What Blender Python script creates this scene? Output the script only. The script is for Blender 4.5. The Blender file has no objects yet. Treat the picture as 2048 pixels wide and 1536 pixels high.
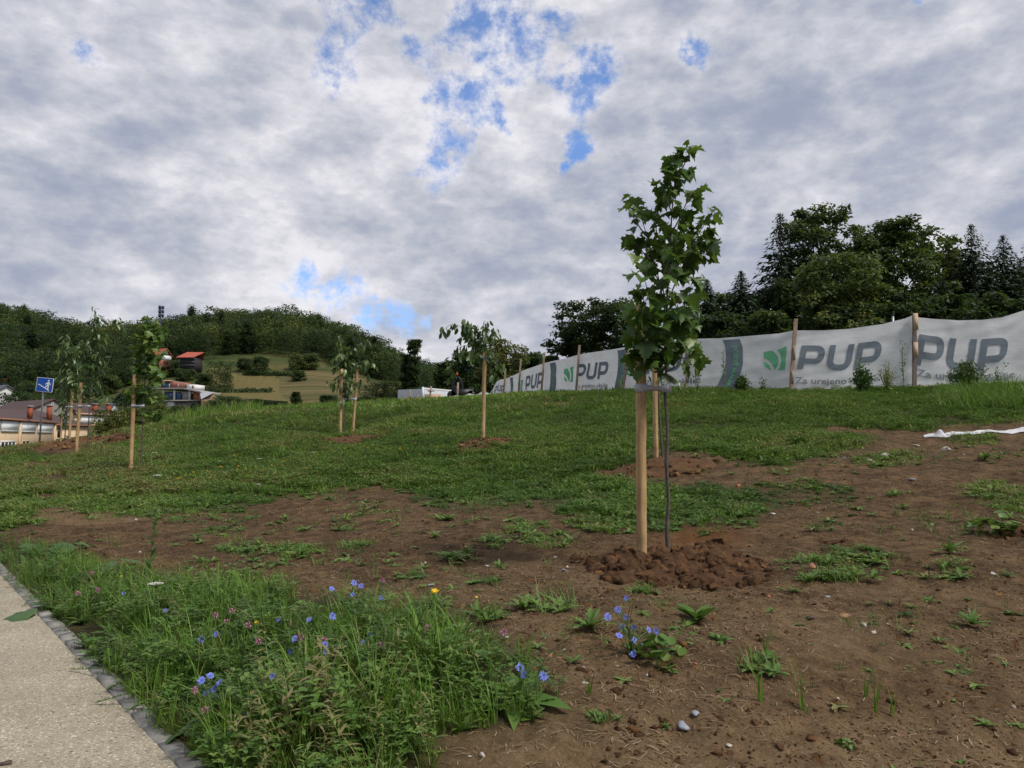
import bpy, bmesh, math, random
import numpy as np
from mathutils import Vector, Matrix, noise as mnoise

# ---------------------------------------------------------------- camera, sky, sun, exposure
scene = bpy.context.scene
COL = scene.collection
F = 1540.0                                   # focal length in photo pixels (2048 wide)
PITCH = math.atan(112.0 / F)
CZ = 1.1                                     # camera height over the path
cam_d = bpy.data.cameras.new("camera"); cam = bpy.data.objects.new("camera", cam_d); COL.objects.link(cam)
cam_d.sensor_width = 36.0; cam_d.lens = 36.0 * F / 2048.0
cam_d.clip_start = 0.05; cam_d.clip_end = 6000.0
cam.location = (0, 0, CZ); cam.rotation_euler = (math.pi / 2 + PITCH, 0, 0)
scene.camera = cam
CP, SP = math.cos(PITCH), math.sin(PITCH)

def P(px, py, Y):
    x = (px - 1024) / F; u = -(py - 768) / F
    k = Y / (CP - SP * u)
    return np.array([x * k, Y, CZ + (SP + CP * u) * k])

def proj(X, Y, Z):
    dz = Z - CZ
    fw = Y * CP + dz * SP; up = -Y * SP + dz * CP
    fw = np.where(np.abs(fw) < 1e-3, 1e-3, fw)
    return 1024 + F * X / fw, 768 - F * up / fw

SUN_EL, SUN_AZ = math.radians(52), math.radians(118)     # sun behind the cloud, to the right and behind
world = bpy.data.worlds.new("World"); scene.world = world; world.use_nodes = True
def build_world():
    nt = world.node_tree; N = nt.nodes; L = nt.links; N.clear()
    out = N.new('ShaderNodeOutputWorld'); bg = N.new('ShaderNodeBackground'); bg.inputs[1].default_value = 0.1
    L.new(bg.outputs[0], out.inputs[0])
    sky = N.new('ShaderNodeTexSky'); sky.sky_type = 'NISHITA'; sky.sun_disc = False
    sky.sun_elevation = SUN_EL; sky.sun_rotation = SUN_AZ; sky.ozone_density = 2.5; sky.air_density = 0.75; sky.dust_density = 0.2
    tc = N.new('ShaderNodeTexCoord')
    def vm(op, a, b=None):
        n = N.new('ShaderNodeVectorMath'); n.operation = op
        for i, v in enumerate((a, b)):
            if v is None: continue
            if hasattr(v, 'links'): L.new(v, n.inputs[i])
            else: n.inputs[i].default_value = v
        return n
    def mt(op, a, b=None, c=None, clamp=False):
        n = N.new('ShaderNodeMath'); n.operation = op; n.use_clamp = clamp
        for i, v in enumerate((a, b, c)):
            if v is None: continue
            if hasattr(v, 'links'): L.new(v, n.inputs[i])
            else: n.inputs[i].default_value = v
        return n.outputs[0]
    def ss(v, a, b, lo=0.0, hi=1.0):
        n = N.new('ShaderNodeMapRange'); n.interpolation_type = 'SMOOTHSTEP'; L.new(v, n.inputs[0])
        for i, q in enumerate((a, b, lo, hi)): n.inputs[i + 1].default_value = q
        return n.outputs[0]
    def noise(vec, scale, detail, rough, dist=0.0):
        n = N.new('ShaderNodeTexNoise'); L.new(vec, n.inputs['Vector']); n.inputs['Scale'].default_value = scale
        n.inputs['Detail'].default_value = detail; n.inputs['Roughness'].default_value = rough; n.inputs['Distortion'].default_value = dist
        return n
    d = vm('NORMALIZE', tc.outputs['Generated']).outputs[0]
    sep = N.new('ShaderNodeSeparateXYZ'); L.new(d, sep.inputs[0])
    zz = mt('MAXIMUM', mt('ADD', sep.outputs[2], 0.16), 0.05)
    comb = N.new('ShaderNodeCombineXYZ')
    L.new(mt('DIVIDE', sep.outputs[0], zz), comb.inputs[0]); L.new(mt('DIVIDE', sep.outputs[1], zz), comb.inputs[1]); L.new(mt('MULTIPLY', zz, 1.2), comb.inputs[2])
    p = comb.outputs[0]
    # wisps: displace the direction by fine noise, then look at the openings in the cloud
    w = noise(d, 9.0, 10, 0.66)
    wv = vm('SUBTRACT', w.outputs[1], (0.5, 0.5, 0.5)).outputs[0]
    wsc = N.new('ShaderNodeVectorMath'); wsc.operation = 'SCALE'; L.new(wv, wsc.inputs[0]); wsc.inputs[3].default_value = 0.13
    dd = vm('ADD', d, wsc.outputs[0]).outputs[0]
    gaps = [(745,-8,50,1),(695,50,44,.75),(662,140,46,.8),(700,100,40,.6),(985,25,70,.95),(930,62,42,.9),(1062,62,56,.9),(1025,112,56,.95),(925,195,56,1),(880,225,36,.6),
            (985,222,30,.8),(905,290,50,.95),(838,362,32,.8),(1142,122,36,.95),(1192,160,54,1.05),(1168,215,42,.95),(1156,285,30,1),(1128,322,18,1),(1400,100,36,.95),(1375,122,24,.9),
            (598,572,40,.85),(660,585,40,.9),(705,600,42,.95),(755,612,44,1),(815,625,42,.95),(165,100,26,.6),(1000,-30,60,1),(960,95,40,.8),(850,120,40,.55),(1105,175,30,.7),(1160,250,30,.85),(940,250,34,.7),(868,315,30,.7),(1210,130,30,.7),(660,60,34,.6),(1850,-40,30,.6)]
    acc = None
    for (gx, gy, gr, gs) in gaps:
        v = P(gx, gy, 1.0) - np.array([0, 0, CZ]); v = v / np.linalg.norm(v)
        dist = vm('DISTANCE', dd, tuple(v)).outputs[1]
        r = gr / F * 1.7
        m = ss(dist, 0.0, r, gs, 0.0)
        acc = m if acc is None else mt('MAXIMUM', acc, m)
    n2 = noise(d, 22.0, 12, 0.68, 0.1)
    gap = ss(mt('ADD', acc, mt('MULTIPLY', mt('SUBTRACT', n2.outputs[0], 0.5), 3.2)), 0.15, 1.15)
    gap = mt('MULTIPLY', gap, ss(acc, 0.02, 0.2), clamp=True)
    # cloud shading
    sc3 = N.new('ShaderNodeMapping'); L.new(d, sc3.inputs[0]); sc3.inputs['Scale'].default_value = (1.0, 1.0, 1.9); dst = sc3.outputs[0]
    a = noise(p, 1.0, 5, 0.55, 0.2); b = noise(dst, 3.8, 10, 0.58, 0.05); c = noise(dst, 12.0, 12, 0.62, 0.0)
    pf = mt('ABSOLUTE', mt('SUBTRACT', noise(dst, 6.5, 7, 0.58, 0.0).outputs[0], 0.5))       # billows
    t = mt('ADD', mt('MULTIPLY', a.outputs[0], 0.62), mt('ADD', mt('MULTIPLY', b.outputs[0], 0.62), mt('MULTIPLY', c.outputs[0], 0.85)))
    t = mt('SUBTRACT', mt('ADD', t, -0.035), mt('MULTIPLY', pf, 1.15))
    rim = ss(acc, 0.0, 0.55)
    # bright thin cloud near the openings in the middle of the view, heavier grey to the sides
    vc = P(760, 240, 1.0) - np.array([0, 0, CZ]); vc /= np.linalg.norm(vc)
    cen = ss(vm('DISTANCE', d, tuple(vc)).outputs[1], 0.05, 0.62, 0.075, 0.0)
    vr = P(1560, 210, 1.0) - np.array([0, 0, CZ]); vr /= np.linalg.norm(vr)
    dk = ss(vm('DISTANCE', d, tuple(vr)).outputs[1], 0.0, 0.35, -0.05, 0.0)
    t = mt('ADD', t, mt('ADD', mt('MULTIPLY', rim, 0.075), mt('ADD', cen, dk)))
    ramp = N.new('ShaderNodeValToRGB'); L.new(ss(t, 0.66, 1.32), ramp.inputs[0])
    e = ramp.color_ramp.elements; e[0].position = 0.0; e[0].color = (0.29, 0.325, 0.43, 1); e[1].position = 1.0; e[1].color = (0.74, 0.73, 0.765, 1)
    for pos, c_ in ((0.3, (0.385, 0.412, 0.49, 1)), (0.6, (0.50, 0.515, 0.57, 1)), (0.8, (0.59, 0.59, 0.645, 1))):
        x = e.new(pos); x.color = c_
    cl = N.new('ShaderNodeVectorMath'); cl.operation = 'SCALE'; L.new(ramp.outputs[0], cl.inputs[0]); cl.inputs[3].default_value = 6.5
    mx = N.new('ShaderNodeMix'); mx.data_type = 'RGBA'; L.new(mt('MULTIPLY', gap, 0.93), mx.inputs[0]); L.new(cl.outputs[0], mx.inputs[6]); blu = N.new('ShaderNodeMix'); blu.data_type = 'RGBA'; blu.blend_type = 'MULTIPLY'; blu.inputs[0].default_value = 1.0; L.new(sky.outputs[0], blu.inputs[6]); blu.inputs[7].default_value = (0.80, 1.0, 1.22, 1); L.new(blu.outputs[2], mx.inputs[7])
    L.new(mx.outputs[2], bg.inputs[0])
build_world()
sd = bpy.data.lights.new("sun", 'SUN'); sd.energy = 2.0; sd.angle = math.radians(14); sd.color = (1.0, 0.95, 0.88)
sun = bpy.data.objects.new("sun", sd); COL.objects.link(sun)
# direction to the sun: azimuth clockwise from +Y
sdir = Vector((math.sin(SUN_AZ) * math.cos(SUN_EL), math.cos(SUN_AZ) * math.cos(SUN_EL), math.sin(SUN_EL)))
sun.rotation_euler = sdir.to_track_quat('Z', 'Y').to_euler()
scene.view_settings.view_transform = 'Standard'; scene.view_settings.look = 'None'
scene.view_settings.exposure = 0.85; scene.view_settings.gamma = 1.0
scene.view_settings.use_curve_mapping = False
scene.cycles.max_bounces = 6; scene.cycles.transparent_max_bounces = 8

RNG = np.random.default_rng(7)

# ---------------------------------------------------------------- numpy noise
def _hash(ix, iy, seed):
    h = (ix.astype(np.int64) * 374761393 + iy.astype(np.int64) * 668265263 + seed * 1442695041) & 0xffffffff
    h = ((h ^ (h >> 13)) * 1274126177) & 0xffffffff
    return ((h ^ (h >> 16)) & 0xffff) / 65535.0
def vnoise(x, y, seed=0):
    x = np.asarray(x, float); y = np.asarray(y, float)
    ix = np.floor(x); iy = np.floor(y); fx = x - ix; fy = y - iy
    fx = fx * fx * (3 - 2 * fx); fy = fy * fy * (3 - 2 * fy)
    a = _hash(ix, iy, seed); b = _hash(ix + 1, iy, seed); c = _hash(ix, iy + 1, seed); d = _hash(ix + 1, iy + 1, seed)
    return (a * (1 - fx) + b * fx) * (1 - fy) + (c * (1 - fx) + d * fx) * fy
def fbm(x, y, oct=4, seed=0):
    s = 0; a = 0.5; t = 0
    for i in range(oct):
        s = s + a * vnoise(x * 2 ** i + 17.3 * i, y * 2 ** i - 9.1 * i, seed + i); t += a; a *= 0.5
    return s / t

# ---------------------------------------------------------------- mesh helpers
def raw_mesh(name, V, Fc, tint=None, smooth=False, extra=None):
    V = np.asarray(V, np.float32).reshape(-1, 3)
    me = bpy.data.meshes.new(name)
    if isinstance(Fc, np.ndarray) and Fc.ndim == 2:
        k = Fc.shape[1]; m = len(Fc)
        me.vertices.add(len(V)); me.vertices.foreach_set('co', V.ravel())
        me.loops.add(m * k); me.loops.foreach_set('vertex_index', Fc.astype(np.int32).ravel())
        me.polygons.add(m); me.polygons.foreach_set('loop_start', np.arange(0, m * k, k, dtype=np.int32))
        try: me.polygons.foreach_set('loop_total', np.full(m, k, np.int32))
        except Exception: pass
        me.update(calc_edges=True)
    else:
        me.from_pydata([tuple(map(float, v)) for v in V], [], [tuple(int(i) for i in f) for f in Fc]); me.update()
    if smooth: me.polygons.foreach_set('use_smooth', np.ones(len(me.polygons), bool))
    if tint is not None:
        at = me.attributes.new('tint', 'FLOAT', 'POINT'); at.data.foreach_set('value', np.asarray(tint, np.float32))
    for k_, a in (extra or {}).items():
        at = me.attributes.new(k_, 'FLOAT', 'POINT'); at.data.foreach_set('value', np.asarray(a, np.float32))
    return me

def tag(o, label=None, cat=None, group=None, kind=None):
    if label: o['label'] = label
    if cat: o['category'] = cat
    if group: o['group'] = group
    if kind: o['kind'] = kind
    return o

def empty(name, loc, label=None, cat=None, group=None):
    o = bpy.data.objects.new(name, None); COL.objects.link(o); o.location = [float(a) for a in loc]; o.empty_display_size = 0.2
    return tag(o, label, cat, group)

def add(name, VF, mat, parent=None, origin=None, smooth=False, tint=None, extra=None):
    """VF in world coordinates; parent (an Empty or a part) decides the local frame."""
    if len(VF) > 2 and tint is None: tint = VF[2]
    V = np.array(VF[0], float).reshape(-1, 3); Fc = VF[1]
    if parent is not None:
        w = np.zeros(3); q = parent
        while q is not None: w += np.array(q.location); q = q.parent
        base = w
    else:
        base = np.array(origin if origin is not None else (0, 0, 0), float)
    me = raw_mesh(name, V - base, Fc, tint, smooth, extra)
    o = bpy.data.objects.new(name, me); COL.objects.link(o)
    if mat is not None: me.materials.append(mat)
    if parent is not None: o.parent = parent
    else: o.location = [float(a) for a in base]
    return o

def merge(items):
    Vs, Fs, Ts, n = [], [], [], 0
    allnp = all(isinstance(it[1], np.ndarray) and it[1].ndim == 2 for it in items) and len({it[1].shape[1] for it in items}) == 1
    tinted = all(len(it) > 2 for it in items)
    for it in items:
        V = np.asarray(it[0], float).reshape(-1, 3); Vs.append(V)
        if allnp: Fs.append(it[1] + n)
        else: Fs.extend([tuple(int(i) + n for i in f) for f in it[1]])
        if tinted: Ts.append(np.asarray(it[2], float))
        n += len(V)
    V = np.concatenate(Vs); Fo = np.concatenate(Fs) if allnp else Fs
    return (V, Fo, np.concatenate(Ts)) if tinted else (V, Fo)

def box(c, s, rot=None):
    c = np.array(c, float); s = np.array(s, float) / 2
    V = np.array([[x, y, z] for x in (-1, 1) for y in (-1, 1) for z in (-1, 1)], float) * s
    if rot is not None: V = V @ np.array(rot).T
    Fq = np.array([[0,1,3,2],[4,6,7,5],[0,4,5,1],[2,3,7,6],[0,2,6,4],[1,5,7,3]])
    return V + c, Fq

def tube(pts, rad, n=8, cap=True):
    pts = np.array(pts, float); m = len(pts)
    rad = np.full(m, rad, float) if np.isscalar(rad) else np.array(rad, float)
    T = np.gradient(pts, axis=0); T /= np.linalg.norm(T, axis=1)[:, None] + 1e-9
    ref = np.array([1.0, 0, 0]) if abs(T[0][0]) < 0.9 else np.array([0, 1.0, 0])
    V = []
    u = np.cross(T[0], ref); u /= np.linalg.norm(u)
    for i in range(m):
        u = u - T[i] * np.dot(u, T[i]); u /= np.linalg.norm(u) + 1e-9
        v = np.cross(T[i], u)
        for k in range(n):
            a = 2 * math.pi * k / n
            V.append(pts[i] + rad[i] * (math.cos(a) * u + math.sin(a) * v))
    Fq = []
    for i in range(m - 1):
        for k in range(n):
            k2 = (k + 1) % n; A, B = i * n, (i + 1) * n
            Fq += [(A + k, A + k2, B + k2), (A + k, B + k2, B + k)]
    if cap:
        V.append(pts[0]); V.append(pts[-1]); c0, c1 = m * n, m * n + 1
        for k in range(n):
            Fq += [(c0, (k + 1) % n, k), (c1, (m - 1) * n + k, (m - 1) * n + (k + 1) % n)]
    return np.array(V), np.array(Fq)

def smooth_path(pts, k=5):
    """Catmull-Rom through the points"""
    p = [np.array(q, float) for q in pts]; p = [2 * p[0] - p[1]] + p + [2 * p[-1] - p[-2]]
    out = []
    for i in range(1, len(p) - 2):
        for j in range(k):
            t = j / k
            out.append(0.5 * ((2 * p[i]) + (-p[i-1] + p[i+1]) * t + (2*p[i-1] - 5*p[i] + 4*p[i+1] - p[i+2]) * t*t + (-p[i-1] + 3*p[i] - 3*p[i+1] + p[i+2]) * t**3))
    out.append(p[-2]); return np.array(out)

def unit(v):
    v = np.asarray(v, float); return v / (np.linalg.norm(v, axis=-1, keepdims=True) + 1e-9)

def batch(tm, pos, R, sc, tint):
    """copies of one template (V,F[,t]) at N places; R is N x 3 x 3 (columns are axes)."""
    V, Fc = tm[0], tm[1]; n = len(pos); k = len(V)
    sc = np.asarray(sc, float)
    S = sc[:, None, None] if sc.ndim == 1 else sc[:, None, :]
    W = np.einsum('nij,nkj->nki', R, V[None] * S) + pos[:, None, :]
    Fo = (Fc[None] + (np.arange(n) * k)[:, None, None]).reshape(-1, Fc.shape[1])
    t = np.repeat(tint, k)
    if len(tm) > 2: t = t + np.tile(tm[2], n)
    return W.reshape(-1, 3), Fo, t

def rotz(a):
    c, s = np.cos(a), np.sin(a); z = np.zeros_like(a); o = np.ones_like(a)
    return np.stack([np.stack([c, -s, z], -1), np.stack([s, c, z], -1), np.stack([z, z, o], -1)], -2)

def frame(D, Nn):
    """columns: side, direction, normal"""
    D = unit(D); S = unit(np.cross(D, Nn)); N2 = np.cross(S, D)
    return np.stack([S, D, N2], -1)

def leafquads(Pp, D, Nn, Ln, W):
    D = unit(D); S = unit(np.cross(D, Nn)); n = len(Pp)
    Ln = np.broadcast_to(Ln, n)[:, None]; W = np.broadcast_to(W, n)[:, None]
    V = np.stack([Pp, Pp + D * Ln * .45 + S * W * .5, Pp + D * Ln, Pp + D * Ln * .45 - S * W * .5], 1).reshape(-1, 3)
    b = (np.arange(n) * 4)[:, None]
    return V, np.concatenate([b + [0, 1, 2], b + [0, 2, 3]]).astype(int)

# ---------------------------------------------------------------- materials
def nodes(name):
    m = bpy.data.materials.new(name); m.use_nodes = True; nt = m.node_tree
    return m, nt, nt.nodes, nt.links, nt.nodes['Principled BSDF']
def tex(N, L, kind, scale, coord=None, **kw):
    if coord is None:
        tc = N.new('ShaderNodeTexCoord'); coord = tc.outputs['Object']
    n = N.new('ShaderNodeTex' + kind); L.new(coord, n.inputs['Vector']); n.inputs['Scale'].default_value = scale
    for k, v in kw.items(): n.inputs[k.replace('_', ' ')].default_value = v
    return n
def ramp(N, L, src, stops):
    r = N.new('ShaderNodeValToRGB'); L.new(src, r.inputs[0]); e = r.color_ramp.elements
    e[0].position, e[0].color = stops[0][0], (*stops[0][1], 1); e[1].position, e[1].color = stops[-1][0], (*stops[-1][1], 1)
    for p, c in stops[1:-1]:
        x = e.new(p); x.color = (*c, 1)
    return r
def mixc(N, L, fac, a, b, mode='MIX'):
    m = N.new('ShaderNodeMix'); m.data_type = 'RGBA'; m.blend_type = mode
    for i, v in ((0, fac), (6, a), (7, b)):
        if hasattr(v, 'links'): L.new(v, m.inputs[i])
        else: m.inputs[i].default_value = v if i == 0 else (*v, 1)
    return m.outputs[2]
def bump(N, L, h, B, strength=0.3, dist=0.02, prev=None):
    b = N.new('ShaderNodeBump'); L.new(h, b.inputs['Height']); b.inputs['Strength'].default_value = strength; b.inputs['Distance'].default_value = dist
    if prev is not None: L.new(prev, b.inputs['Normal'])
    if B is not None: L.new(b.outputs[0], B.inputs['Normal'])
    return b.outputs[0]

def mat_plain(name, col, rough=0.7, var=0.12, scale=8.0, metal=0.0, bmp=0.15, spec=0.3):
    m, nt, N, L, B = nodes(name)
    n = tex(N, L, 'Noise', scale, Detail=6.0, Roughness=0.65)
    lo = tuple(c * (1 - var) for c in col); hi = tuple(min(1, c * (1 + var)) for c in col)
    r = ramp(N, L, n.outputs[0], [(0.3, lo), (0.7, hi)])
    L.new(r.outputs[0], B.inputs['Base Color']); B.inputs['Roughness'].default_value = rough; B.inputs['Metallic'].default_value = metal
    B.inputs['Specular IOR Level'].default_value = spec
    if bmp: bump(N, L, n.outputs[0], B, bmp, 0.01)
    return m

def mat_leaf(name, stops, trans=0.3, rough=0.5, spec=0.35, nscale=None):
    m, nt, N, L, B = nodes(name)
    a = N.new('ShaderNodeAttribute'); a.attribute_name = 'tint'
    src = a.outputs['Fac']
    if nscale:
        n = tex(N, L, 'Noise', nscale, Detail=3.0)
        s = N.new('ShaderNodeMath'); s.operation = 'MULTIPLY_ADD'; L.new(n.outputs[0], s.inputs[0]); s.inputs[1].default_value = 0.6; s.inputs[2].default_value = -0.3
        s2 = N.new('ShaderNodeMath'); s2.operation = 'ADD'; L.new(src, s2.inputs[0]); L.new(s.outputs[0], s2.inputs[1]); src = s2.outputs[0]
    r = ramp(N, L, src, stops)
    L.new(r.outputs[0], B.inputs['Base Color']); B.inputs['Roughness'].default_value = rough; B.inputs['Specular IOR Level'].default_value = spec
    if trans:
        t = N.new('ShaderNodeBsdfTranslucent')
        g = mixc(N, L, 0.5, r.outputs[0], (0.16, 0.26, 0.03)); L.new(g, t.inputs[0])
        mx = N.new('ShaderNodeMixShader'); mx.inputs[0].default_value = trans
        L.new(B.outputs[0], mx.inputs[1]); L.new(t.outputs[0], mx.inputs[2]); L.new(mx.outputs[0], N['Material Output'].inputs[0])
    return m
# ---------------------------------------------------------------- terrain heights
# far field: which photo row the bare ground has in a direction (photo column) at a distance
FY = [45, 60, 90, 130, 180, 240, 280, 320, 360, 430, 520, 800, 1500, 3000]
FT = {
 -900: [920, 935, 940, 915, 880, 835, 790, 760, 720, 660, 640, 690, 780, 850],
 -300: [915, 930, 935, 908, 872, 832, 785, 750, 705, 645, 640, 690, 780, 850],
    0: [906, 925, 930, 899, 868, 828, 795, 765, 725, 652, 645, 700, 780, 850],
  150: [895, 915, 920, 895, 862, 825, 800, 775, 745, 700, 705, 740, 790, 850],
  300: [858, 885, 900, 885, 855, 815, 785, 745, 722, 690, 695, 730, 790, 850],
  420: [842, 870, 885, 872, 845, 812, 780, 735, 712, 664, 672, 720, 790, 850],
  600: [824, 850, 860, 850, 828, 795, 762, 728, 708, 668, 676, 730, 790, 850],
  700: [812, 835, 845, 838, 820, 792, 768, 745, 728, 692, 700, 750, 800, 850],
  800: [805, 815, 822, 818, 808, 795, 782, 775, 768, 752, 752, 790, 820, 850],
  900: [797, 796, 803, 800, 797, 793, 790, 785, 782, 778, 780, 800, 820, 850],
 1050: [790, 788, 786, 785, 785, 785, 784, 782, 780, 778, 780, 800, 820, 850],
 1300: [778, 772, 768, 768, 770, 772, 774, 775, 776, 778, 780, 800, 820, 850],
 1700: [772, 768, 765, 765, 768, 770, 772, 774, 776, 778, 780, 800, 820, 850],
 2400: [768, 764, 762, 762, 765, 768, 770, 772, 776, 778, 780, 800, 820, 850]}
_px = np.array(sorted(FT)); _tab = np.array([FT[k] for k in _px], float)
_gx = np.linspace(-900, 2400, 133); _gy = np.linspace(math.log(40), math.log(3000), 200)
_t1 = np.array([np.interp(_gx, _px, _tab[:, j]) for j in range(len(FY))])           # FY x gx
_t2 = np.array([np.interp(_gy, np.log(FY), _t1[:, i]) for i in range(len(_gx))])     # gx x gy
def _sm(a, ax, k):
    ker = np.hanning(k + 2)[1:-1]; ker /= ker.sum()
    pad = [(0, 0), (0, 0)]; pad[ax] = (k // 2, k // 2)
    b = np.pad(a, pad, 'edge'); return np.apply_along_axis(lambda r: np.convolve(r, ker, 'valid'), ax, b)
_t2 = _sm(_sm(_t2, 0, 9), 1, 7)
def far_z(px, Y):
    gx = np.clip((px + 900) / 25.0, 0, 131.999); ly = np.log(np.maximum(Y, 40.0))
    gy = np.clip((ly - _gy[0]) / (_gy[1] - _gy[0]), 0, 198.999)
    i = gx.astype(int); j = gy.astype(int); a = gx - i; b = gy - j
    v = (_t2[i, j] * (1 - b) + _t2[i, j + 1] * b) * (1 - a) + (_t2[i + 1, j] * (1 - b) + _t2[i + 1, j + 1] * b) * a
    return CZ + np.tan(PITCH - np.arctan((v - 768) / F)) * np.maximum(Y, 1.0)

near = [(0, 0, 0.02), (-1, 2.58, 0.02), (-3.4, 5.4, 0.0), (-4.9, 7.3, 0.0), (-2, -3, 0.0), (3, -3, .05), (3, 0, .03), (6, 0, .15), (-5, 0, 0), (-8, 4, -.05), (-6, -6, 0), (7, -6, .1),
        (-12, 8, -.1), (-18, 12, 0), (12, 0, .5), (15, 8, 1.1), (-14, -14, -.3), (0, -20, 0), (16, -16, .5), (-25, -5, -1), (-30, 15, -.6), (25, 5, 1.8), (28, 20, 3.0), (30, -20, 1.5), (-30, -30, -1), (0, -42, 0), (40, 10, 3)]
def nz(px, py, Y): q = P(px, py, Y); near.append((q[0], q[1], q[2]))
CREST = [(0,903,25),(80,895,27),(200,876,28),(300,850,28.5),(420,826,28),(600,815,31),(700,808,33),(830,803,37),(900,798,39),(985,795,38),
          (1009,794,37.2),(1040,790,34.3),(1088,785,31.5),(1157,781,28.8),(1252,780,26.3),(1380,779,24),(1590,784,22.8),(1830,776,22.3),(2080,772,22),(2400,765,21.5)]
for a in CREST: nz(*a)
for a in [(1335,1140,5.75),(1312,923,12.0),(967,888,15.8),(694,876,21),(272,942,15.2),(163,908,20.5),(140,884,27.5),
          (430,1536,2.58),(1024,1536,2.62),(1700,1536,2.75),(2100,1536,2.9),(1024,1300,3.45),(1700,1290,3.75),(2048,1290,4.0),(560,1200,5.0),(2048,1080,6.6),(1700,1080,6.7),(700,1080,7.4),(1000,1060,7.6),
          (2048,970,9.4),(1700,960,10),(1450,930,11.5),(0,1040,9.6),(0,960,15.5),(300,1010,11),(600,985,12.2),(900,960,12.6),(1150,960,12),(1800,875,14.3),(2048,872,13.6),(2250,850,14),
          (1400,840,17),(1700,825,17),(1900,815,17.5),(1200,850,17.5),(800,845,21),(500,870,20),(400,890,19),(1024,840,20.5),(2100,800,18)]: nz(*a)
for px in range(-800, 2500, 220):
    for Y in (45.0,):
        z = float(far_z(np.array([px * 1.0]), np.array([Y]))[0]); near.append(((px - 1024) / F * Y, Y, z))
near = np.array(near)
def _phi(r2): return 0.5 * r2 * np.log(r2 + 1e-6)
_n = len(near); _A = np.zeros((_n + 3, _n + 3)); _d2 = ((near[:, None, :2] - near[None, :, :2]) ** 2).sum(-1)
_A[:_n, :_n] = _phi(_d2) + np.eye(_n) * 0.6; _A[:_n, _n] = 1; _A[:_n, _n + 1:] = near[:, :2]; _A[_n:, :_n] = _A[:_n, _n:].T
_w = np.linalg.solve(_A, np.concatenate([near[:, 2], np.zeros(3)]))
def near_z(X, Y):
    X = np.asarray(X, float); Y = np.asarray(Y, float); sh = X.shape; x = X.ravel(); y = Y.ravel(); z = np.empty(len(x))
    for s in range(0, len(x), 20000):
        a, b = x[s:s+20000], y[s:s+20000]
        d2 = (a[:, None] - near[None, :, 0]) ** 2 + (b[:, None] - near[None, :, 1]) ** 2
        z[s:s+20000] = _phi(d2) @ _w[:_n] + _w[_n] + _w[_n+1] * a + _w[_n+2] * b
    return z.reshape(sh)
KD = np.array([-0.635, 0.772]); K0 = np.array([-1.03, 2.56]); KN = np.array([0.772, 0.635])  # kerb line, KN points to the grass
def kerb_d(X, Y): return (X - K0[0]) * KN[0] + (Y - K0[1]) * KN[1]
def base_z(X, Y):
    X = np.asarray(X, float); Y = np.asarray(Y, float)
    r = np.hypot(X, Y); w = np.clip((r - 36) / 10, 0, 1); w = w * w * (3 - 2 * w)
    zn = near_z(np.clip(X, -46, 46), np.clip(Y, -46, 46))
    az = np.arctan2(X, Y); azc = np.clip(az, -0.9, 0.9)
    zf = far_z(1024 + F * np.tan(azc), r * np.cos(azc))
    back = np.clip((np.abs(az) - 0.9) / 0.6, 0, 1); zf = zf * (1 - back) + 0.5 * back
    z = zn * (1 - w) + zf * w
    d = kerb_d(X, Y); k = np.clip((d + 0.02) / 0.8, 0, 1) * 1.0
    onpath = np.clip(1 - np.hypot(X, Y) / 30, 0, 1) > 0
    kz = np.where(onpath, np.clip((0.6 - d) / 0.6, 0, 1), 0)       # level with the path next to the kerb
    fade = np.clip((14 - np.hypot(X, Y)) / 5, 0, 1)
    return z * (1 - kz * fade) + 0.0 * kz * fade

def in_poly(px, py, poly):
    poly = np.array(poly, float); inside = np.zeros(px.shape, bool); j = len(poly) - 1
    for i in range(len(poly)):
        xi, yi = poly[i]; xj, yj = poly[j]
        c = ((yi > py) != (yj > py)) & (px < (xj - xi) * (py - yi) / (yj - yi + 1e-12) + xi)
        inside ^= c; j = i
    return inside
# edge between the grassed slope and the bare soil, and edge of the weedy verge (photo columns/rows of ground points)
TOPX = [-400, 0, 60, 130, 190, 270, 420, 500, 540, 600, 700, 800, 840, 900, 960, 1080, 1110, 1250, 1400, 1480, 1500, 1440, 1500, 1600, 1700, 1760, 1850, 2048, 2600]
TOPY = [1090, 1075, 1045, 1010, 1035, 1030, 1030, 1020, 985, 980, 975, 975, 1000, 1010, 1005, 995, 1030, 1045, 1045, 1040, 1025, 0, 940, 920, 900, 880, 855, 845, 835]
_tp = [(x, y) for x, y in zip(TOPX, TOPY) if y > 0]
_tp = np.array(sorted(_tp))
VERGE = [(-600,1060),(0,1085),(80,1092),(170,1105),(215,1140),(300,1165),(380,1185),(450,1165),(560,1175),(640,1195),(740,1180),(790,1215),(900,1200),(960,1260),(1050,1330),(1110,1390),(1060,1450),(960,1460),(880,1480),(860,1560),(830,1700),(780,3000),(-600,3000)]
BARE = [(1360,940,170,45),(1500,955,110,28),(1100,803,45,5),(1320,935,75,17),(967,891,48,9),(692,880,48,7),(270,943,30,5),(165,880,70,12),(230,872,30,10),(120,905,70,12),(60,930,60,8),(110,960,40,14),(70,985,40,10),(1130,806,30,4),(620,905,60,4),(1750,868,120,12),(130,890,60,10),(1210,945,50,10),(640,962,35,8)]
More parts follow.
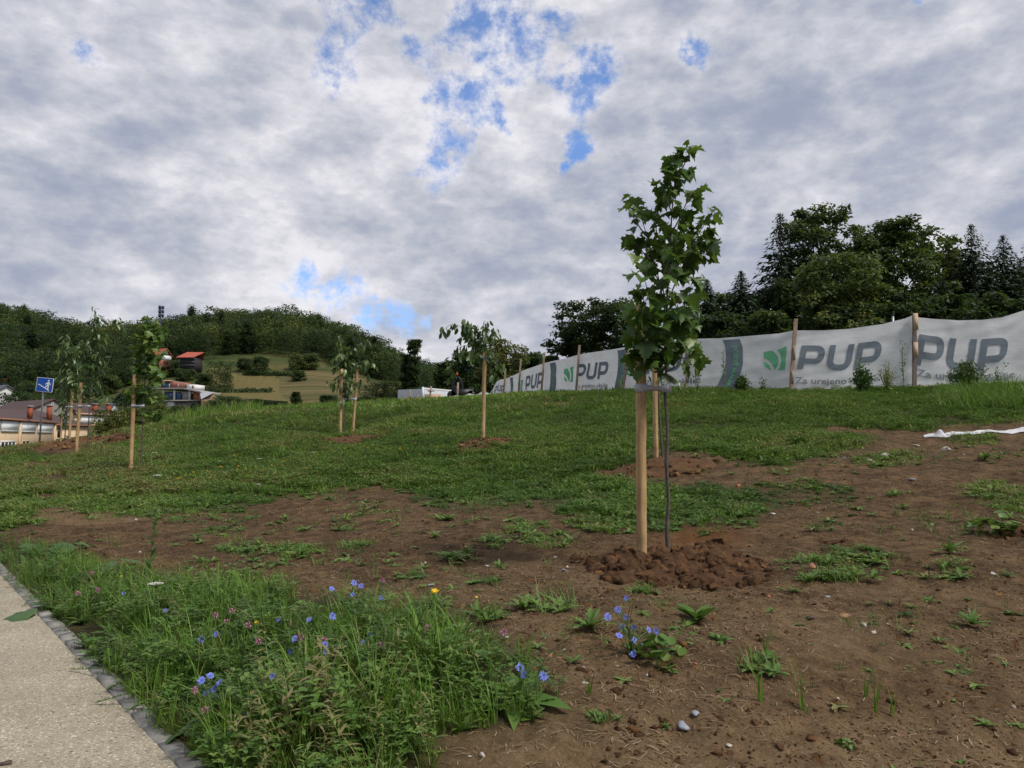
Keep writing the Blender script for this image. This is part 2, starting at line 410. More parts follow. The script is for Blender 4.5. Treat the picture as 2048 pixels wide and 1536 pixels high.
GREEN = [(480,1095,50,12),(430,1065,35,10),(1060,1055,60,16),(1000,1080,45,12),(1120,1085,60,10),(1620,985,110,22),(1500,1010,80,18),(1550,985,60,20),(1700,1120,90,22),(1660,1160,60,18),(1980,985,70,22),(2020,1010,60,20),(1900,1150,60,14),(1780,920,70,14),(1950,880,60,10),(600,1100,60,14),(720,1090,40,12),(1270,1050,120,18),(900,1120,40,8),(1850,1050,30,8),(1650,1050,40,8),(500,1170,80,18),(1100,1200,70,22),(1170,1250,45,18),(1290,1200,70,10),(1390,1225,45,18),(830,1160,30,8),(960,1160,50,9)]
def grassness(X, Y, Z=None):
    """1 on grass, 0 on bare soil"""
    X = np.asarray(X, float); Y = np.asarray(Y, float)
    if Z is None: Z = base_z(X, Y)
    px, py = proj(X, np.maximum(Y, 0.3), Z)
    dist = np.hypot(X, Y); sc = np.clip(8 / np.maximum(dist, 1), 0.15, 2.2)
    n = (fbm(X * 1.7, Y * 1.7, 4, 5) - 0.5); n2 = fbm(X * 4.1 + 9, Y * 4.1, 4, 8) - 0.5
    qx = px + n * 180 * sc; qy = py + (n * 46 + n2 * 40) * sc
    top = np.interp(qx, _tp[:, 0], _tp[:, 1])
    g = np.clip((top - qy) / (34 * sc) + 0.5, 0, 1)
    # strip of soil between x 1360..1760 rising to the right
    v = in_poly(px + n * 60 * sc, py + (n2 * 30) * sc, VERGE).astype(float)
    for (cx, cy, rx, ry) in BARE:
        d = ((qx - cx) / rx) ** 2 + ((qy - cy) / ry) ** 2; g = np.where(d < 1, g * np.clip((d - .45) / .5, 0, 1), g)
    for (cx, cy, rx, ry) in GREEN:
        d = ((px + n * 50 * sc - cx) / rx) ** 2 + ((py + n2 * 26 * sc - cy) / ry) ** 2; g = np.maximum(g, np.clip((1.1 - d) * 0.9, 0, 0.52))
    g = np.where(kerb_d(X, Y) < 0.02, 0, np.maximum(g, v))
    g = np.where(Y < 1.0, np.where(kerb_d(X, Y) < 1.5, 1.0, 0.0), g)
    return g, v, px, py

def micro(X, Y, g):
    d = np.hypot(X, Y); a = np.clip(1 - d / 30, 0, 1)
    n = (fbm(X * 3.1, Y * 3.1, 3, 21) - .5) * 0.06 + (fbm(X * 8, Y * 8, 5, 31) - .5) * 0.075 * np.clip(1.3 - g, 0.3, 1)
    big = (fbm(X * .7, Y * .7, 3, 41) - .5) * 0.14 * np.clip((d - 5) / 10, 0, 1)
    edge = np.clip((kerb_d(X, Y) - 0.02) / 0.5, 0, 1)
    return (n * a + big * np.clip((48 - d) / 10, 0, 1)) * np.where(d < 14, edge, 1)

def ground_z(X, Y):
    X = np.atleast_1d(np.asarray(X, float)); Y = np.atleast_1d(np.asarray(Y, float))
    z = base_z(X, Y); g, _, _, _ = grassness(X, Y, z)
    return z + micro(X, Y, g)
_march = np.concatenate([np.geomspace(1.8, 60, 1400), np.geomspace(60.2, 900, 700)])
def G(px, py, far=False):
    """first ground point under a photo pixel"""
    q = P(px, py, 1.0); x = q[0] * _march; z = CZ + (q[2] - CZ) * _march
    gz = base_z(x, _march); h = np.where(gz >= z)[0]
    if far: h = h[_march[h] > far]
    i = h[0] if len(h) else len(_march) - 1
    Y = _march[i]; X = x[i]
    return np.array([X, Y, float(ground_z(X, Y)[0])])
def gp(X, Y): return np.array([X, Y, float(ground_z(X, Y)[0])])
def at_dist(px, Y):
    X = (px - 1024) / F * (Y * CP + 0) * 1.0; return gp(X, Y)

def build_ground():
    fr = np.radians(np.linspace(-44, 44, 560)); s1 = np.radians(np.linspace(46, 314, 110)[1:-1])
    az = np.concatenate([fr, s1]); m = len(az)
    rr = np.concatenate([[0.25], np.geomspace(0.6, 60, 470), np.geomspace(61, 600, 110)[1:], np.geomspace(620, 5000, 14)])
    A, R = np.meshgrid(az, rr); X = R * np.sin(A); Y = R * np.cos(A)
    z = base_z(X, Y); g, v, px, py = grassness(X, Y, z); z = z + micro(X, Y, g)
    nearm = np.hypot(X, Y) < 16; xs, ys = X[nearm], Y[nearm]; g[nearm] = (g[nearm] + sum(grassness(xs + a_, ys + b_)[0] for a_, b_ in ((.12, .05), (-.12, -.03), (.03, .14), (-.04, -.13), (.2, -.1), (-.18, .12)))) / 7
    # the soil is dug down a hand's breadth under the path and its kerb
    kd = kerb_d(X, Y); z = np.where((kd < 0.02) & (np.hypot(X, Y) < 40), z - 0.12, z)
    V = np.stack([X, Y, z], -1).reshape(-1, 3); n = len(rr)
    i = np.arange(n - 1)[:, None] * m; k = np.arange(m)[None]; k2 = (k + 1) % m
    Fq = np.stack([i + k, i + k2, i + m + k2, i + m + k], -1).reshape(-1, 4)
    V = np.concatenate([V, [[0, 0, V[:m, 2].mean()]]]); c = len(V) - 1
    far = np.clip((R - 55) / 20, 0, 1)
    straw = (in_poly(px, py + (fbm(X * .03, Y * .03, 3, 3) - .5) * 30, [(425,738),(470,746),(560,752),(610,765),(600,812),(480,812),(440,790),(400,770)]) & (R > 150)).astype(float)
    rows = (in_poly(px, py, [(560,745),(640,740),(720,745),(800,765),(830,800),(600,812),(560,790)]) & (R > 150)).astype(float)
    orange = np.clip(1 - np.hypot((px - 1400) / 120, (py - 1075) / 45), 0, 1) * (R < 9)
    tan = np.clip((py - 1120 + (fbm(X * 1.2, Y * 1.2, 3, 77) - .5) * 500) / 300, 0, 1) * (R < 9)
    tan = np.maximum(tan, (np.hypot((px - 160) / 160, (py - 1030) / 22) < 1) * 0.8 * (R < 16))
    def f(a, fill=0): return np.concatenate([a.ravel(), [fill]])
    o = add('ground', (V, Fq), None, extra={'grass': f(g), 'far': f(far), 'straw': f(straw), 'rows': f(rows), 'tan': f(tan), 'orange': f(orange)}, smooth=True)
    o['kind'] = 'structure'
    return o
ground = build_ground()

def mat_ground():
    m, nt, N, L, B = nodes('soil and grass')
    tc = N.new('ShaderNodeTexCoord'); co = tc.outputs['Object']
    def at(n):
        a = N.new('ShaderNodeAttribute'); a.attribute_name = n; return a.outputs['Fac']
    n1 = tex(N, L, 'Noise', 2.1, co, Detail=9.0, Roughness=0.75); n2 = tex(N, L, 'Noise', 9.0, co, Detail=9.0, Roughness=0.75)
    n3 = tex(N, L, 'Noise', 60.0, co, Detail=6.0, Roughness=0.8); v1 = tex(N, L, 'Voronoi', 38.0, co); v2 = tex(N, L, 'Voronoi', 130.0, co)
    soil = ramp(N, L, n2.outputs[0], [(0.32, (0.050, 0.031, 0.018)), (0.46, (0.150, 0.098, 0.055)), (0.66, (0.270, 0.185, 0.108))])
    s2 = ramp(N, L, n1.outputs[0], [(0.36, (0.52, 0.50, 0.50)), (0.62, (1.15, 1.1, 1.0))])
    c = mixc(N, L, 1.0, soil.outputs[0], s2.outputs[0], 'MULTIPLY')
    s3 = ramp(N, L, n3.outputs[0], [(0.35, (0.55, 0.52, 0.5)), (0.55, (1.0, 1.0, 1.0)), (0.75, (1.45, 1.4, 1.3))])
    c = mixc(N, L, 0.8, c, s3.outputs[0], 'MULTIPLY')
    tanc = ramp(N, L, n2.outputs[0], [(0.3, (0.15, 0.098, 0.052)), (0.6, (0.31, 0.21, 0.115))])
    c = mixc(N, L, at('tan'), c, mixc(N, L, 0.6, tanc.outputs[0], s3.outputs[0], 'MULTIPLY'))
    c = mixc(N, L, at('orange'), c, (0.19, 0.085, 0.03))
    # fine pale grit
    gr = ramp(N, L, v2.outputs['Color'], [(0.86, (0, 0, 0)), (0.9, (1, 1, 1))]); gd = ramp(N, L, v2.outputs['Distance'], [(0.25, (1, 1, 1)), (0.4, (0, 0, 0))])
    gm = mixc(N, L, 1.0, gr.outputs[0], gd.outputs[0], 'MULTIPLY')
    c = mixc(N, L, gm, c, (0.27, 0.22, 0.17))
    grass = ramp(N, L, n2.outputs[0], [(0.3, (0.034, 0.033, 0.015)), (0.5, (0.060, 0.058, 0.024)), (0.72, (0.11, 0.085, 0.045))])
    c = mixc(N, L, at('grass'), c, grass.outputs[0])
    # far meadow
    fn = tex(N, L, 'Noise', 0.035, co, Detail=9.0, Roughness=0.7); fn2 = tex(N, L, 'Noise', 0.9, co, Detail=6.0, Roughness=0.8)
    mead = ramp(N, L, fn.outputs[0], [(0.33, (0.038, 0.056, 0.018)), (0.5, (0.062, 0.074, 0.025)), (0.62, (0.11, 0.095, 0.038))])
    md = ramp(N, L, fn2.outputs[0], [(0.3, (0.55, 0.6, 0.55)), (0.7, (1.3, 1.25, 1.2))])
    mc = mixc(N, L, 1.0, mead.outputs[0], md.outputs[0], 'MULTIPLY')
    st = mixc(N, L, 1.0, (0.14, 0.115, 0.045), md.outputs[0], 'MULTIPLY'); mc = mixc(N, L, at('straw'), mc, st)
    mp = N.new('ShaderNodeMapping'); L.new(co, mp.inputs[0]); mp.inputs['Rotation'].default_value = (0, 0, math.radians(-8)); mp.inputs['Scale'].default_value = (0.004, 0.16, 0.0)
    wv = tex(N, L, 'Noise', 1.6, mp.outputs[0], Detail=4.0, Roughness=0.7)
    rw = ramp(N, L, wv.outputs[0], [(0.42, (0.06, 0.068, 0.025)), (0.52, (0.10, 0.085, 0.036)), (0.6, (0.17, 0.125, 0.065))])
    mc = mixc(N, L, at('rows'), mc, mixc(N, L, 0.7, rw.outputs[0], md.outputs[0], 'MULTIPLY'))
    c = mixc(N, L, at('far'), c, mc)
    L.new(c, B.inputs['Base Color']); B.inputs['Roughness'].default_value = 0.95; B.inputs['Specular IOR Level'].default_value = 0.1
    b1 = bump(N, L, n2.outputs[0], None, 1.0, 0.09); b2 = bump(N, L, v1.outputs['Distance'], None, 0.5, 0.02, b1); bump(N, L, n3.outputs[0], B, 1.0, 0.02, b2)
    return m
ground.data.materials.append(mat_ground())

# ---------------------------------------------------------------- path and kerb
def build_path():
    m, nt, N, L, B = nodes('washed aggregate')
    tc = N.new('ShaderNodeTexCoord'); co = tc.outputs['Object']
    v = tex(N, L, 'Voronoi', 105.0, co); v2 = tex(N, L, 'Voronoi', 62.0, co); n = tex(N, L, 'Noise', 2.2, co, Detail=7.0, Roughness=0.7); n4 = tex(N, L, 'Noise', 260.0, co, Detail=2.0)
    sp = N.new('ShaderNodeSeparateColor'); L.new(v.outputs['Color'], sp.inputs[0])
    c1 = ramp(N, L, sp.outputs[0], [(0.0, (0.13, 0.115, 0.095)), (0.25, (0.30, 0.27, 0.205)), (0.7, (0.38, 0.35, 0.27)), (0.93, (0.52, 0.49, 0.41)), (1.0, (0.66, 0.63, 0.54))])
    c = mixc(N, L, ramp(N, L, v.outputs['Distance'], [(0.34, (0, 0, 0)), (0.55, (1, 1, 1))]).outputs[0], c1.outputs[0], (0.30, 0.27, 0.20))
    sp2 = N.new('ShaderNodeSeparateColor'); L.new(v2.outputs['Color'], sp2.inputs[0])
    dk = mixc(N, L, 1.0, ramp(N, L, sp2.outputs[1], [(0.90, (0, 0, 0)), (0.92, (1, 1, 1))]).outputs[0], ramp(N, L, v2.outputs['Distance'], [(0.22, (1, 1, 1)), (0.34, (0, 0, 0))]).outputs[0], 'MULTIPLY')
    c = mixc(N, L, dk, c, (0.075, 0.07, 0.085))
    c = mixc(N, L, 1.0, c, ramp(N, L, n.outputs[0], [(0.3, (0.80, 0.77, 0.74)), (0.65, (1.08, 1.05, 1.03))]).outputs[0], 'MULTIPLY')
    st = tex(N, L, 'Noise', 1.1, co, Detail=3.0); c = mixc(N, L, ramp(N, L, st.outputs[0], [(0.60, (0, 0, 0)), (0.74, (0.55, 0.55, 0.55))]).outputs[0], c, (0.22, 0.14, 0.08))
    L.new(c, B.inputs['Base Color']); B.inputs['Roughness'].default_value = 0.85; B.inputs['Specular IOR Level'].default_value = 0.2
    bump(N, L, v.outputs['Distance'], B, 0.5, 0.006)
    ts = np.linspace(-12, 26, 190); ws = np.linspace(0, 7, 60)
    T, W = np.meshgrid(ts, ws); X = K0[0] + KD[0] * T - KN[0] * (W + 0.0); Y = K0[1] + KD[1] * T - KN[1] * W
    nearz = np.clip((14 - np.hypot(X, Y)) / 5, 0, 1)
    z = np.where(nearz > 0, base_z(X, Y), base_z(X, Y)) + 0.004 + (fbm(X * 2, Y * 2, 3, 9) - .5) * 0.004
    z = np.where(W > 6.9, z - 0.2, z)
    V = np.stack([X, Y, z], -1).reshape(-1, 3); k, mm = T.shape
    i = np.arange(k - 1)[:, None] * mm + np.arange(mm - 1)[None]
    Fq = np.stack([i, i + 1, i + mm + 1, i + mm], -1).reshape(-1, 4)
    o = add('path', (V, Fq), m, smooth=True); o['kind'] = 'structure'
    mk = mat_plain('kerb concrete', (0.22, 0.21, 0.19), 0.9, 0.35, 9, bmp=0.5)
    items = []; t = -12.0; i = 0
    rg = np.random.default_rng(3)
    while t < 24:
        ln = 0.20; c2 = K0 + KD * (t + ln / 2) + KN * (0.037 + rg.normal(0, .0025)); z = float(base_z(c2[0], c2[1]))
        ang = math.atan2(KD[1], KD[0]) + rg.normal(0, .02)
        V, Fq = box((0, 0, 0), (ln - 0.007, 0.072, 0.11)); 
        V[:, 2] += 0.0; top = V[:, 2] > 0; V[top, :2] *= 0.95; V[top, 2] += rg.normal(0, .003, top.sum())
        V = V @ np.array(Matrix.Rotation(ang, 3, 'Z')).T + [c2[0], c2[1], z + 0.009 - 0.055 + rg.normal(0, .003)]
        items.append((V, Fq)); t += ln; i += 1
    o = add('kerb', merge(items), mk); o['kind'] = 'structure'
build_path()
# ---------------------------------------------------------------- leaf and grass materials
M_GRASS = mat_leaf('grass blades', [(0.0, (0.032, 0.066, 0.010)), (0.4, (0.090, 0.188, 0.018)), (0.75, (0.155, 0.268, 0.030)), (0.92, (0.19, 0.19, 0.055)), (1.0, (0.28, 0.22, 0.10))], 0.28, 0.55, 0.3)
M_WEED = mat_leaf('weed leaves', [(0.0, (0.028, 0.060, 0.012)), (0.45, (0.076, 0.150, 0.024)), (0.8, (0.145, 0.220, 0.045)), (1.0, (0.20, 0.17, 0.07))], 0.22, 0.5, 0.35)
M_STRAW = mat_leaf('dry straw', [(0.0, (0.12, 0.075, 0.04)), (0.5, (0.24, 0.165, 0.095)), (1.0, (0.42, 0.33, 0.21))], 0.0, 0.8, 0.1)
M_CLOD = None
def tri(Fq):
    Fq = np.asarray(Fq)
    return Fq if Fq.shape[1] == 3 else np.concatenate([Fq[:, [0, 1, 2]], Fq[:, [0, 2, 3]]])

def blade(h, w, lean, az, seg=3, x0=0, y0=0, curl=1.6):
    t = np.linspace(0, 1, seg + 1); r = lean * t ** curl; z = h * (t - 0.25 * (lean / max(h, 1e-3)) * t ** 2.2)
    c, s = math.cos(az), math.sin(az); V = []
    for i in range(seg):
        ww = w * (1 - t[i] ** 2.0 * 0.75) / 2
        V += [(x0 + c * r[i] - s * ww, y0 + s * r[i] + c * ww, z[i]), (x0 + c * r[i] + s * ww, y0 + s * r[i] - c * ww, z[i] + ww * .25)]
    V.append((x0 + c * r[-1], y0 + s * r[-1], z[-1])); Fq = []
    for i in range(seg - 1):
        a = 2 * i; Fq += [(a, a + 1, a + 3), (a, a + 3, a + 2)]
    a = 2 * (seg - 1); Fq.append((a, a + 1, a + 2))
    return np.array(V), np.array(Fq)
def tuft(rg, n, h, w, lean, seg=3, spread=0.05, dry=0.06):
    it = []
    for _ in range(n):
        hh = h * rg.uniform(0.45, 1.15); a = rg.uniform(0, 6.28); rr = spread * math.sqrt(rg.random()); b = rg.uniform(0, 6.28)
        V, Fq = blade(hh, w * rg.uniform(.6, 1.3), lean * hh * rg.uniform(.2, 1.3), a, seg, rr * math.cos(b), rr * math.sin(b))
        it.append((V, Fq, np.full(len(V), 0.6 if rg.random() < dry else rg.uniform(-.12, .12))))
    return merge(it)
def oval(l, w, bend, seg=4):
    """leaf along +y, normal +z, folded at the midrib"""
    t = np.linspace(0, 1, seg + 1); V = []; 
    for i, q in enumerate(t):
        ww = w / 2 * math.sin(math.pi * min(1, q * .93 + .04)) ** 0.8 if 0 < i < seg else 0
        z = -bend * l * q * q
        V.append((0, l * q, z))
        if ww: V += [(-ww, l * q, z + ww * .35), (ww, l * q, z + ww * .35)]
    idx = []; k = 0
    for i in range(seg + 1):
        idx.append((k, k + 1, k + 2) if 0 < i < seg else (k,)); k += len(idx[-1])
    Fq = []
    for i in range(seg):
        a, b = idx[i], idx[i + 1]
        if len(a) == 1: Fq += [(a[0], b[0], b[1]), (a[0], b[2], b[0])]
        elif len(b) == 1: Fq += [(a[0], b[0], a[1]), (a[0], a[2], b[0])]
        else: Fq += [(a[0], b[0], b[1]), (a[0], b[1], a[1]), (a[0], a[2], b[2]), (a[0], b[2], b[0])]
    return np.array(V), np.array(Fq)
def orient(VF, az, el, roll=0, at=(0, 0, 0), s=1.0):
    R = Matrix.Rotation(az, 3, 'Z') @ Matrix.Rotation(el, 3, 'X') @ Matrix.Rotation(roll, 3, 'Y')
    V = (VF[0] * s) @ np.array(R).T + np.array(at); return (V, VF[1])
def withT(VF, t): return (VF[0], VF[1], np.full(len(VF[0]), t))
def rosette(rg, n, l, w, el=0.5, bend=.35):
    it = []
    for i in range(n):
        q = oval(l * rg.uniform(.6, 1.1), w * rg.uniform(.8, 1.2), bend * rg.uniform(.4, 1.4))
        it.append(withT(orient(q, 6.28 * i / n + rg.normal(0, .3), el * rg.uniform(.3, 1.5), rg.normal(0, .2), (0, 0, 0.004)), rg.uniform(-.15, .15)))
    return merge(it)
def lobed(rg, l, w, n=5):
    """toothed dandelion-like leaf along y"""
    V = [(0, 0, 0)]; Fq = []
    ys = np.linspace(0.1, 1, n * 2)
    mid = [0]; 
    for i, y in enumerate(ys):
        ww = w / 2 * (math.sin(math.pi * (y * .8 + .12))) * (1.0 if i % 2 else 0.45)
        z = .25 * l * y - .35 * l * y * y
        a = len(V); V += [(0, l * y, z), (-ww, l * (y + (.03 if i % 2 else -.03)), z + ww * .3), (ww, l * (y + (.03 if i % 2 else -.03)), z + ww * .3)]
        mid.append(a)
    for i in range(1, len(mid)):
        p, q = mid[i - 1], mid[i]
        if i == 1: Fq += [(p, q, q + 1), (p, q + 2, q)]
        else: Fq += [(p, q, q + 1), (p, q + 1, p + 1), (p, p + 2, q + 2), (p, q + 2, q)]
    return np.array(V), np.array(Fq)
def dandelion(rg, n, l, w, el=.45):
    return merge([withT(orient(lobed(rg, l * rg.uniform(.6, 1.1), w * rg.uniform(.8, 1.2)), 6.28 * i / n + rg.normal(0, .3), el * rg.uniform(.3, 1.5), 0, (0, 0, .004)), rg.uniform(-.12, .15)) for i in range(n)])
def trefoil(rg, n, h, leaf):
    it = []
    for _ in range(n):
        a = rg.uniform(0, 6.28); rr = rg.uniform(.01, .07); x, y = rr * math.cos(a), rr * math.sin(a); hh = h * rg.uniform(.5, 1.1)
        st = blade(hh, .003, .02, a, 2, x, y); it.append(withT(st, 0.0)); tip = st[0][-1]
        for k in range(3):
            q = oval(leaf * rg.uniform(.8, 1.2), leaf * .75, .15, 3); it.append(withT(orient(q, k * 2.09 + a, rg.uniform(-.1, .5), 0, tip), rg.uniform(-.1, .15)))
    return merge(it)
def herb(rg, h, leaf, n, w=.28):
    it = []; az = rg.uniform(0, 6.28); lean = h * rg.uniform(.05, .3)
    st = blade(h, .005, lean, az, 4); it.append(withT(st, 0.05))
    for i in range(n):
        t = (i + .6) / n; x = lean * t ** 1.6; hgt = h * t * .97; a = i * 2.4 + rg.normal(0, .3)
        l = leaf * (1.15 - .7 * t) * rg.uniform(.8, 1.2)
        it.append(withT(orient(oval(l, l * w, rg.uniform(.1, .5)), a, rg.uniform(.1, .9), 0, (math.cos(az) * x, math.sin(az) * x, hgt)), rg.uniform(-.1, .2) + .15 * t))
        if rg.random() < .5: it.append(withT(orient(oval(l * .7, l * .7 * w, .3), a + rg.normal(0, 1), rg.uniform(.3, 1.1), 0, (math.cos(az) * x, math.sin(az) * x, hgt)), rg.uniform(-.1, .2) + .15 * t))
    return merge(it)
def spike(rg, h):
    it = [withT(blade(h, .003, h * .15, rg.uniform(0, 6.28), 3), .2)]; tip = it[0][0][-1]
    V, Fq = tube([tip + [0, 0, -.02], tip + [0, 0, -.005], tip + [0.002, 0, .012]], [.002, .0042, .001], 5); it.append((V, Fq, np.full(len(V), .7)))
    return merge(it)

def sample_region(n, Ymin, Ymax, margin=0.74, rg=RNG, power=1.0):
    """points spread over the ground seen in front of the camera, area density falling as 1/Y^power"""
    u = rg.random(n); e = 2 - power
    Y = (Ymin ** e + u * (Ymax ** e - Ymin ** e)) ** (1 / e)
    X = rg.uniform(-margin, margin, n) * (Y + 0.6)
    return X, Y

def build_grass():
    rg = np.random.default_rng(11)
    T_near = [tuft(rg, 16, .095, .0055, 1.4, 3, .08) for _ in range(6)] + [tuft(rg, 12, .15, .006, 1.0, 3, .06) for _ in range(1)]
    T_mid = [tuft(rg, 12, .105, .011, 1.4, 2, .13) for _ in range(6)]
    T_far = [tuft(rg, 8, .12, .022, 1.2, 2, .18) for _ in range(5)]
    W_near = [trefoil(rg, 12, .07, .022) for _ in range(3)] + [rosette(rg, 9, .10, .035) for _ in range(2)] + [dandelion(rg, 8, .12, .035) for _ in range(2)]
    items = []; witems = []
    def scat(T, X, Y, out, smin, smax, tmean, tvar, thr=.5, seed=0, patch=.35, flat=False):
        z = base_z(X, Y); g, v, px, py = grassness(X, Y, z); keep = (g > thr + rg.uniform(-.48, .48, len(X))) & (v < .5) & (px > -120) & (px < 2170)
        X, Y, g, px, py = X[keep], Y[keep], g[keep], px[keep], py[keep]; z = z[keep] + micro(X, Y, g)
        # irregular sward: patches of taller/lusher grass
        lush = fbm(X * .55, Y * .55, 4, 61); fine = fbm(X * 2.3, Y * 2.3, 3, 71)
        dns = (fine * .6 + lush * .4); k2 = dns > rg.uniform(.18, .42, len(X)); X, Y, z, lush, fine, px, py, g2 = [q[k2] for q in (X, Y, z, lush, fine, px, py, g)]
        sc = rg.uniform(smin, smax, len(X)) * (0.55 + 1.1 * np.clip((lush * .5 + fine * .5 - .25) * 1.7, 0, 1))
        tint = tmean + (lush - .5) * 1.1 + (fine - .5) * patch * 1.5 + rg.normal(0, tvar * 1.2, len(X)) + .4 * (rg.random(len(X)) < .05)
        # yellower, thinner sward on the left of the slope
        tint += np.clip((700 - px) / 900, 0, .6) * .35 * (py > 850)
        ch = rg.integers(0, len(T), len(X)); R = rotz(rg.uniform(0, 6.28, len(X)))
        sc = sc * np.where(g2 < .8, .62, 1.0); S3 = np.stack([sc ** .5, sc ** .5, sc], -1)
        pos = np.stack([X, Y, z - .005], -1)
        for k, t in enumerate(T):
            m = ch == k
            if m.any(): out.append(batch(t, pos[m], R[m], S3[m], tint[m]))
    X, Y = sample_region(16000, 5.0, 13, power=1.0, rg=rg); scat(T_near, X, Y, items, .75, 1.25, .42, .10)
    X, Y = sample_region(26000, 12, 22, power=.9, rg=rg); scat(T_mid, X, Y, items, .8, 1.3, .52, .13)
    X, Y = sample_region(24000, 20, 46, power=.6, rg=rg); scat(T_far, X, Y, items, .8, 1.35, .54, .14)
    X, Y = sample_region(15000, 5.0, 13, power=1.0, rg=rg); scat(W_near, X, Y, witems, .7, 1.5, .45, .12, patch=.1)
    X, Y = sample_region(22000, 12, 26, power=.9, rg=rg); scat(W_near[:3] , X, Y, witems, 1.0, 2.0, .52, .14, patch=.1)
    # the long tussocks at the right end of the fence
    tall = [tuft(rg, 26, .62, .012, .95, 4, .16, .12) for _ in range(4)]
    n = 230; px = rg.uniform(1880, 2110, n); Yt = rg.uniform(16.5, 20.5, n); Xt = (px - 1024) / F * Yt * 1.003
    keep = rg.random(n) < np.clip((px - 1870) / 90, 0, 1); Xt, Yt = Xt[keep], Yt[keep]; zt = base_z(Xt, Yt)
    for k in range(4):
        m = (np.arange(len(Xt)) % 4) == k; c = m.sum()
        items.append(batch(tall[k], np.stack([Xt[m], Yt[m], zt[m]], -1), rotz(rg.uniform(0, 6.28, c)), rg.uniform(.5, 1.0, c), rg.normal(.36, .1, c)))
    # tall grass fringe on the left crest
    fr = [tuft(rg, 14, .5, .016, .5, 3, .2, .15) for _ in range(3)]
    n = 520; px = rg.uniform(330, 860, n); Yt = np.interp(px, [330, 420, 600, 700, 860], [28.5, 28, 30.5, 32.5, 37]) + rg.normal(0, 1.3, n); Xt = (px - 1024) / F * Yt; zt = base_z(Xt, Yt)
    for k in range(3):
        m = (np.arange(n) % 3) == k; c = m.sum()
        items.append(batch(fr[k], np.stack([Xt[m], Yt[m], zt[m]], -1), rotz(rg.uniform(0, 6.28, c)), rg.uniform(.35, 1.0, c) * np.where(px[m] < 520, 1.0, .6), rg.normal(.45, .12, c)))
    o = add('grass', merge(items), M_GRASS); tag(o, 'uneven green grass growing over the slope up to the white banner fence', 'grass', kind='stuff')
    o = add('ground_cover', merge(witems), M_WEED); tag(o, 'low clover and broad-leaved weeds growing among the slope grass', 'weeds', kind='stuff')
build_grass()

def build_sparse():
    rg = np.random.default_rng(12)
    T = [tuft(rg, 9, .09, .004, .9, 3, .035, .1) for _ in range(3)] + [rosette(rg, 8, .07, .026, .35) for _ in range(2)] + [dandelion(rg, 8, .09, .03, .4) for _ in range(3)] + [trefoil(rg, 8, .03, .014) for _ in range(2)]
    X, Y = sample_region(8200, 2.3, 13, power=1.1, rg=rg); z = base_z(X, Y); g, v, px, py = grassness(X, Y, z)
    cl = fbm(X * 1.4, Y * 1.4, 3, 91); keep = (kerb_d(X, Y) > .1) & (v < .5) & (g < .6) & (cl > rg.uniform(.44, .72, len(X)))
    keep &= ~((px > 1150) & (px < 1540) & (py > 1060) & (py < 1190))
    keep &= rg.random(len(X)) < np.clip(1.1 - (py - 1080) / 420, .16, 1)
    X, Y, z, g = X[keep], Y[keep], z[keep], g[keep]; z = z + micro(X, Y, g); pos = np.stack([X, Y, z], -1); n = len(X); ch = rg.integers(0, len(T), n); it = []
    R = rotz(rg.uniform(0, 6.28, n)); sc = rg.uniform(.35, 1.0, n) * rg.choice([.7, 1, 1.5], n) * np.interp(Y, [2.5, 4, 7], [.42, .7, 1.1]); ti = rg.normal(.55, .16, n)
    for k, t in enumerate(T):
        m = ch == k; it.append(batch(t, pos[m], R[m], sc[m], ti[m]))
    tag(add('sprouting_weeds', merge(it), M_WEED), 'small scattered weeds and grass sprouts on the bare brown soil', 'weeds', kind='stuff')
    # straw litter
    S = []
    for _ in range(6):
        L_ = rg.uniform(.02, .075); a = rg.uniform(-.5, .5)
        V = np.array([(-L_ / 2, -.0009, .002), (-L_ / 2, .0009, .002), (0, .0009 + a * .012, .006), (0, -.0009 + a * .012, .006), (L_ / 2, .0008, .003), (L_ / 2, -.0008, .003)])
        S.append((V, np.array([(0, 1, 2), (0, 2, 3), (3, 2, 4), (3, 4, 5)])))
    X, Y = sample_region(76000, 2.2, 13, power=1.0, rg=rg); z = base_z(X, Y); g, v, px, py = grassness(X, Y, z)
    cl = fbm(X * 1.1 + 5, Y * 1.1, 4, 15); keep = (kerb_d(X, Y) > .06) & (g < .55) & (cl > rg.uniform(.35, .66, len(X)))
    X, Y, z, g = X[keep], Y[keep], z[keep], g[keep]; z = z + micro(X, Y, g); pos = np.stack([X, Y, z], -1); n = len(X); ch = rg.integers(0, 6, n)
    tl = Y; R = rotz(rg.uniform(0, 6.28, n)); sc = rg.uniform(.5, 1.3, n); ti = rg.beta(2, 2.6, n); it = []
    for k, t in enumerate(S):
        m = ch == k; it.append(batch(t, pos[m], R[m], np.stack([sc[m], sc[m] * (1 + Y[m] * .12), sc[m]], -1), ti[m]))
    tag(add('dry_straw', merge(it), M_STRAW), 'dry straw stalks littered over the bare soil', 'straw', kind='stuff')
build_sparse()

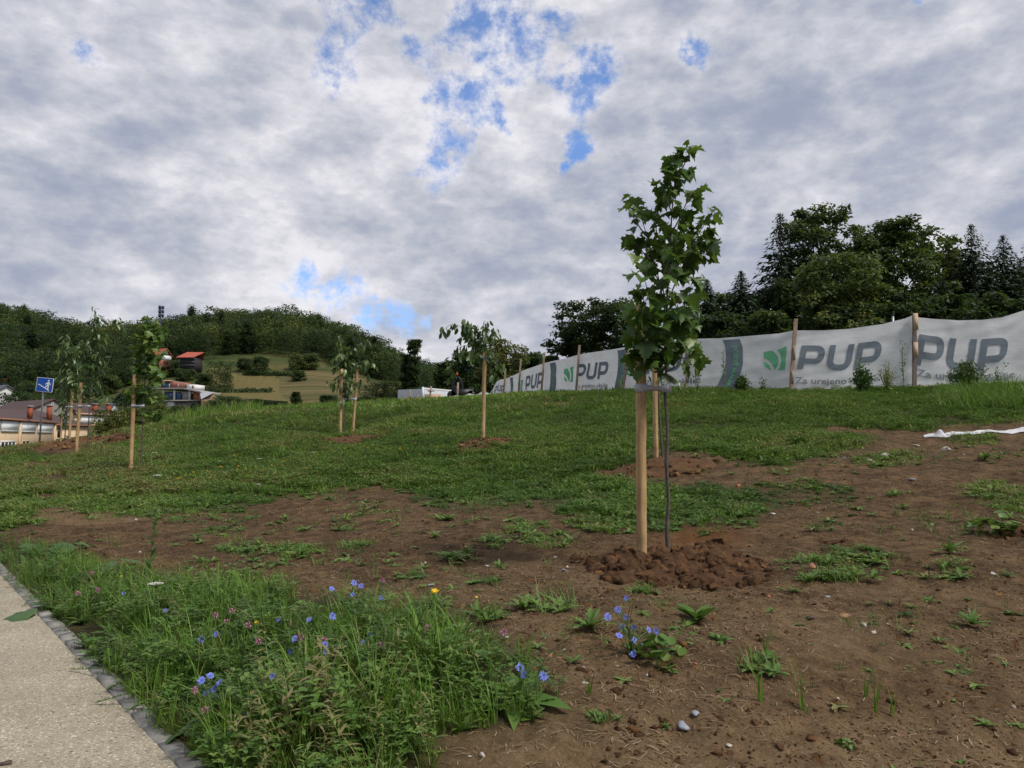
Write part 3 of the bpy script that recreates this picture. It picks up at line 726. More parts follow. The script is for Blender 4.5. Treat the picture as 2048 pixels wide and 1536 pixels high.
def lump(rg, sub=2, rough=.25, flat=.7, fine=1.0):
    bm = bmesh.new(); bmesh.ops.create_icosphere(bm, subdivisions=sub, radius=1.0)
    V = np.array([v.co[:] for v in bm.verts]); Fq = np.array([[v.index for v in f.verts] for f in bm.faces]); bm.free()
    o = rg.uniform(0, 50, 3)
    n = np.array([mnoise.noise(Vector(v * 1.1 + o)) + .5 * fine * mnoise.noise(Vector(v * 2.7 + o)) + .3 * fine * mnoise.noise(Vector(v * 6 + o)) for v in V])
    V = V * (1 + rough * n[:, None] * 1.6) * np.array([1, rg.uniform(.65, 1), flat])
    return V, Fq
def hull(rg, n=13, flat=.75, jit=.07):
    """angular lump: the hull of a few random points, broken up once more"""
    bm = bmesh.new()
    for q in unit(rg.normal(size=(n, 3))) * rg.uniform(.72, 1.15, (n, 1)) * [1, rg.uniform(.6, .95), flat]: bm.verts.new(q)
    bmesh.ops.convex_hull(bm, input=bm.verts[:]); bmesh.ops.delete(bm, geom=[v for v in bm.verts if not v.link_faces], context='VERTS')
    bmesh.ops.subdivide_edges(bm, edges=bm.edges[:], cuts=1, use_grid_fill=True); bmesh.ops.triangulate(bm, faces=bm.faces[:]); bm.verts.index_update()
    V = np.array([v.co[:] for v in bm.verts]); Fq = np.array([[v.index for v in f.verts] for f in bm.faces]); bm.free()
    return V + rg.normal(0, jit, V.shape), Fq
def mat_soil(name, stops):
    m, nt, N, L, B = nodes(name)
    a = N.new('ShaderNodeAttribute'); a.attribute_name = 'tint'; n = tex(N, L, 'Noise', 28.0, Detail=8.0, Roughness=.75); n2 = tex(N, L, 'Noise', 95.0, Detail=5.0, Roughness=.8)
    r = ramp(N, L, a.outputs['Fac'], stops); v = ramp(N, L, n.outputs[0], [(.3, (.55, .52, .5)), (.7, (1.25, 1.2, 1.15))])
    L.new(mixc(N, L, 1.0, r.outputs[0], v.outputs[0], 'MULTIPLY'), B.inputs['Base Color']); B.inputs['Roughness'].default_value = .95; B.inputs['Specular IOR Level'].default_value = .1
    b = bump(N, L, n.outputs[0], None, .8, .03); bump(N, L, n2.outputs[0], B, .7, .01, b)
    return m
M_CLOD = mat_soil('soil clods', [(0, (0.055, 0.032, 0.019)), (.45, (0.125, 0.070, 0.038)), (.8, (0.21, 0.11, 0.048)), (1, (0.30, 0.18, 0.09))])
def build_crumbs():
    rg = np.random.default_rng(14); Ls = [hull(rg, 9, .6, .06) for _ in range(5)]
    X, Y = sample_region(60000, 2.2, 12, power=1.3, rg=rg); z = base_z(X, Y); g, v, px, py = grassness(X, Y, z)
    cl = fbm(X * 1.9, Y * 1.9, 4, 55); keep = (kerb_d(X, Y) > .1) & (g < .6) & (cl > rg.uniform(.36, .6, len(X)))
    X, Y, z, g = X[keep], Y[keep], z[keep], g[keep]; z = z + micro(X, Y, g); n = len(X); ch = rg.integers(0, 5, n); R = rotz(rg.uniform(0, 6.28, n))
    sc = np.minimum(.0045 * (rg.pareto(2.3, n) + 1), .035); ti = np.clip(rg.normal(.46, .22, n), 0, .95); it = []
    pos = np.stack([X, Y, z - sc * .1], -1)
    for k, t in enumerate(Ls):
        m = ch == k; it.append(batch(t, pos[m], R[m], sc[m], ti[m]))
    tag(add('soil_crumbs', merge(it), M_CLOD), 'loose crumbs and small clods of brown soil on the bare ground', 'soil', kind='stuff')
build_crumbs()
# ---------------------------------------------------------------- weedy verge beside the path
M_CHIC = mat_plain('chicory blue', (0.17, 0.21, 0.62), .6, .15, 40, bmp=0)
M_CLOV = mat_plain('clover pink', (0.50, 0.20, 0.33), .7, .25, 90, bmp=0)
M_YEL = mat_plain('flower yellow', (0.75, 0.48, 0.02), .6, .12, 40, bmp=0)
M_WHT = mat_plain('flower white', (0.62, 0.64, 0.55), .7, .1, 40, bmp=0)
M_STEM = mat_plain('green stem', (0.075, 0.12, 0.035), .6, .2, 30, bmp=0)
M_BURD = mat_leaf('big leaves', [(0.0, (0.030, 0.065, 0.018)), (0.5, (0.06, 0.12, 0.03)), (1.0, (0.13, 0.19, 0.07))], .25, .45, .4, nscale=14)
def build_verge():
    rg = np.random.default_rng(21)
    thin = [tuft(rg, 22, .26, .0042, .75, 4, .06, .10) for _ in range(6)]
    wide = [tuft(rg, 9, .34, .011, .8, 5, .04, .04) for _ in range(4)]
    tref = [trefoil(rg, 16, .16, .022) for _ in range(5)]
    herbs = [herb(rg, rg.uniform(.18, .30), .055, 15, .3) for _ in range(5)]
    mug = [herb(rg, rg.uniform(.20, .28), .072, 24, .22) for _ in range(5)]
    ros = [rosette(rg, 9, .16, .05, .8, .5) for _ in range(4)]; spk = [spike(rg, rg.uniform(.22, .36)) for _ in range(4)]
    dan = [dandelion(rg, 9, .17, .045, .6) for _ in range(3)]
    items = []; gr = []
    def scat(T, n, out, smin, smax, tm, tv, want=None, Ymax=9.5):
        X, Y = sample_region(n, 1.3, Ymax, power=1.0, rg=rg, margin=.80); z = base_z(X, Y); g, v, px, py = grassness(X, Y, z); kd = kerb_d(X, Y)
        keep = (kd > np.interp(Y, [3, 6], [.06, .0])) & (v > .5)
        thinz = np.clip((px - 480) / 200, 0, 1) * np.clip((1370 - py) / 120, 0, 1); keep &= ~((fbm(X * 2.6, Y * 2.6, 3, 44) < .33 * (Y > 3.2) + .33 * thinz))
        if want is not None: keep &= rg.random(n) < want(px, py)
        X, Y, z, px, py, kd = [q[keep] for q in (X, Y, z, px, py, kd)]; m_ = len(X)
        cl = fbm(X * 1.8, Y * 1.8, 3, 33); hgt = np.clip(.55 + kd * 1.4, .55, 1.0) * (.6 + .8 * cl) * np.interp(py, [1085, 1150, 1300, 1400], [.75, .85, 1.0, 1.05])
        # lower, thinner cover at the edge towards the bare soil
        sc = rg.uniform(smin, smax, m_) * hgt; ti = rg.normal(tm, tv, m_) + (cl - .5) * .5; ch = rg.integers(0, len(T), m_); R = rotz(rg.uniform(0, 6.28, m_))
        ed = sum(grassness(X + a_, Y + b_)[1] for a_, b_ in ((.22, 0), (.1, .28), (.22, -.2), (0, -.28), (.38, .1))) / 5; sc = sc * (.42 + .58 * ed)
        z = z + micro(X, Y, np.ones(m_)) - .005
        for k, t in enumerate(T):
            q = ch == k
            if q.any(): out.append(batch(t, np.stack([X, Y, z], -1)[q], R[q], sc[q], ti[q]))
    bl = lambda px, py: np.clip(1.15 - np.hypot((px - 620) / 330, (py - 1500) / 170), 0, 1)
    scat(thin, 6500, gr, .6, 1.2, .40, .16)
    scat(wide, 1300, gr, .6, 1.15, .38, .12, lambda px, py: np.clip(.22 + 1.4 * np.clip(1.1 - np.hypot((px - 900) / 200, (py - 1370) / 120), 0, 1), 0, 1))
    scat(tref, 5200, items, .7, 1.25, .42, .14)
    scat(herbs, 1900, items, .6, 1.1, .5, .15)
    scat(mug, 1700, items, .7, 1.15, .72, .10, bl, 5.5)
    scat(ros, 700, items, .7, 1.2, .42, .12); scat(dan, 500, items, .7, 1.1, .48, .1)
    scat(spk, 420, items, .7, 1.1, .55, .1)
    tag(add('verge_grass', merge(gr), M_GRASS), 'long unmown grass along the kerb of the pale path', 'grass', kind='stuff')
    tag(add('verge_weeds', merge(items), M_WEED), 'dense leafy weeds and clover in the verge beside the path', 'weeds', kind='stuff')
build_verge()

def stem_to(base, tip, rg, r=.0022, bend=.25):
    base = np.array(base, float); tip = np.array(tip, float); d = tip - base
    mid = base + d * [.25, .25, .6] + [rg.normal(0, .01), rg.normal(0, .01), 0]
    return tube(smooth_path([base, mid, tip], 4), [r * 1.2] * 4 + [r] * 4 + [r * .7], 5, False)
def chicory_head(c, facing, rg, r=.019):
    facing = unit(np.array(facing)); ref = np.array([0, 0, 1.0]) if abs(facing[2]) < .9 else np.array([1.0, 0, 0])
    u = unit(np.cross(facing, ref)); v = np.cross(facing, u); n = 15; V = []; Fq = []
    for layer, (k, rr, lift) in enumerate(((n, r, .002), (9, r * .62, .006))):
        for i in range(k):
            a = 2 * math.pi * i / k + layer * .2 + rg.normal(0, .05); d = math.cos(a) * u + math.sin(a) * v; s = np.cross(facing, d); l = rr * rg.uniform(.75, 1.15); w = l * .13; b = len(V)
            V += [c + d * .002, c + d * l * .5 + s * w + facing * lift, c + d * l * .96 + s * w * .9 + facing * lift * 1.3, c + d * l + facing * lift * 1.3, c + d * l * .96 - s * w * .9 + facing * lift * 1.3, c + d * l * .5 - s * w + facing * lift]
            Fq += [(b, b + 1, b + 5), (b + 1, b + 2, b + 5), (b + 2, b + 4, b + 5), (b + 2, b + 3, b + 4)]
    return np.array(V), np.array(Fq)
def at_px(px, py, Y): return P(px, py, Y)
def chicory(base, heads, label, seed, twigs=4):
    rg = np.random.default_rng(seed); b = G(*base); root = empty('chicory_plant', b, label, 'flowering plant', 'blue chicory plants')
    st = []; lv = []
    for (hx, hy) in heads:
        tip = at_px(hx, hy, b[1] + rg.normal(0, .06)); st.append(stem_to(b + [rg.normal(0, .01), rg.normal(0, .01), 0], tip, rg))
    for _ in range(twigs):
        tip = np.array(b) + [rg.normal(0, .10), rg.normal(0, .08), rg.uniform(.12, .28)]; st.append(stem_to(b, tip, rg, .0016))
    for k in range(14):
        j = rg.integers(0, len(st)); V = st[j][0]; p = V[rg.integers(5, len(V) - 5)]
        lv.append(orient(lobed(rg, rg.uniform(.03, .07), .016), rg.uniform(0, 6.28), rg.uniform(.2, .9), 0, p))
    lv += [orient(lobed(rg, rg.uniform(.09, .13), .03), rg.uniform(0, 6.28), rg.uniform(.1, .7), 0, b) for _ in range(6)]
    add('stem', merge(st), M_STEM, root)
    add('leaves', (*merge(lv), np.full(sum(len(q[0]) for q in lv), .35)), M_WEED, root)
    for (hx, hy), s in zip(heads, st):
        c = s[0][-1] if False else np.mean(s[0][-5:], axis=0)
        fc = np.array([rg.normal(0, .6), -1.0 + rg.normal(0, .3), rg.uniform(.1, 1.3)])
        add('flower', chicory_head(c, fc, rg, rg.uniform(.013, .019)), M_CHIC, root)
    return root
chicory((425, 1440), [(420,1352),(428,1380),(412,1385),(440,1366),(403,1362)], 'blue chicory with a dense cluster of blooms near the kerb', 1)
chicory((505, 1500), [(490,1430),(515,1428)], 'blue chicory with two low blooms side by side at the bottom', 2)
chicory((560, 1490), [(547,1415),(545,1353)], 'blue chicory with one bloom above another in the bottom verge', 3)
chicory((420, 1345), [(403,1280),(433,1268)], 'blue chicory with two wide open blooms in the middle of the verge', 4)
chicory((345, 1275), [(330,1222)], 'single-bloomed blue chicory left of the pink clover', 5)
chicory((262, 1235), [(247,1187)], 'single blue chicory bloom farthest left along the verge', 6)
chicory((612, 1345), [(590,1278),(582,1302)], 'blue chicory with two small blooms halfway along the verge', 7)
chicory((648, 1365), [(652,1304),(650,1290),(665,1232)], 'blue chicory with three blooms strung up a tall stem', 8)
chicory((625, 1300), [(618,1240),(556,1240)], 'blue chicory with two blooms spread wide at the soil edge', 9)
chicory((700, 1250), [(708,1166),(722,1172),(705,1190),(663,1178)], 'tall blue chicory with four blooms standing against bare soil', 10)
chicory((765, 1250), [(762,1196),(785,1268)], 'small blue chicory at the far corner of the verge', 11)
chicory((745, 1330), [(743,1268),(725,1285)], 'blue chicory half hidden among the grass right of the verge middle', 12)
chicory((1065, 1420), [(1040,1335),(1087,1352),(1048,1350)], 'blue chicory at the right tip of the verge by bare soil', 13)
chicory((1262, 1310), [(1253,1197),(1235,1220),(1215,1234),(1250,1235),(1245,1254),(1268,1255),(1297,1260),(1312,1262),(1268,1280),(1267,1308),(1238,1272),(1287,1292)], 'bushy blue chicory with many blooms standing alone on bare soil', 14, 8)

def flower_ball(c, r, rg, n=60, spike_=1.35):
    d = unit(rg.normal(size=(n, 3)) + [0, 0, .3]); Pp = c + d * r * .35; V, Fq = leafquads(Pp, d, unit(np.cross(d, rg.normal(size=(n, 3)))), r * .9, r * .35)
    return V, Fq
def clover(hx, hy, drop, label, seed):
    rg = np.random.default_rng(seed + 100); b = G(hx + rg.normal(0, 5), hy + drop); c = at_px(hx, hy, b[1])
    root = empty('red_clover', b, label, 'flower', 'pink clover flowers in the verge')
    add('stem', stem_to(b, c, rg, .0016), M_STEM, root)
    l = merge([withT(orient(oval(.03, .016, .2), rg.uniform(0, 6.28), .4, 0, c - [0, 0, .018]), .5) for _ in range(4)] + [withT(orient(oval(.035, .02, .2), rg.uniform(0, 6.28), .3, 0, (b + c) / 2), .4) for _ in range(3)])
    add('leaves', l, M_WEED, root); add('flower_head', flower_ball(c, .0135, rg), M_CLOV, root)
for i, (hx, hy, dr, lb) in enumerate([(453,1244,70,'pink clover head beside the two open blue chicory blooms'),(497,1250,80,'second pink clover head, just left of the small yellow flower'),(464,1222,60,'upper pink clover head at the back of the verge'),
    (431,1230,60,'browning pink clover head above the chicory pair'),(517,1283,80,'pale pink clover head below the small yellow flower'),(389,1380,70,'pink clover head left of the dense chicory cluster'),
    (411,1421,70,'bright pink clover head below the dense chicory cluster'),(570,1374,80,'pale clover head right of the stacked chicory blooms'),(619,1416,70,'dark pink clover head above the pale leafy herbs'),
    (601,1275,70,'pink clover head touching the mid-verge chicory'),(156,1187,50,'small pink clover near the far end of the kerb'),(195,1180,50,'small pink clover right of its twin near the kerb'),
    (184,1146,45,'farthest pink clover up the verge'),(501,1213,45,'faint pink clover at the soil edge'),(855,1256,70,'lone pink clover among wide grass blades'),(758,1291,80,'pink clover head in the right half of the verge'),
    (649,1281,80,'pink clover on a tall stalk in the verge centre'),(1008,1265,75,'pink clover leaning over the bare soil at the right'),(765,1162,50,'pink clover standing right of the tall chicory')]):
    clover(hx, hy, dr, lb, i)

def daisy(name, base, head, label, cat, mat, r, seed, n=18, group=None, leaf=True):
    rg = np.random.default_rng(seed); b = G(*base); c = at_px(head[0], head[1], b[1] + .01)
    root = empty(name, b, label, cat, group); add('stem', stem_to(b, c, rg, .0026), M_STEM, root)
    f = unit(np.array([.1, -.5, 1.0])); ref = np.array([1.0, 0, 0]); u = unit(np.cross(f, ref)); v = np.cross(f, u)
    a = rg.uniform(0, 6.28, n * 3); d = np.cos(a)[:, None] * u + np.sin(a)[:, None] * v; V, Fq = leafquads(np.repeat(c[None], n * 3, 0), d + f * rg.uniform(.1, .8, (n * 3, 1)), np.repeat(f[None], n * 3, 0), r, r * .3)
    add('flower_head', (V, Fq), mat, root)
    if leaf: add('leaves', merge([withT(orient(lobed(rg, .12, .035), i * 1.1, rg.uniform(.2, .9), 0, b), .6) for i in range(7)]), M_WEED, root)
daisy('hawkweed', (907, 1262), (870, 1184), 'yellow hawkweed bloom on a long leaning stem over toothed leaves', 'flower', M_YEL, .021, 1)
daisy('yellow_flower', (515, 1305), (513, 1246), 'small yellow flower among the pink clover in the verge', 'flower', M_YEL, .013, 2, 8)
daisy('yellow_flower', (250, 1200), (243, 1153), 'small yellow flower at the left of the white umbel', 'flower', M_YEL, .011, 3, 8)
daisy('yellow_flower', (952, 1230), (953, 1195), 'small yellow flower on the soil right of the hawkweed', 'flower', M_YEL, .01, 4, 8)

def umbel(base, head, R, label, seed, group=None):
    rg = np.random.default_rng(seed + 60); b = G(*base); c = at_px(head[0], head[1], b[1]); root = empty('wild_carrot', b, label, 'flower', group)
    st = [tube(smooth_path([b, (b + c) / 2 + [.01, 0, 0], c - [0, 0, R * .7]], 3), .0028 * max(1, R / .05), 5, False)]; heads = []
    for i in range(26):
        a = i * 2.4; rr = R * math.sqrt((i + .5) / 26); q = c + [rr * math.cos(a), rr * math.sin(a), -.12 * rr * rr / R]
        st.append(tube([c - [0, 0, R * .7], q], .0009 * max(1, R / .05), 3, False)); d = unit(rg.normal(size=(16, 3)) + [0, 0, 1.0]); heads.append(leafquads(q + rg.normal(0, R * .09, (16, 3)) * [1, 1, .2], d * [1, 1, .3], np.tile([0, 0, 1.0], (16, 1)) + rg.normal(0, .2, (16, 3)), R * .14, R * .13))
    add('stem', merge(st), M_STEM, root); add('flower_head', merge(heads), M_WHT, root)
umbel((318, 1290), (312, 1166), .036, 'white wild carrot umbel rising from the verge', 1)

def big_leaf(px, py, size, label, seed, tilt=.25, Y=None, up=.05, az=None, t=.5):
    rg = np.random.default_rng(seed); b = G(px, py); root = empty('burdock_leaf', b, label, 'leaf plant')
    n = 18; V = [(0, 0, 0)]; Fq = []
    for ring in (0.5, 1.0):
        for k in range(n):
            a = 2 * math.pi * k / n; r = ring * size * (1 + .12 * math.cos(a) + .05 * rg.normal()) * (.55 if abs(a - math.pi) < .2 else 1); V.append((r * math.cos(a) * 1.15, r * math.sin(a) * .9, -.18 * size * ring ** 2 + .06 * size * math.sin(5 * a) * ring))
    for k in range(n):
        k2 = (k + 1) % n; Fq += [(0, 1 + k, 1 + k2), (1 + k, 1 + n + k, 1 + n + k2), (1 + k, 1 + n + k2, 1 + k2)]
    az = rg.uniform(0, 6.28) if az is None else az
    L_ = orient((np.array(V), np.array(Fq)), az, tilt, rg.normal(0, .15), b + [0, 0, up + size * .3])
    add('leaf_blade', (*L_, np.full(len(V), t)), M_BURD, root, smooth=True); add('leaf_stalk', tube([b, b + [0, 0, up + size * .3]], .004, 5), M_STEM, root)
for a in [(395,1210,.085,'large round burdock leaf standing at the back of the verge',1,.9,None,.06),(415,1240,.08,'pale round burdock leaf below the larger one in the verge',2,.6,None,.03),(40,1236,.10,'dark drooping leaf lying flat on the path edge',3,.12,None,.0),
          (95,1220,.085,'broad leaf sprawling over the kerb beside its darker neighbour',4,.3,None,.01),(345,1480,.05,'round dark leaf lying over the kerb at the bottom',5,.5,None,.0),(205,1165,.10,'broad pale leaf among the weeds at the upper verge',6,.5,None,.08),
          (120,1110,.11,'wide leaf nearest the far end of the kerb',7,.35,None,.05),(265,1130,.08,'low wide leaf on soil right of the thin green stalk',8,.2,None,.02),(60,1110,.10,'wide leaf crowding the kerb at the left picture edge',9,.4,None,.05),(165,1100,.09,'wide leaf at the edge of bare soil above the verge',10,.3,None,.03)]:
    big_leaf(*a)
def tall_weed(base, top, label, seed, name='thistle', lean=0):
    rg = np.random.default_rng(seed); b = G(*base); c = at_px(top[0], top[1], b[1]); root = empty(name, b, label, 'weed')
    p = smooth_path([b, (b + c) / 2 + [rg.normal(0, .01), 0, 0], c], 6); add('stem', tube(p, np.linspace(.005, .002, len(p)), 6), M_STEM, root)
    h = c[2] - b[2]; it = []
    for i in range(22):
        t = (i + 1) / 23; q = p[int(t * (len(p) - 1))]; it.append(withT(orient(lobed(rg, h * .22 * (1.1 - .7 * t), h * .06), i * 2.4, rg.uniform(.3, 1.0), 0, q), rg.uniform(.2, .5)))
    add('leaves', merge(it), M_WEED, root)
tall_weed((298, 1165), (318, 1015), 'thin tall thistle stalk standing in front of bare soil', 41)
tall_weed((140, 1120), (134, 1080), 'short thistle at the upper end of the verge', 42)

def clump(px, py, label, kind, seed, s=1.0, cat='weed', name='weed_clump', t=.5):
    rg = np.random.default_rng(seed); b = G(px, py)
    if kind == 'ros': q = merge([rosette(rg, 11, .15 * s, .045 * s, .6), rosette(rg, 7, .10 * s, .035 * s, 1.0)]); m = M_WEED
    elif kind == 'dan': q = merge([dandelion(rg, 12, .17 * s, .045 * s, .5), dandelion(rg, 8, .12 * s, .04 * s, .9)]); m = M_WEED
    elif kind == 'grass': q = tuft(rg, 60, .16 * s, .005, .9, 4, .09 * s); m = M_GRASS
    elif kind == 'mix':
        a = tuft(rg, 45, .14 * s, .006, .9, 4, .12 * s); d = merge([(x[0] + [rg.normal(0, .08 * s), rg.normal(0, .06 * s), 0], x[1], x[2]) for x in [dandelion(rg, 8, .11 * s, .035 * s) for _ in range(5)]]); q = merge([a, d]); m = M_WEED
    elif kind == 'round':
        it = []
        for k in range(46):
            a = rg.uniform(0, 6.28); r = .11 * s * math.sqrt(rg.random()); h = .10 * s * rg.uniform(.4, 1.1) * (1.2 - r / (.12 * s) * .7); x, y = r * math.cos(a), r * math.sin(a)
            n = 8; V = [(0, 0, 0)] + [(.022 * s * math.cos(6.28 * j / n) * (1 + .15 * (j % 2)), .022 * s * math.sin(6.28 * j / n) * (1 + .15 * (j % 2)), .005 * s) for j in range(n)]; Fq = [(0, 1 + j, 1 + (j + 1) % n) for j in range(n)]
            it.append(withT(orient((np.array(V), np.array(Fq)), a, rg.uniform(-.2, .9), rg.normal(0, .4), (x, y, h)), rg.uniform(-.2, .25))); it.append(withT(blade(h, .003, .02, a, 2, x * .7, y * .7), -.1))
        q = merge(it); m = M_WEED
    V, Fq, T = q; o = add(name, (V + b, Fq, T + t), m, origin=b); tag(o, label, cat, 'weed clumps on the bare soil')
for i, a in enumerate([(1095,1218,'spreading dark green weed clump left of the lone chicory','mix',1.25),(1180,1262,'upright toothed weed clump beside the lone chicory','dan',1.0),(1395,1240,'flat star-shaped rosette below the soil mound','ros',1.05),(1320,1325,'round-leaved ground ivy beside the lone chicory','round',1.0),
    (1520,1340,'low weed with upright grass blades right of the lone chicory','mix',.8),(1035,1410,'broad-leaved rosette at the right end of the verge','ros',1.35),(1990,1068,'bushy round-leaved weed near the right picture edge','round',1.7),(1290,1185,'trailing weed just below the soil mound','mix',.7),
    (1440,1285,'small rosette between the ivy and the grass sprouts','ros',.5),(870,1215,'lobed weed clump behind the hawkweed','dan',.9),(985,1235,'leafy weed right of the hawkweed stem','mix',.8),(510,1195,'long dark grass clump at the back of the verge','grass',1.3),
    (1900,1115,'dandelion rosette on soil at the right','dan',1.0),(1680,1165,'grassy clump right of the soil mound','mix',1.1),(1945,1255,'toothed weed near the right edge of the bare soil','dan',.7),(1970,925,'weed rosette by the upper right track','dan',1.2),
    (700,1060,'small yellowish weed tuft in the middle of bare soil','mix',.5),(1330,1455,'tiny seedling beside the grey stone','ros',.25),(1690,1500,'tiny two-leaved seedling at the bottom','round',.3),(835,1150,'small weed tuft left of the white pebbles','mix',.5),
    (1000,1145,'fresh green tuft on soil left of the mound','dan',.6),(870,1075,'small rosette in mid soil left of the stake','dan',.6),(900,1120,'spiky weed tuft below its smaller neighbour','dan',.75),(1200,1440,'low sprig at the verge tip near bare soil','mix',.35),(1790,990,'weed cluster on soil in line with the pale stones','mix',.9)]):
    clump(a[0], a[1], a[2], a[3], 300 + i, a[4], t=.5 if i % 3 else .62)
def sprout(px, py, s, label, seed):
    rg = np.random.default_rng(seed); b = G(px, py); V, Fq, T = tuft(rg, 5, .17 * s, .0065, .35, 4, .008, 0); tag(add('grass_sprout', (V + b, Fq, T + .45), M_GRASS, origin=b), label, 'grass sprout', 'single grass sprouts on the bare soil')
for i, a in enumerate([(1522,1412,1.1,'lone grass sprout straight below the low weed'),(1606,1420,1.3,'tallest thin grass sprout on bare soil'),(1730,1400,1.0,'forked grass sprout in the lower right soil'),(1752,1430,1.2,'grass sprout leaning left of the last one'),(1783,1430,.8,'short stout grass sprout rightmost of the row'),(1530,1310,1.0,'grass sprout inside the low weed patch'),(1180,1390,.9,'grass sprout near the verge tip')]):
    sprout(*a, 700 + i)

# yellow and white flowers scattered in the slope grass
rgf = np.random.default_rng(77)
YF = [(650,262),(898,303),(1045,300),(1085,270),(1132,262),(1213,255),(1290,230),(1298,245),(1380,188),(1450,285),(1465,270),(1495,245),(1535,255),(1590,220),(1795,243),(1530,305),(1230,290),(985,315),(1370,150),(1960,145),(1000,228),(1385,255),(1060,290),(700,335),(1660,200),(820,330),(1440,260),(1395,228),(960,215),(1720,160),(1300,100),(1530,110),(1620,90)]
YF = [(x / 2.926, 860 + y / 2.926) for x, y in YF] + [(720,893),(745,900),(780,905),(800,897),(830,893),(818,902),(840,910),(690,903),(875,900),(660,885),(800,905),(735,905)]
yhead = None
for i, (px, py) in enumerate(YF):
    b = G(px, py + rgf.uniform(4, 9)); c = P(px, py, b[1]); c[2] = max(c[2], b[2] + .10)
    if yhead is None:
        root = empty('meadow_flower', b, 'small yellow dandelion-like flower in the slope grass', 'flower', 'yellow flowers in the slope grass')
        n = 22; d = unit(rgf.normal(size=(n, 3)) * [1, 1, .5] + [0, -.2, .5]); V, Fq = leafquads(np.zeros((n, 3)), d, rgf.normal(size=(n, 3)), .024, .012)
        yh = add('flower_head', (V + c, Fq), M_YEL, root); ys = add('stem', tube([b - [0, 0, .0], c], .003, 4, False), M_STEM, root); yhead = (root, yh, ys, c[2] - b[2])
    else:
        r0, yh, ys, h0 = yhead; r = r0.copy(); COL.objects.link(r); r.location = [float(a) for a in b]; s = (c[2] - b[2]) / h0
        for q in (yh, ys):
            k = q.copy(); COL.objects.link(k); k.parent = r
        f = max(.8, min(1.5, s)); r.scale = (f, f, f)
for i, a in enumerate([((316,965),(316,950),.075,'largest white umbel right of the left stake'),((440,930),(438,922),.06,'white umbel on the grass left of the small stakes'),((402,938),(400,930),.05,'white umbel in a loose group of three, leftmost'),((517,985),(517,968),.04,'white umbel above the edge of bare soil'),((410,935),(411,926),.04,'white umbel second in the loose group'),
      ((520,925),(519,917),.05,'white umbel near the middle of the left slope'),((625,915),(625,905),.05,'white umbel below the paired stakes'),((308,925),(309,905),.05,'white umbel just right of the left sapling'),((200,893),(200,884),.05,'white umbel by the second left sapling'),((190,895),(187,887),.05,'white umbel left of its twin by the second sapling'),((1428,790),(1428,785),.07,'white bloom below the banner fence')]):
    umbel(*a, 10 + i, 'white umbels in the slope grass')
# ---------------------------------------------------------------- young trees with stakes
M_MAPLE = mat_leaf('maple leaves', [(0.0, (0.020, 0.048, 0.012)), (0.45, (0.045, 0.100, 0.018)), (0.8, (0.080, 0.150, 0.025)), (1.0, (0.15, 0.21, 0.04))], .32, .42, .4)
M_CHERRY = mat_leaf('cherry leaves', [(0.0, (0.030, 0.060, 0.020)), (0.5, (0.065, 0.115, 0.032)), (1.0, (0.16, 0.22, 0.075))], .30, .36, .5)
def mat_bark(name, a, b, sc=30):
    m, nt, N, L, B = nodes(name); n = tex(N, L, 'Noise', sc, Detail=8.0, Roughness=.7); r = ramp(N, L, n.outputs[0], [(.3, a), (.7, b)])
    L.new(r.outputs[0], B.inputs['Base Color']); B.inputs['Roughness'].default_value = .85; bump(N, L, n.outputs[0], B, .5, .01); return m
M_BARKY = mat_bark('young bark', (0.045, 0.035, 0.032), (0.115, 0.09, 0.08), 45)
M_BARK = mat_bark('bark', (0.03, 0.025, 0.02), (0.09, 0.075, 0.06), 6)
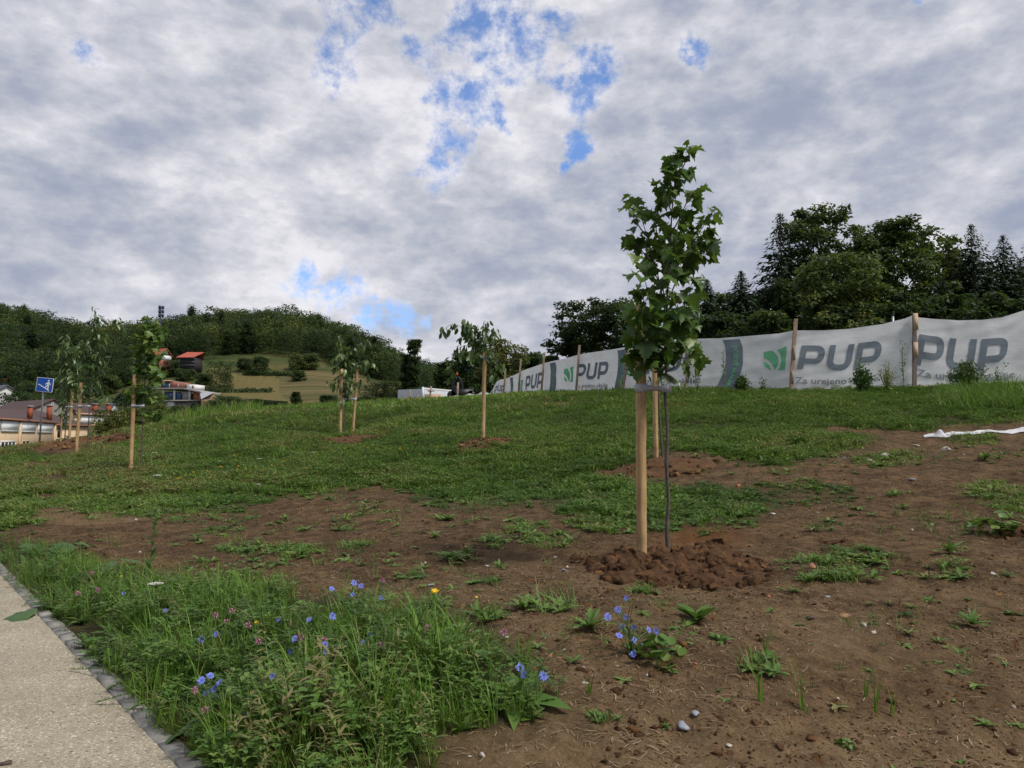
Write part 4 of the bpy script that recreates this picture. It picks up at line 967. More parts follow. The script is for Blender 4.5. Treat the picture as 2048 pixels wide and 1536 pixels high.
def mat_stake():
    m, nt, N, L, B = nodes('peeled pine stake'); tc = N.new('ShaderNodeTexCoord'); mp = N.new('ShaderNodeMapping'); L.new(tc.outputs['Object'], mp.inputs[0]); mp.inputs['Scale'].default_value = (26, 26, 1.6)
    n = tex(N, L, 'Noise', 1.0, mp.outputs[0], Detail=7.0, Roughness=.65); mp2 = N.new('ShaderNodeMapping'); L.new(tc.outputs['Object'], mp2.inputs[0]); mp2.inputs['Scale'].default_value = (14, 14, 5.5)
    v = tex(N, L, 'Voronoi', 1.0, mp2.outputs[0]); c = ramp(N, L, n.outputs[0], [(.3, (0.24, 0.145, 0.065)), (.52, (0.42, 0.28, 0.13)), (.72, (0.56, 0.41, 0.22))])
    k = ramp(N, L, v.outputs['Distance'], [(.09, (1, 1, 1)), (.17, (0, 0, 0))]); vc = N.new('ShaderNodeSeparateColor'); L.new(v.outputs['Color'], vc.inputs[0]); kk = ramp(N, L, vc.outputs[0], [(.66, (0, 0, 0)), (.70, (1, 1, 1))])
    knot = mixc(N, L, 1.0, k.outputs[0], kk.outputs[0], 'MULTIPLY'); cc = mixc(N, L, knot, c.outputs[0], (0.15, 0.065, 0.02))
    n3 = tex(N, L, 'Noise', 5.0, Detail=4.0); cc = mixc(N, L, 1.0, cc, ramp(N, L, n3.outputs[0], [(.32, (.62, .58, .56)), (.6, (1.05, 1.03, 1.0))]).outputs[0], 'MULTIPLY')
    # soil splashed on the foot
    sz = N.new('ShaderNodeSeparateXYZ'); L.new(tc.outputs['Object'], sz.inputs[0]); mr = N.new('ShaderNodeMapRange'); L.new(sz.outputs[2], mr.inputs[0]); mr.inputs[1].default_value = 0.0; mr.inputs[2].default_value = .22; mr.inputs[3].default_value = .8; mr.inputs[4].default_value = 0
    mm = N.new('ShaderNodeMath'); mm.operation = 'MULTIPLY'; L.new(mr.outputs[0], mm.inputs[0]); L.new(n3.outputs[0], mm.inputs[1]); cc = mixc(N, L, mm.outputs[0], cc, (0.12, 0.07, 0.04))
    L.new(cc, B.inputs['Base Color']); B.inputs['Roughness'].default_value = .7; bump(N, L, n.outputs[0], B, .35, .006); return m
M_STAKE = mat_stake()
M_TIE = mat_plain('grey strap', (0.36, 0.37, 0.42), .75, .15, 60, bmp=.3)

MAPLE_R = [(0.0, 0.0), (0.10, -0.05), (0.27, -0.14), (0.33, -0.03), (0.55, -0.06), (0.47, 0.08), (0.56, 0.17), (0.80, 0.30), (0.66, 0.36), (0.70, 0.50), (0.46, 0.44), (0.34, 0.48), (0.40, 0.66), (0.27, 0.66), (0.22, 0.82), (0.12, 0.80), (0.0, 1.08)]
def maple_template(fold=.30, droop=.35, cup=0.0):
    R = MAPLE_R; L_ = [(-x, y) for x, y in R[1:-1]][::-1]; pts = R + L_
    V = [(0, .28, 0.0)] + [(x, y, 0) for x, y in pts]; V = np.array(V, float)
    V[:, 2] = fold * np.abs(V[:, 0]) - droop * np.clip(V[:, 1], 0, 2) ** 2 + .08 * np.sin(V[:, 0] * 9) * np.abs(V[:, 0]) - cup * V[:, 0] ** 2
    n = len(pts); Fq = np.array([(0, 1 + i, 1 + (i + 1) % n) for i in range(n)])
    # petiole
    return V, Fq
MAPLES = [maple_template(.35, .25), maple_template(.15, .5), maple_template(.5, .1), maple_template(.05, .35, .5)]
OV = [oval(1.0, .48, .35, 5), oval(1.0, .42, .6, 5), oval(1.0, .52, .15, 5)]
OVS = [oval(1.0, .36, .45, 4), oval(1.0, .32, .7, 4)]

def foliage(rg, branches, temps, size, spacing, jitter, droop, pet, tmean=.45, tvar=.18, sink=0.0, outw=1.0, centre=None):
    """leaves set along branch paths; each branch is (points, start fraction, density)"""
    pos, D, Nn, S, T = [], [], [], [], []; stalk = []
    for (pts, f0, dens) in branches:
        p = smooth_path(pts, 6); seg = np.linalg.norm(np.diff(p, axis=0), axis=1); cum = np.concatenate([[0], np.cumsum(seg)]); tot = cum[-1]
        s = tot * f0
        while s < tot + spacing * .5:
            q = np.array([np.interp(min(s, tot), cum, p[:, k]) for k in range(3)]); i = min(len(p) - 2, np.searchsorted(cum, min(s, tot)) - 1); tdir = unit(p[max(i, 0) + 1] - p[max(i, 0)])
            for _ in range(2 if rg.random() < dens else 1):
                a = rg.normal(size=3); a = unit(a - tdir * np.dot(a, tdir)); out = unit(a * outw + tdir * rg.uniform(0, .7) + [0, 0, .15])
                base = q + out * pet * rg.uniform(.5, 1.4) + rg.normal(0, jitter, 3) + [0, 0, -sink * rg.random()]
                d = unit(out * [1, 1, .4] + [0, 0, -droop * rg.uniform(.3, 1.5)] + rg.normal(0, .25, 3))
                nn = unit(np.array([0, 0, 1.0]) + rg.normal(0, .45, 3) + out * .3)
                pos.append(base); D.append(d); Nn.append(nn); S.append(size * rg.choice([.55, .8, .95, 1.05, 1.2])); T.append(rg.normal(tmean, tvar) + .25 * (s / tot - .5)); stalk.append((q, base))
            s += spacing * rg.uniform(.6, 1.4)
    pos, D, Nn, S, T = map(np.array, (pos, D, Nn, S, T)); R = frame(D, Nn); ch = rg.integers(0, len(temps), len(pos)); it = []
    for k, t in enumerate(temps):
        m = ch == k
        if m.any(): it.append(batch(t, pos[m], R[m], S[m], T[m]))
    for (q, b) in stalk:
        w = size * .012; V = np.array([q, q + [w, 0, 0], b, b + [w, 0, 0], q + [0, 0, w], b + [0, 0, w]]); it.append((V, np.array([(0, 1, 3), (0, 3, 2), (0, 4, 5), (0, 5, 2)]), np.full(6, .85)))
    return merge(it)

def young_tree(label, stem, branches, kind, Y, size, spacing, seed, r0=.017, sidebr=(), name='young_tree', **kw):
    rg = np.random.default_rng(seed); pt = lambda q, dy=0: P(q[0], q[1], Y + (q[2] if len(q) > 2 else 0))
    b = pt(stem[0]); gz = ground_z(b[0], b[1])[0]; b[2] = min(b[2], gz); sp = [b - [0, 0, .03]] + [pt(q) for q in stem[1:]]
    root = empty(name, sp[0], label, 'young tree', 'staked young trees on the slope')
    p = smooth_path(sp, 8); rad = np.linspace(r0, r0 * .25, len(p)) * (1 + .10 * rg.normal(size=len(p)) + .18 * (rg.random(len(p)) < .15))
    add('trunk', tube(p, rad, 8), M_BARKY, root, smooth=True)
    fill = kw.pop('fill', None)
    if fill:                                         # further side shoots between two photo rows: (row0, row1, number, reach in px)
        ys = np.array([q[1] for q in stem][::-1], float); xs = np.array([q[0] for q in stem][::-1], float); branches = list(branches)
        for k in range(fill[2]):
            y0 = rg.uniform(fill[0], fill[1]); x0 = np.interp(y0, ys, xs); sd = 1 if k % 2 else -1; ln = fill[3] * rg.uniform(.45, 1.1); dp = rg.normal(0, .15); up = ln * rg.uniform(.5, 1.3)
            branches.append(([(x0, y0), (x0 + sd * ln * .6, y0 - up * .7, dp * .6), (x0 + sd * ln, y0 - up, dp)], .2, .95))
    br = [([pt(q) for q in B[0]], B[1], B[2]) for B in branches]
    tb = [tube(smooth_path(B[0], 5), np.linspace(r0 * .38, r0 * .12, 5 * (len(B[0]) - 1) + 1), 5) for B in br]
    add('branches', merge(tb), M_BARKY, root, smooth=True)
    main = (sp[-4:] if len(sp) > 4 else sp, kw.pop('mainf', .15), kw.pop('maind', .6))
    f = foliage(rg, br + [main], MAPLES if kind == 'maple' else (OV if kind == 'cherry' else OVS), size, spacing, **kw)
    add('foliage', f, M_MAPLE if kind == 'maple' else M_CHERRY, root)
    return root

def stake(bot, top, Y, label, r=.04, ties=(), seed=0, dark=False):
    rg = np.random.default_rng(seed + 900); b = P(bot[0], bot[1], Y); t = P(top[0], top[1], Y); gz = ground_z(b[0], b[1])[0]; b[2] = min(b[2], gz - .02)
    ax = unit(t - b); b = b - ax * .05
    root = empty('tree_stake', b, label, 'stake', 'pine stakes holding the young trees')
    n = 14; ps = np.array([b + (t - b) * q for q in np.linspace(0, 1, n)]); ps[1:-1] += rg.normal(0, r * .035, (n - 2, 3))
    V, Fq = tube(ps, r * (1 + .02 * rg.normal(size=n)), 14); add('pole', (V, Fq), M_STAKE, root, smooth=False)
    for (py, tx, hh) in ties:
        f = (bot[1] - py) / (bot[1] - top[1]); c = b + (t - b) * f; tr = P(tx, py, Y - .0)
        tie(c, tr, r, hh, root, rg)
    return root
def tie(c, tr, r, hh, root, rg):
    """flat strap round the stake, crossed once on its way to the stem"""
    d = unit((tr - c) * [1, 1, 0]); s = np.array([-d[1], d[0], 0]); up = np.array([0, 0, 1.0]); V = []; m = 28
    for k in range(m + 1):                              # ring round the stake
        a = 2 * math.pi * k / m; o = (math.cos(a) * d + math.sin(a) * s) * (r + .003 + .0008 * math.sin(3 * a)); V += [c + o + up * hh / 2, c + o - up * hh / 2]
    Fq = [(2 * k, 2 * k + 1, 2 * k + 3) for k in range(m)] + [(2 * k, 2 * k + 3, 2 * k + 2) for k in range(m)]
    L_ = np.linalg.norm((tr - c)[:2])
    for sg in (1, -1):
        b0 = len(V); k_ = 14
        for j in range(k_ + 1):
            t = j / k_; w = sg * (r + .003) * (1 - t) + sg * .018 * t; w = w * math.cos(0); ang = math.sin(math.pi * t) * .9 * sg
            ctr = c + d * (L_ + .012) * t + s * (w) + up * (.006 * sg * (t - .5)); hv = up * math.cos(ang) + s * math.sin(ang) * .35
            V += [ctr + hv * hh / 2 * (1 - .25 * math.sin(math.pi * t)), ctr - hv * hh / 2 * (1 - .1 * math.sin(math.pi * t))]
        Fq += [(b0 + 2 * k, b0 + 2 * k + 1, b0 + 2 * k + 3) for k in range(k_)] + [(b0 + 2 * k, b0 + 2 * k + 3, b0 + 2 * k + 2) for k in range(k_)]
    b0 = len(V); e = c + d * (L_ + .012)
    for k in range(9):
        a = -math.pi / 2 + math.pi * k / 8; o = math.cos(a) * d * .018 + math.sin(a) * s * .018; V += [e + o + up * hh / 2, e + o - up * hh / 2]
    Fq += [(b0 + 2 * k, b0 + 2 * k + 1, b0 + 2 * k + 3) for k in range(8)] + [(b0 + 2 * k, b0 + 2 * k + 3, b0 + 2 * k + 2) for k in range(8)]
    o = add('strap', (np.array(V), np.array(Fq)), M_TIE, root)
    md = o.modifiers.new('thick', 'SOLIDIFY'); md.thickness = .002; md.offset = 0
    return o

def soil_mound(px, py, R, H, n, label, seed, cl=(.02, .07), sx=1.0, orange=.0, off=(0, 0), lean=0.0):
    rg = np.random.default_rng(seed); b = G(px, py); b = b + [off[0], off[1], 0]; b[2] = ground_z(b[0], b[1])[0]; it = []
    NR, m = (44, 130) if n > 1000 else (14, 40)
    def hf(x, y, r):
        X, Y = b[0] + x, b[1] + y; h = H * np.clip(1 - r ** 1.6, 0, 1) + (fbm(X * 9, Y * 9, 4, seed) - .5) * H * .9 * np.clip(1 - r ** 3, 0, 1)
        if n > 1000: h = h + .10 * np.exp(-((x - .36) ** 2 + (y - .20) ** 2) / .035) + .05 * np.exp(-((x + .34) ** 2 + (y - .02) ** 2) / .03) + .07 * (np.abs(fbm(X * 14, Y * 14, 4, 88) - .5) * 2 - .25) * np.clip(1.1 - r ** 2, 0, 1)
        return h
    rr = np.linspace(0, 1, NR); aa = np.linspace(0, 2 * math.pi, m, endpoint=False); Rg, Ag = np.meshgrid(rr, aa, indexing='ij'); Rg = Rg.ravel(); Ag = Ag.ravel()
    x = Rg * R * sx * np.cos(Ag) * (1 + .12 * np.sin(3 * Ag + 1)); y = Rg * R * np.sin(Ag); V = np.stack([b[0] + x, b[1] + y, hf(x, y, Rg) - .03 * (Rg > .98)], -1)
    V[:, 2] += base_z(V[:, 0], V[:, 1]) + .01
    Fq = [(i * m + k, (i + 1) * m + k, (i + 1) * m + (k + 1) % m) for i in range(NR - 1) for k in range(m)] + [(i * m + k, (i + 1) * m + (k + 1) % m, i * m + (k + 1) % m) for i in range(NR - 1) for k in range(m)]
    it.append((V, np.array(Fq), np.clip(.38 + orange + (fbm(V[:, 0] * 12, V[:, 1] * 12, 3, 5) - .5) * .7, 0, 1)))
    Ls = [hull(rg, 13, rg.uniform(.65, .95), .07) for _ in range(7)]
    r = np.sqrt(rg.random(n)) * 1.12; a = rg.uniform(0, 2 * math.pi, n); x, y = r * R * sx * np.cos(a) * (1 + .12 * np.sin(3 * a + 1)), r * R * np.sin(a); X, Y = b[0] + x, b[1] + y
    sc = np.clip(cl[0] * (rg.pareto(1.6, n) + .45), cl[0] * .3, cl[1]); Z = base_z(X, Y) + hf(x, y, r) + sc * (.05 if n > 1000 else .15)
    ti = np.clip(rg.normal(.40, .2, n) + orange + .35 * (rg.random(n) < .12), 0, 1); ch = rg.integers(0, 7, n)
    Rm = np.array([np.array((Matrix.Rotation(rg.uniform(0, 6.28), 3, 'Z') @ Matrix.Rotation(rg.normal(0, 1.0), 3, 'X'))) for _ in range(n)])
    sc[:3] = cl[1] * 1.25
    for k in range(7):
        q = ch == k
        if q.any(): it.append(batch(Ls[k], np.stack([X, Y, Z], -1)[q], Rm[q], sc[q], ti[q]))
    return tag(add('soil_mound', merge(it), M_CLOD, origin=b), label, 'soil mound', 'heaps of dug soil on the slope')

soil_mound(1343, 1140, .66, .10, 2600, 'large heap of brown clods around the nearest young tree', 1, (.0065, .055), 1.0, -.06)
YA = G(1336, 1122)[1]; YA = 5.72
soil_mound(1318, 936, .62, .10, 200, 'low brown mound under the tree behind the nearest one', 2, (.018, .06), 1.3)
soil_mound(967, 893, .72, .13, 220, 'dark soil ring around the single-staked tree in the middle', 3, (.02, .06), 1.15)
soil_mound(694, 880, .7, .07, 150, 'thin soil ring under the tree held by two stakes', 4, (.02, .05), 1.3)
soil_mound(272, 942, .38, .06, 60, 'small soil patch at the foot of the left staked tree', 5, (.02, .04))
soil_mound(205, 862, 1.0, .45, 330, 'tall heap of reddish clods behind the left saplings', 6, (.03, .13), 1.35, .12)
soil_mound(243, 886, .42, .22, 130, 'small dark heap right of the tall reddish one', 7, (.03, .09), 1.1, -.1)
soil_mound(150, 888, 1.0, .10, 220, 'long low bank of soil crossing behind the two left stakes', 8, (.03, .09), 1.9, .05)
soil_mound(36, 900, .8, .12, 120, 'low reddish soil bank at the left picture edge', 9, (.03, .08), 1.8, .15)
soil_mound(2040, 1066, .16, .07, 70, 'little dark clod heap at the right picture edge', 10, (.015, .05), 1.1, -.05)
soil_mound(1680, 1090, .10, .03, 40, 'small clump of dark clods right of the big heap', 11, (.012, .03), 1.3, -.1)

# nearest tree: columnar maple
A_st = [(1338,1124),(1334,1060),(1337,1000),(1333,930),(1335,860),(1330,790),(1332,740),(1330,680),(1334,600),(1337,540),(1341,470),(1346,400),(1353,340),(1358,306)]
A_br = [([(1333,690),(1310,660,-.25),(1296,625,-.3),(1284,590,-.3)],.35,1),([(1333,700),(1300,690,-.28),(1278,670,-.3)],.4,1),([(1302,520),(1282,500,.05),(1264,476,.05)],.3,1),([(1290,470),(1270,440,.02),(1258,420,.02)],.2,.9),([(1302,560),(1284,540),(1272,520)],.3,.5),([(1332,700),(1300,680,-.2),(1284,650,-.25),(1280,615,-.25)],.3,1),([(1332,735),(1292,722,-.24),(1268,735,-.2)],.4,1),([(1332,715),(1290,700,-.22),(1262,700,-.15)],.5,.9),([(1334,600),(1360,640,-.1),(1384,660,-.1)],.3,.8),([(1332,720),(1375,715,-.05),(1398,705,-.05)],.4,.9),([(1333,640),(1318,560,.02),(1302,500,.05),(1284,440,.05),(1268,398,.05)],.40,.7),([(1322,570),(1300,530,.1),(1278,490,.12)],.75,.4),([(1337,600),(1362,540,-.05),(1385,490,-.05),(1412,445,-.05),(1434,424,-.05)],.25,.95),([(1385,490,-.05),(1405,480,-.05),(1422,478,-.05)],.4,.9),
 ([(1340,560),(1375,500,.1),(1396,475,.12),(1402,510,.12)],.4,.7),([(1342,470),(1362,430,-.1),(1378,395,-.12),(1388,380,-.1)],.2,.9),([(1346,430),(1330,395,-.05),(1318,372,0)],.35,.8),([(1350,370),(1364,340,.05),(1376,312,.05),(1384,296,.05)],.1,.9),
 ([(1352,345),(1346,318,-.05),(1336,312,-.05)],.5,.6),([(1336,520),(1318,480,.12),(1312,450,.1),(1318,420,.1)],.2,.9),([(1334,640),(1300,590,-.1),(1288,555,-.12)],.3,.8),([(1333,660),(1370,610,-.15),(1385,560,-.15)],.25,.9),([(1332,690),(1300,650,.2),(1280,625,.2)],.2,1),
 ([(1332,700),(1365,660,.2),(1388,640,.2)],.2,.9),([(1332,715),(1295,690,-.15),(1272,660,-.2)],.2,1),([(1332,725),(1362,705,-.1),(1392,690,-.12)],.3,.9),([(1332,735),(1305,725,.1),(1285,715,.12)],.3,.9),([(1331,745),(1348,735,-.2),(1362,722,-.2)],.3,.7),
 ([(1338,560),(1350,500,-.2),(1356,450,-.2)],.1,.9),([(1335,610),(1325,570,-.25),(1335,520,-.25)],.1,.9),([(1334,650),(1352,620,-.25),(1360,590,-.3)],.1,.9),([(1340,520),(1360,480,.2),(1372,430,.2)],.1,.8)]
young_tree('tall columnar young maple with lobed leaves, nearest the camera', A_st, A_br, 'maple', YA, .100, .050, 5, .0155, jitter=.012, droop=.75, pet=.052, tmean=.50, mainf=.05, maind=.9)
stake((1283,1116), (1281,606), YA - .02, 'thick pale stake tied to the nearest young maple by a grey strap', .0385, [(766, 1334, .062)], 1)
# second tree behind it
YB = 12.0
young_tree('slender young tree with drooping leaves directly behind the nearest maple', [(1327,925),(1321,860),(1317,790),(1314,720),(1310,660),(1306,610)],
 [([(1314,700),(1290,650),(1268,610),(1254,598)],.3,.8),([(1310,650),(1285,635,.2),(1262,640,.3)],.3,.8),([(1315,720),(1290,700),(1272,720)],.3,.9),([(1316,740),(1350,700),(1380,690),(1398,700)],.3,.9),([(1312,690),(1340,650),(1362,640)],.3,.9),([(1317,745),(1340,750),(1362,770)],.4,.8),([(1312,700),(1295,735,.2),(1280,770,.2)],.4,.7),([(1308,640),(1335,610),(1392,625)],.4,.8)],
 'elm', YB, .135, .05, 6, .016, jitter=.02, droop=1.3, pet=.03, tmean=.6)
stake((1312,925), (1308,640), YB - .04, 'pale stake of the tree hidden behind the nearest maple', .040, [(660, 1318, .05)], 2)
# middle tree
YC = 15.8
young_tree('small cherry with wind-bent crown beside the thick single stake', [(970,888),(970,800),(969,740),(965,700),(960,670),(955,650)],
 [([(966,705),(950,675),(925,655),(900,650),(884,664)],.25,.8),([(966,700),(940,690),(912,700),(900,735),(905,752)],.3,.9),([(963,690),(945,665),(935,650)],.3,.8),([(966,690),(978,665),(986,658)],.2,.9),([(968,700),(985,710),(992,735),(986,755)],.3,.9),([(966,680),(955,690,.2),(935,720,.2)],.3,.9),([(968,712),(990,715,.2),(1003,735,.2)],.4,.8),([(964,680),(972,650),(976,645)],.3,.8),([(967,705),(950,715,-.2),(925,700,-.2)],.2,.9),([(965,690),(930,672,.2),(915,680,.2)],.2,.9)],
 'cherry', YC, .15, .048, 7, .018, fill=(665, 715, 8, 30), jitter=.03, droop=1.6, pet=.03, tmean=.38)
stake((965.5,889), (969.5,703), YC - .09, 'stout stake in front of the wind-bent cherry in the middle', .042, [(716, 968, .07)], 3)
YD = 21.0
young_tree('small cherry held between two stakes left of centre', [(688,876),(690,820),(691,780),(690,745),(689,720)],
 [([(690,740),(684,705),(681,685),(680,672)],.3,.8),([(690,730),(700,705),(716,690),(735,682)],.3,1),([(690,745),(670,730),(662,720)],.4,.7),([(690,745),(715,728),(735,722),(744,730)],.35,.8),([(691,775),(675,768),(655,765)],.4,.8),([(691,780),(710,770),(725,755),(738,750)],.4,.8),([(691,770),(690,785),(700,792)],.3,.7),([(690,725),(695,705),(700,695)],.2,.8),([(690,740),(700,760,-.1),(705,775,-.1)],.2,.8)],
 'cherry', YD, .18, .055, 8, .016, fill=(715, 790, 8, 22), jitter=.03, droop=1.3, pet=.03, tmean=.5)
stake((680,877), (684,738), YD - .05, 'orange-tinted left stake of the pair left of centre', .042, [(805, 690, .06)], 4)
stake((705,876), (715,738), YD - .02, 'right stake of the pair left of centre', .036, [(797, 691, .06)], 5)
YE = 15.2
young_tree('columnar young maple with yellow-green leaves beside the left foreground stake', [(281,938),(285,870),(287,800),(292,740),(298,690),(303,650),(303,636)],
 [([(289,790),(312,760),(320,740)],.2,.9),([(291,760),(278,730),(272,715)],.2,.9),([(292,740),(310,710),(318,700)],.2,.9),([(295,720),(282,690),(284,670)],.2,.8),([(298,690),(314,670),(322,672)],.2,.8),([(288,810),(305,800),(318,795)],.3,.9),([(289,800),(276,790),(272,770)],.3,.9),([(300,670),(292,650),(297,640)],.2,.8),([(288,815),(300,825),(316,830)],.3,.9),([(295,730),(300,700,-.2),(308,680,-.2)],.1,.9)],
 'maple', YE, .105, .045, 9, .014, fill=(660, 815, 20, 24), jitter=.03, droop=.7, pet=.05, tmean=.72)
stake((261,942), (269.5,749), YE - .05, 'long stake leaning beside the left columnar maple', .040, [(809, 286, .06)], 6)
YF_ = 20.5
young_tree('dark-leaved young tree second from the left, top above the hills', [(174,905),(177,850),(180,800),(183,740),(185,690),(188,650),(190,618)],
 [([(180,790),(200,780),(215,800)],.3,.8),([(181,770),(165,750),(160,735)],.2,.9),([(182,745),(200,725),(207,715)],.2,.9),([(184,715),(172,695),(176,680)],.2,.8),([(186,690),(200,670),(205,665)],.2,.7),([(186,670),(180,650),(182,640)],.2,.7),([(182,760),(210,735),(228,690,.3),(236,640,.3)],.85,.9),([(181,780),(168,785),(162,775)],.3,.8),([(188,650),(195,640),(196,632)],.3,.6)],
 'elm', YF_, .19, .055, 10, .018, fill=(660, 800, 18, 22), jitter=.04, droop=.6, pet=.04, tmean=.35)
stake((152,908), (162.5,765), YF_ - .05, 'stake second from the left, leaning, tied to a dark-leaved tree', .042, [(810, 178, .06)], 7)
YG = 27.9
young_tree('young tree with yellowish leaves nearest the blue sign', [(129,884),(132,840),(135,800),(138,750),(137,710),(136,680)],
 [([(136,790),(120,770),(124,755)],.2,.9),([(137,770),(155,750),(160,740)],.2,.9),([(138,740),(124,720),(122,705)],.2,.9),([(137,730),(152,710),(155,695)],.2,.9),([(137,700),(130,680),(133,670)],.2,.8),([(137,780),(150,785),(160,790)],.3,.9)],
 'elm', YG, .24, .07, 11, .02, fill=(690, 800, 14, 18), jitter=.05, droop=.5, pet=.04, tmean=.55)
stake((138,884), (145,776), YG - .05, 'thin stake between the blue sign and the leaning stake', .045, [(812, 133, .06)], 8)
young_tree('smallest sapling beside a short stake in front of the brown roofs', [(130,888),(130,850),(129,820),(128,800)], [([(129,840),(120,825)],.2,.9),([(129,830),(138,815)],.2,.9),([(129,815),(122,800)],.2,.8)], 'elm', 30.5, .26, .08, 12, .016, jitter=.05, droop=.6, pet=.04, tmean=.3)
stake((121.5,872), (124,827), 30.4, 'shortest thin stake beside the smallest sapling', .035, [], 9)
# ---------------------------------------------------------------- background trees
M_FOL = mat_leaf('tree foliage', [(0.0, (0.012, 0.024, 0.013)), (0.4, (0.033, 0.060, 0.020)), (0.75, (0.080, 0.112, 0.028)), (1.0, (0.17, 0.16, 0.04))], .28, .6, .25)
M_NEED = mat_leaf('spruce needles', [(0.0, (0.014, 0.028, 0.017)), (0.6, (0.030, 0.055, 0.027)), (1.0, (0.06, 0.09, 0.036))], .05, .6, .25)

def crown(rg, H, W, z0, ncl, nlf, leaf, shape=2.2, airy=.0, top=.5, tint=.45, cr=.12):
    """clusters of leaves through an uneven crown; returns (V,F,t) round the origin, plus the cluster centres"""
    u = rg.random(ncl); zc = z0 + (H - z0) * u ** .9
    tt = (zc - z0) / (H - z0); prof = (np.clip(np.sin(np.pi * np.clip(tt * (.93 - .3 * (1 - top)) + .06 + .45 * (1 - top) * 0 + .28 * (z0 < .12 * H) * (1 - tt), 0, 1)), .05, 1)) ** (1 / shape)
    a = rg.uniform(0, 2 * np.pi, ncl); lob = 1 + .22 * np.sin(a * 2 + rg.uniform(0, 6)) + .2 * np.sin(a * 3 + zc * 1.1 + rg.uniform(0, 6))
    r = W / 2 * prof * lob * rg.beta(3.2, 1.25, ncl); C = np.stack([r * np.cos(a), r * np.sin(a), zc], -1)
    cs = W * cr * rg.uniform(.55, 1.25, ncl); n = ncl * nlf; ci = np.repeat(np.arange(ncl), nlf)
    g = unit(rg.normal(size=(n, 3))) * (rg.random(n) ** .45)[:, None] * [1, 1, .62]
    pos = C[ci] + g * cs[ci][:, None]
    outd = unit(g + 1e-6); d = unit(outd * [1, 1, .3] + rg.normal(0, .5, (n, 3)) + [0, 0, -.35]); nn = unit(outd * .6 + [0, 0, .8] + rg.normal(0, .45, (n, 3)))
    V, Fq = leafquads(pos, d, nn, leaf * rg.uniform(.6, 1.35, n), leaf * rg.uniform(.4, .8, n))
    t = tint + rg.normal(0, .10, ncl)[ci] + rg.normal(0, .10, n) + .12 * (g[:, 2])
    return (V, Fq, np.repeat(t, 4)), C
def trunk_limbs(rg, H, W, C, r, k=14, z0=0):
    it = [tube(smooth_path([(0, 0, -.4), (rg.normal(0, .1), rg.normal(0, .1), H * .35), (rg.normal(0, .3), rg.normal(0, .3), H * .85)], 4), np.linspace(r, r * .2, 9), 7)]
    for c in C[rg.choice(len(C), min(k, len(C)), False)]:
        zb = max(.25 * H, c[2] * rg.uniform(.45, .75)); it.append(tube(smooth_path([(0, 0, zb), (c[0] * .45, c[1] * .45, (zb + c[2]) / 2 + .02 * H), c], 3), np.linspace(r * .4, r * .07, 7), 4, False))
    return merge(it)
def leafy_tree(px, top, hw, Y, label, seed, tint=.4, ncl=120, nlf=55, leaf=.3, z0=.12, shape=2.2, topf=.5, name='broadleaf_tree', group=None, cr=.12, cat='tree', base=None, trunk=.25):
    rg = np.random.default_rng(seed); x = (px - 1024) / F * Y; b = gp(x, Y) if base is None else np.array(base, float); zt = P(px, top, b[1])[2]; H = (zt - b[2]) * .97; W = 2.35 * hw / F * b[1]
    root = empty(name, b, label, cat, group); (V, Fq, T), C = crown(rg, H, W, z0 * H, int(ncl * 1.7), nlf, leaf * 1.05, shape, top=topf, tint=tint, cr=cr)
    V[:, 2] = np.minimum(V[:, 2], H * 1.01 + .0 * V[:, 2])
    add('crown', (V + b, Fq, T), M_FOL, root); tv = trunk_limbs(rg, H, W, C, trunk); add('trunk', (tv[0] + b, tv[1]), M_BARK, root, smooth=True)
    return root
def conifer_mesh(rg, H, W, twig=.50, dens=1.0, droop=.3, open_=0.0, z0=.03):
    P_, D_, N_, S_q = [], [], [], []; z = H * .985; br = []
    while z > H * z0:
        t = 1 - z / H; L_ = W / 2 * (t ** .95) * rg.uniform(.8, 1.1) + .03 * H * .2; nb = int(6 + 7 * t * dens)
        a0 = rg.uniform(0, 6.28)
        for k in range(nb):
            a = a0 + 2 * math.pi * k / nb + rg.normal(0, .2); l = L_ * rg.uniform(.65, 1.18)
            if rg.random() < open_: continue
            m = max(3, int(l / (twig * .42))); s = np.linspace(.12, 1, m); dirv = np.array([math.cos(a), math.sin(a), 0]); side = np.array([-dirv[1], dirv[0], 0])
            zz = z + .12 * l * s - droop * l * s ** 1.5 + .10 * l * s ** 4; pts = dirv * (l * s)[:, None] + np.array([0, 0, 1]) * zz[:, None]; br.append((pts[0] * [.1, .1, 1], pts[-1]))
            for sg in (-1, 1, 0):
                w = rg.normal(0, .2, (m, 3)); d = dirv * .75 + side * sg * .85 + np.array([0, 0, -.25 - .35 * (sg == 0)]) + w
                S_q.append(np.full(m, .35 + .65 * min(1, t * 4))); P_.append(pts + rg.normal(0, .05, (m, 3))); D_.append(d); N_.append(np.array([0, 0, 1.0]) + rg.normal(0, .4, (m, 3)))
        z -= H * .0165 * (1 + .5 * t) * rg.uniform(.8, 1.2)
    Pp, D, Nn = map(np.concatenate, (P_, D_, N_)); n = len(Pp); Sq = np.concatenate(S_q); V, Fq = leafquads(Pp, D, Nn, twig * Sq * rg.uniform(.6, 1.3, n), twig * Sq * .34 * rg.uniform(.7, 1.3, n))
    tv, tf = leafquads(np.array([[0, 0, H * .93]] * 3), np.array([[0, 0, 1.0], [.1, 0, 1], [-.05, .1, 1]]), np.array([[1., 0, 0], [0, 1, 0], [1, 1, 0]]), H * .075, .1)
    V = np.concatenate([V, tv]); Fq = np.concatenate([Fq, tf + 4 * n]); t = np.repeat(np.clip(rg.normal(.5, .25, n + 3), 0, 1), 4)
    return V, Fq, t
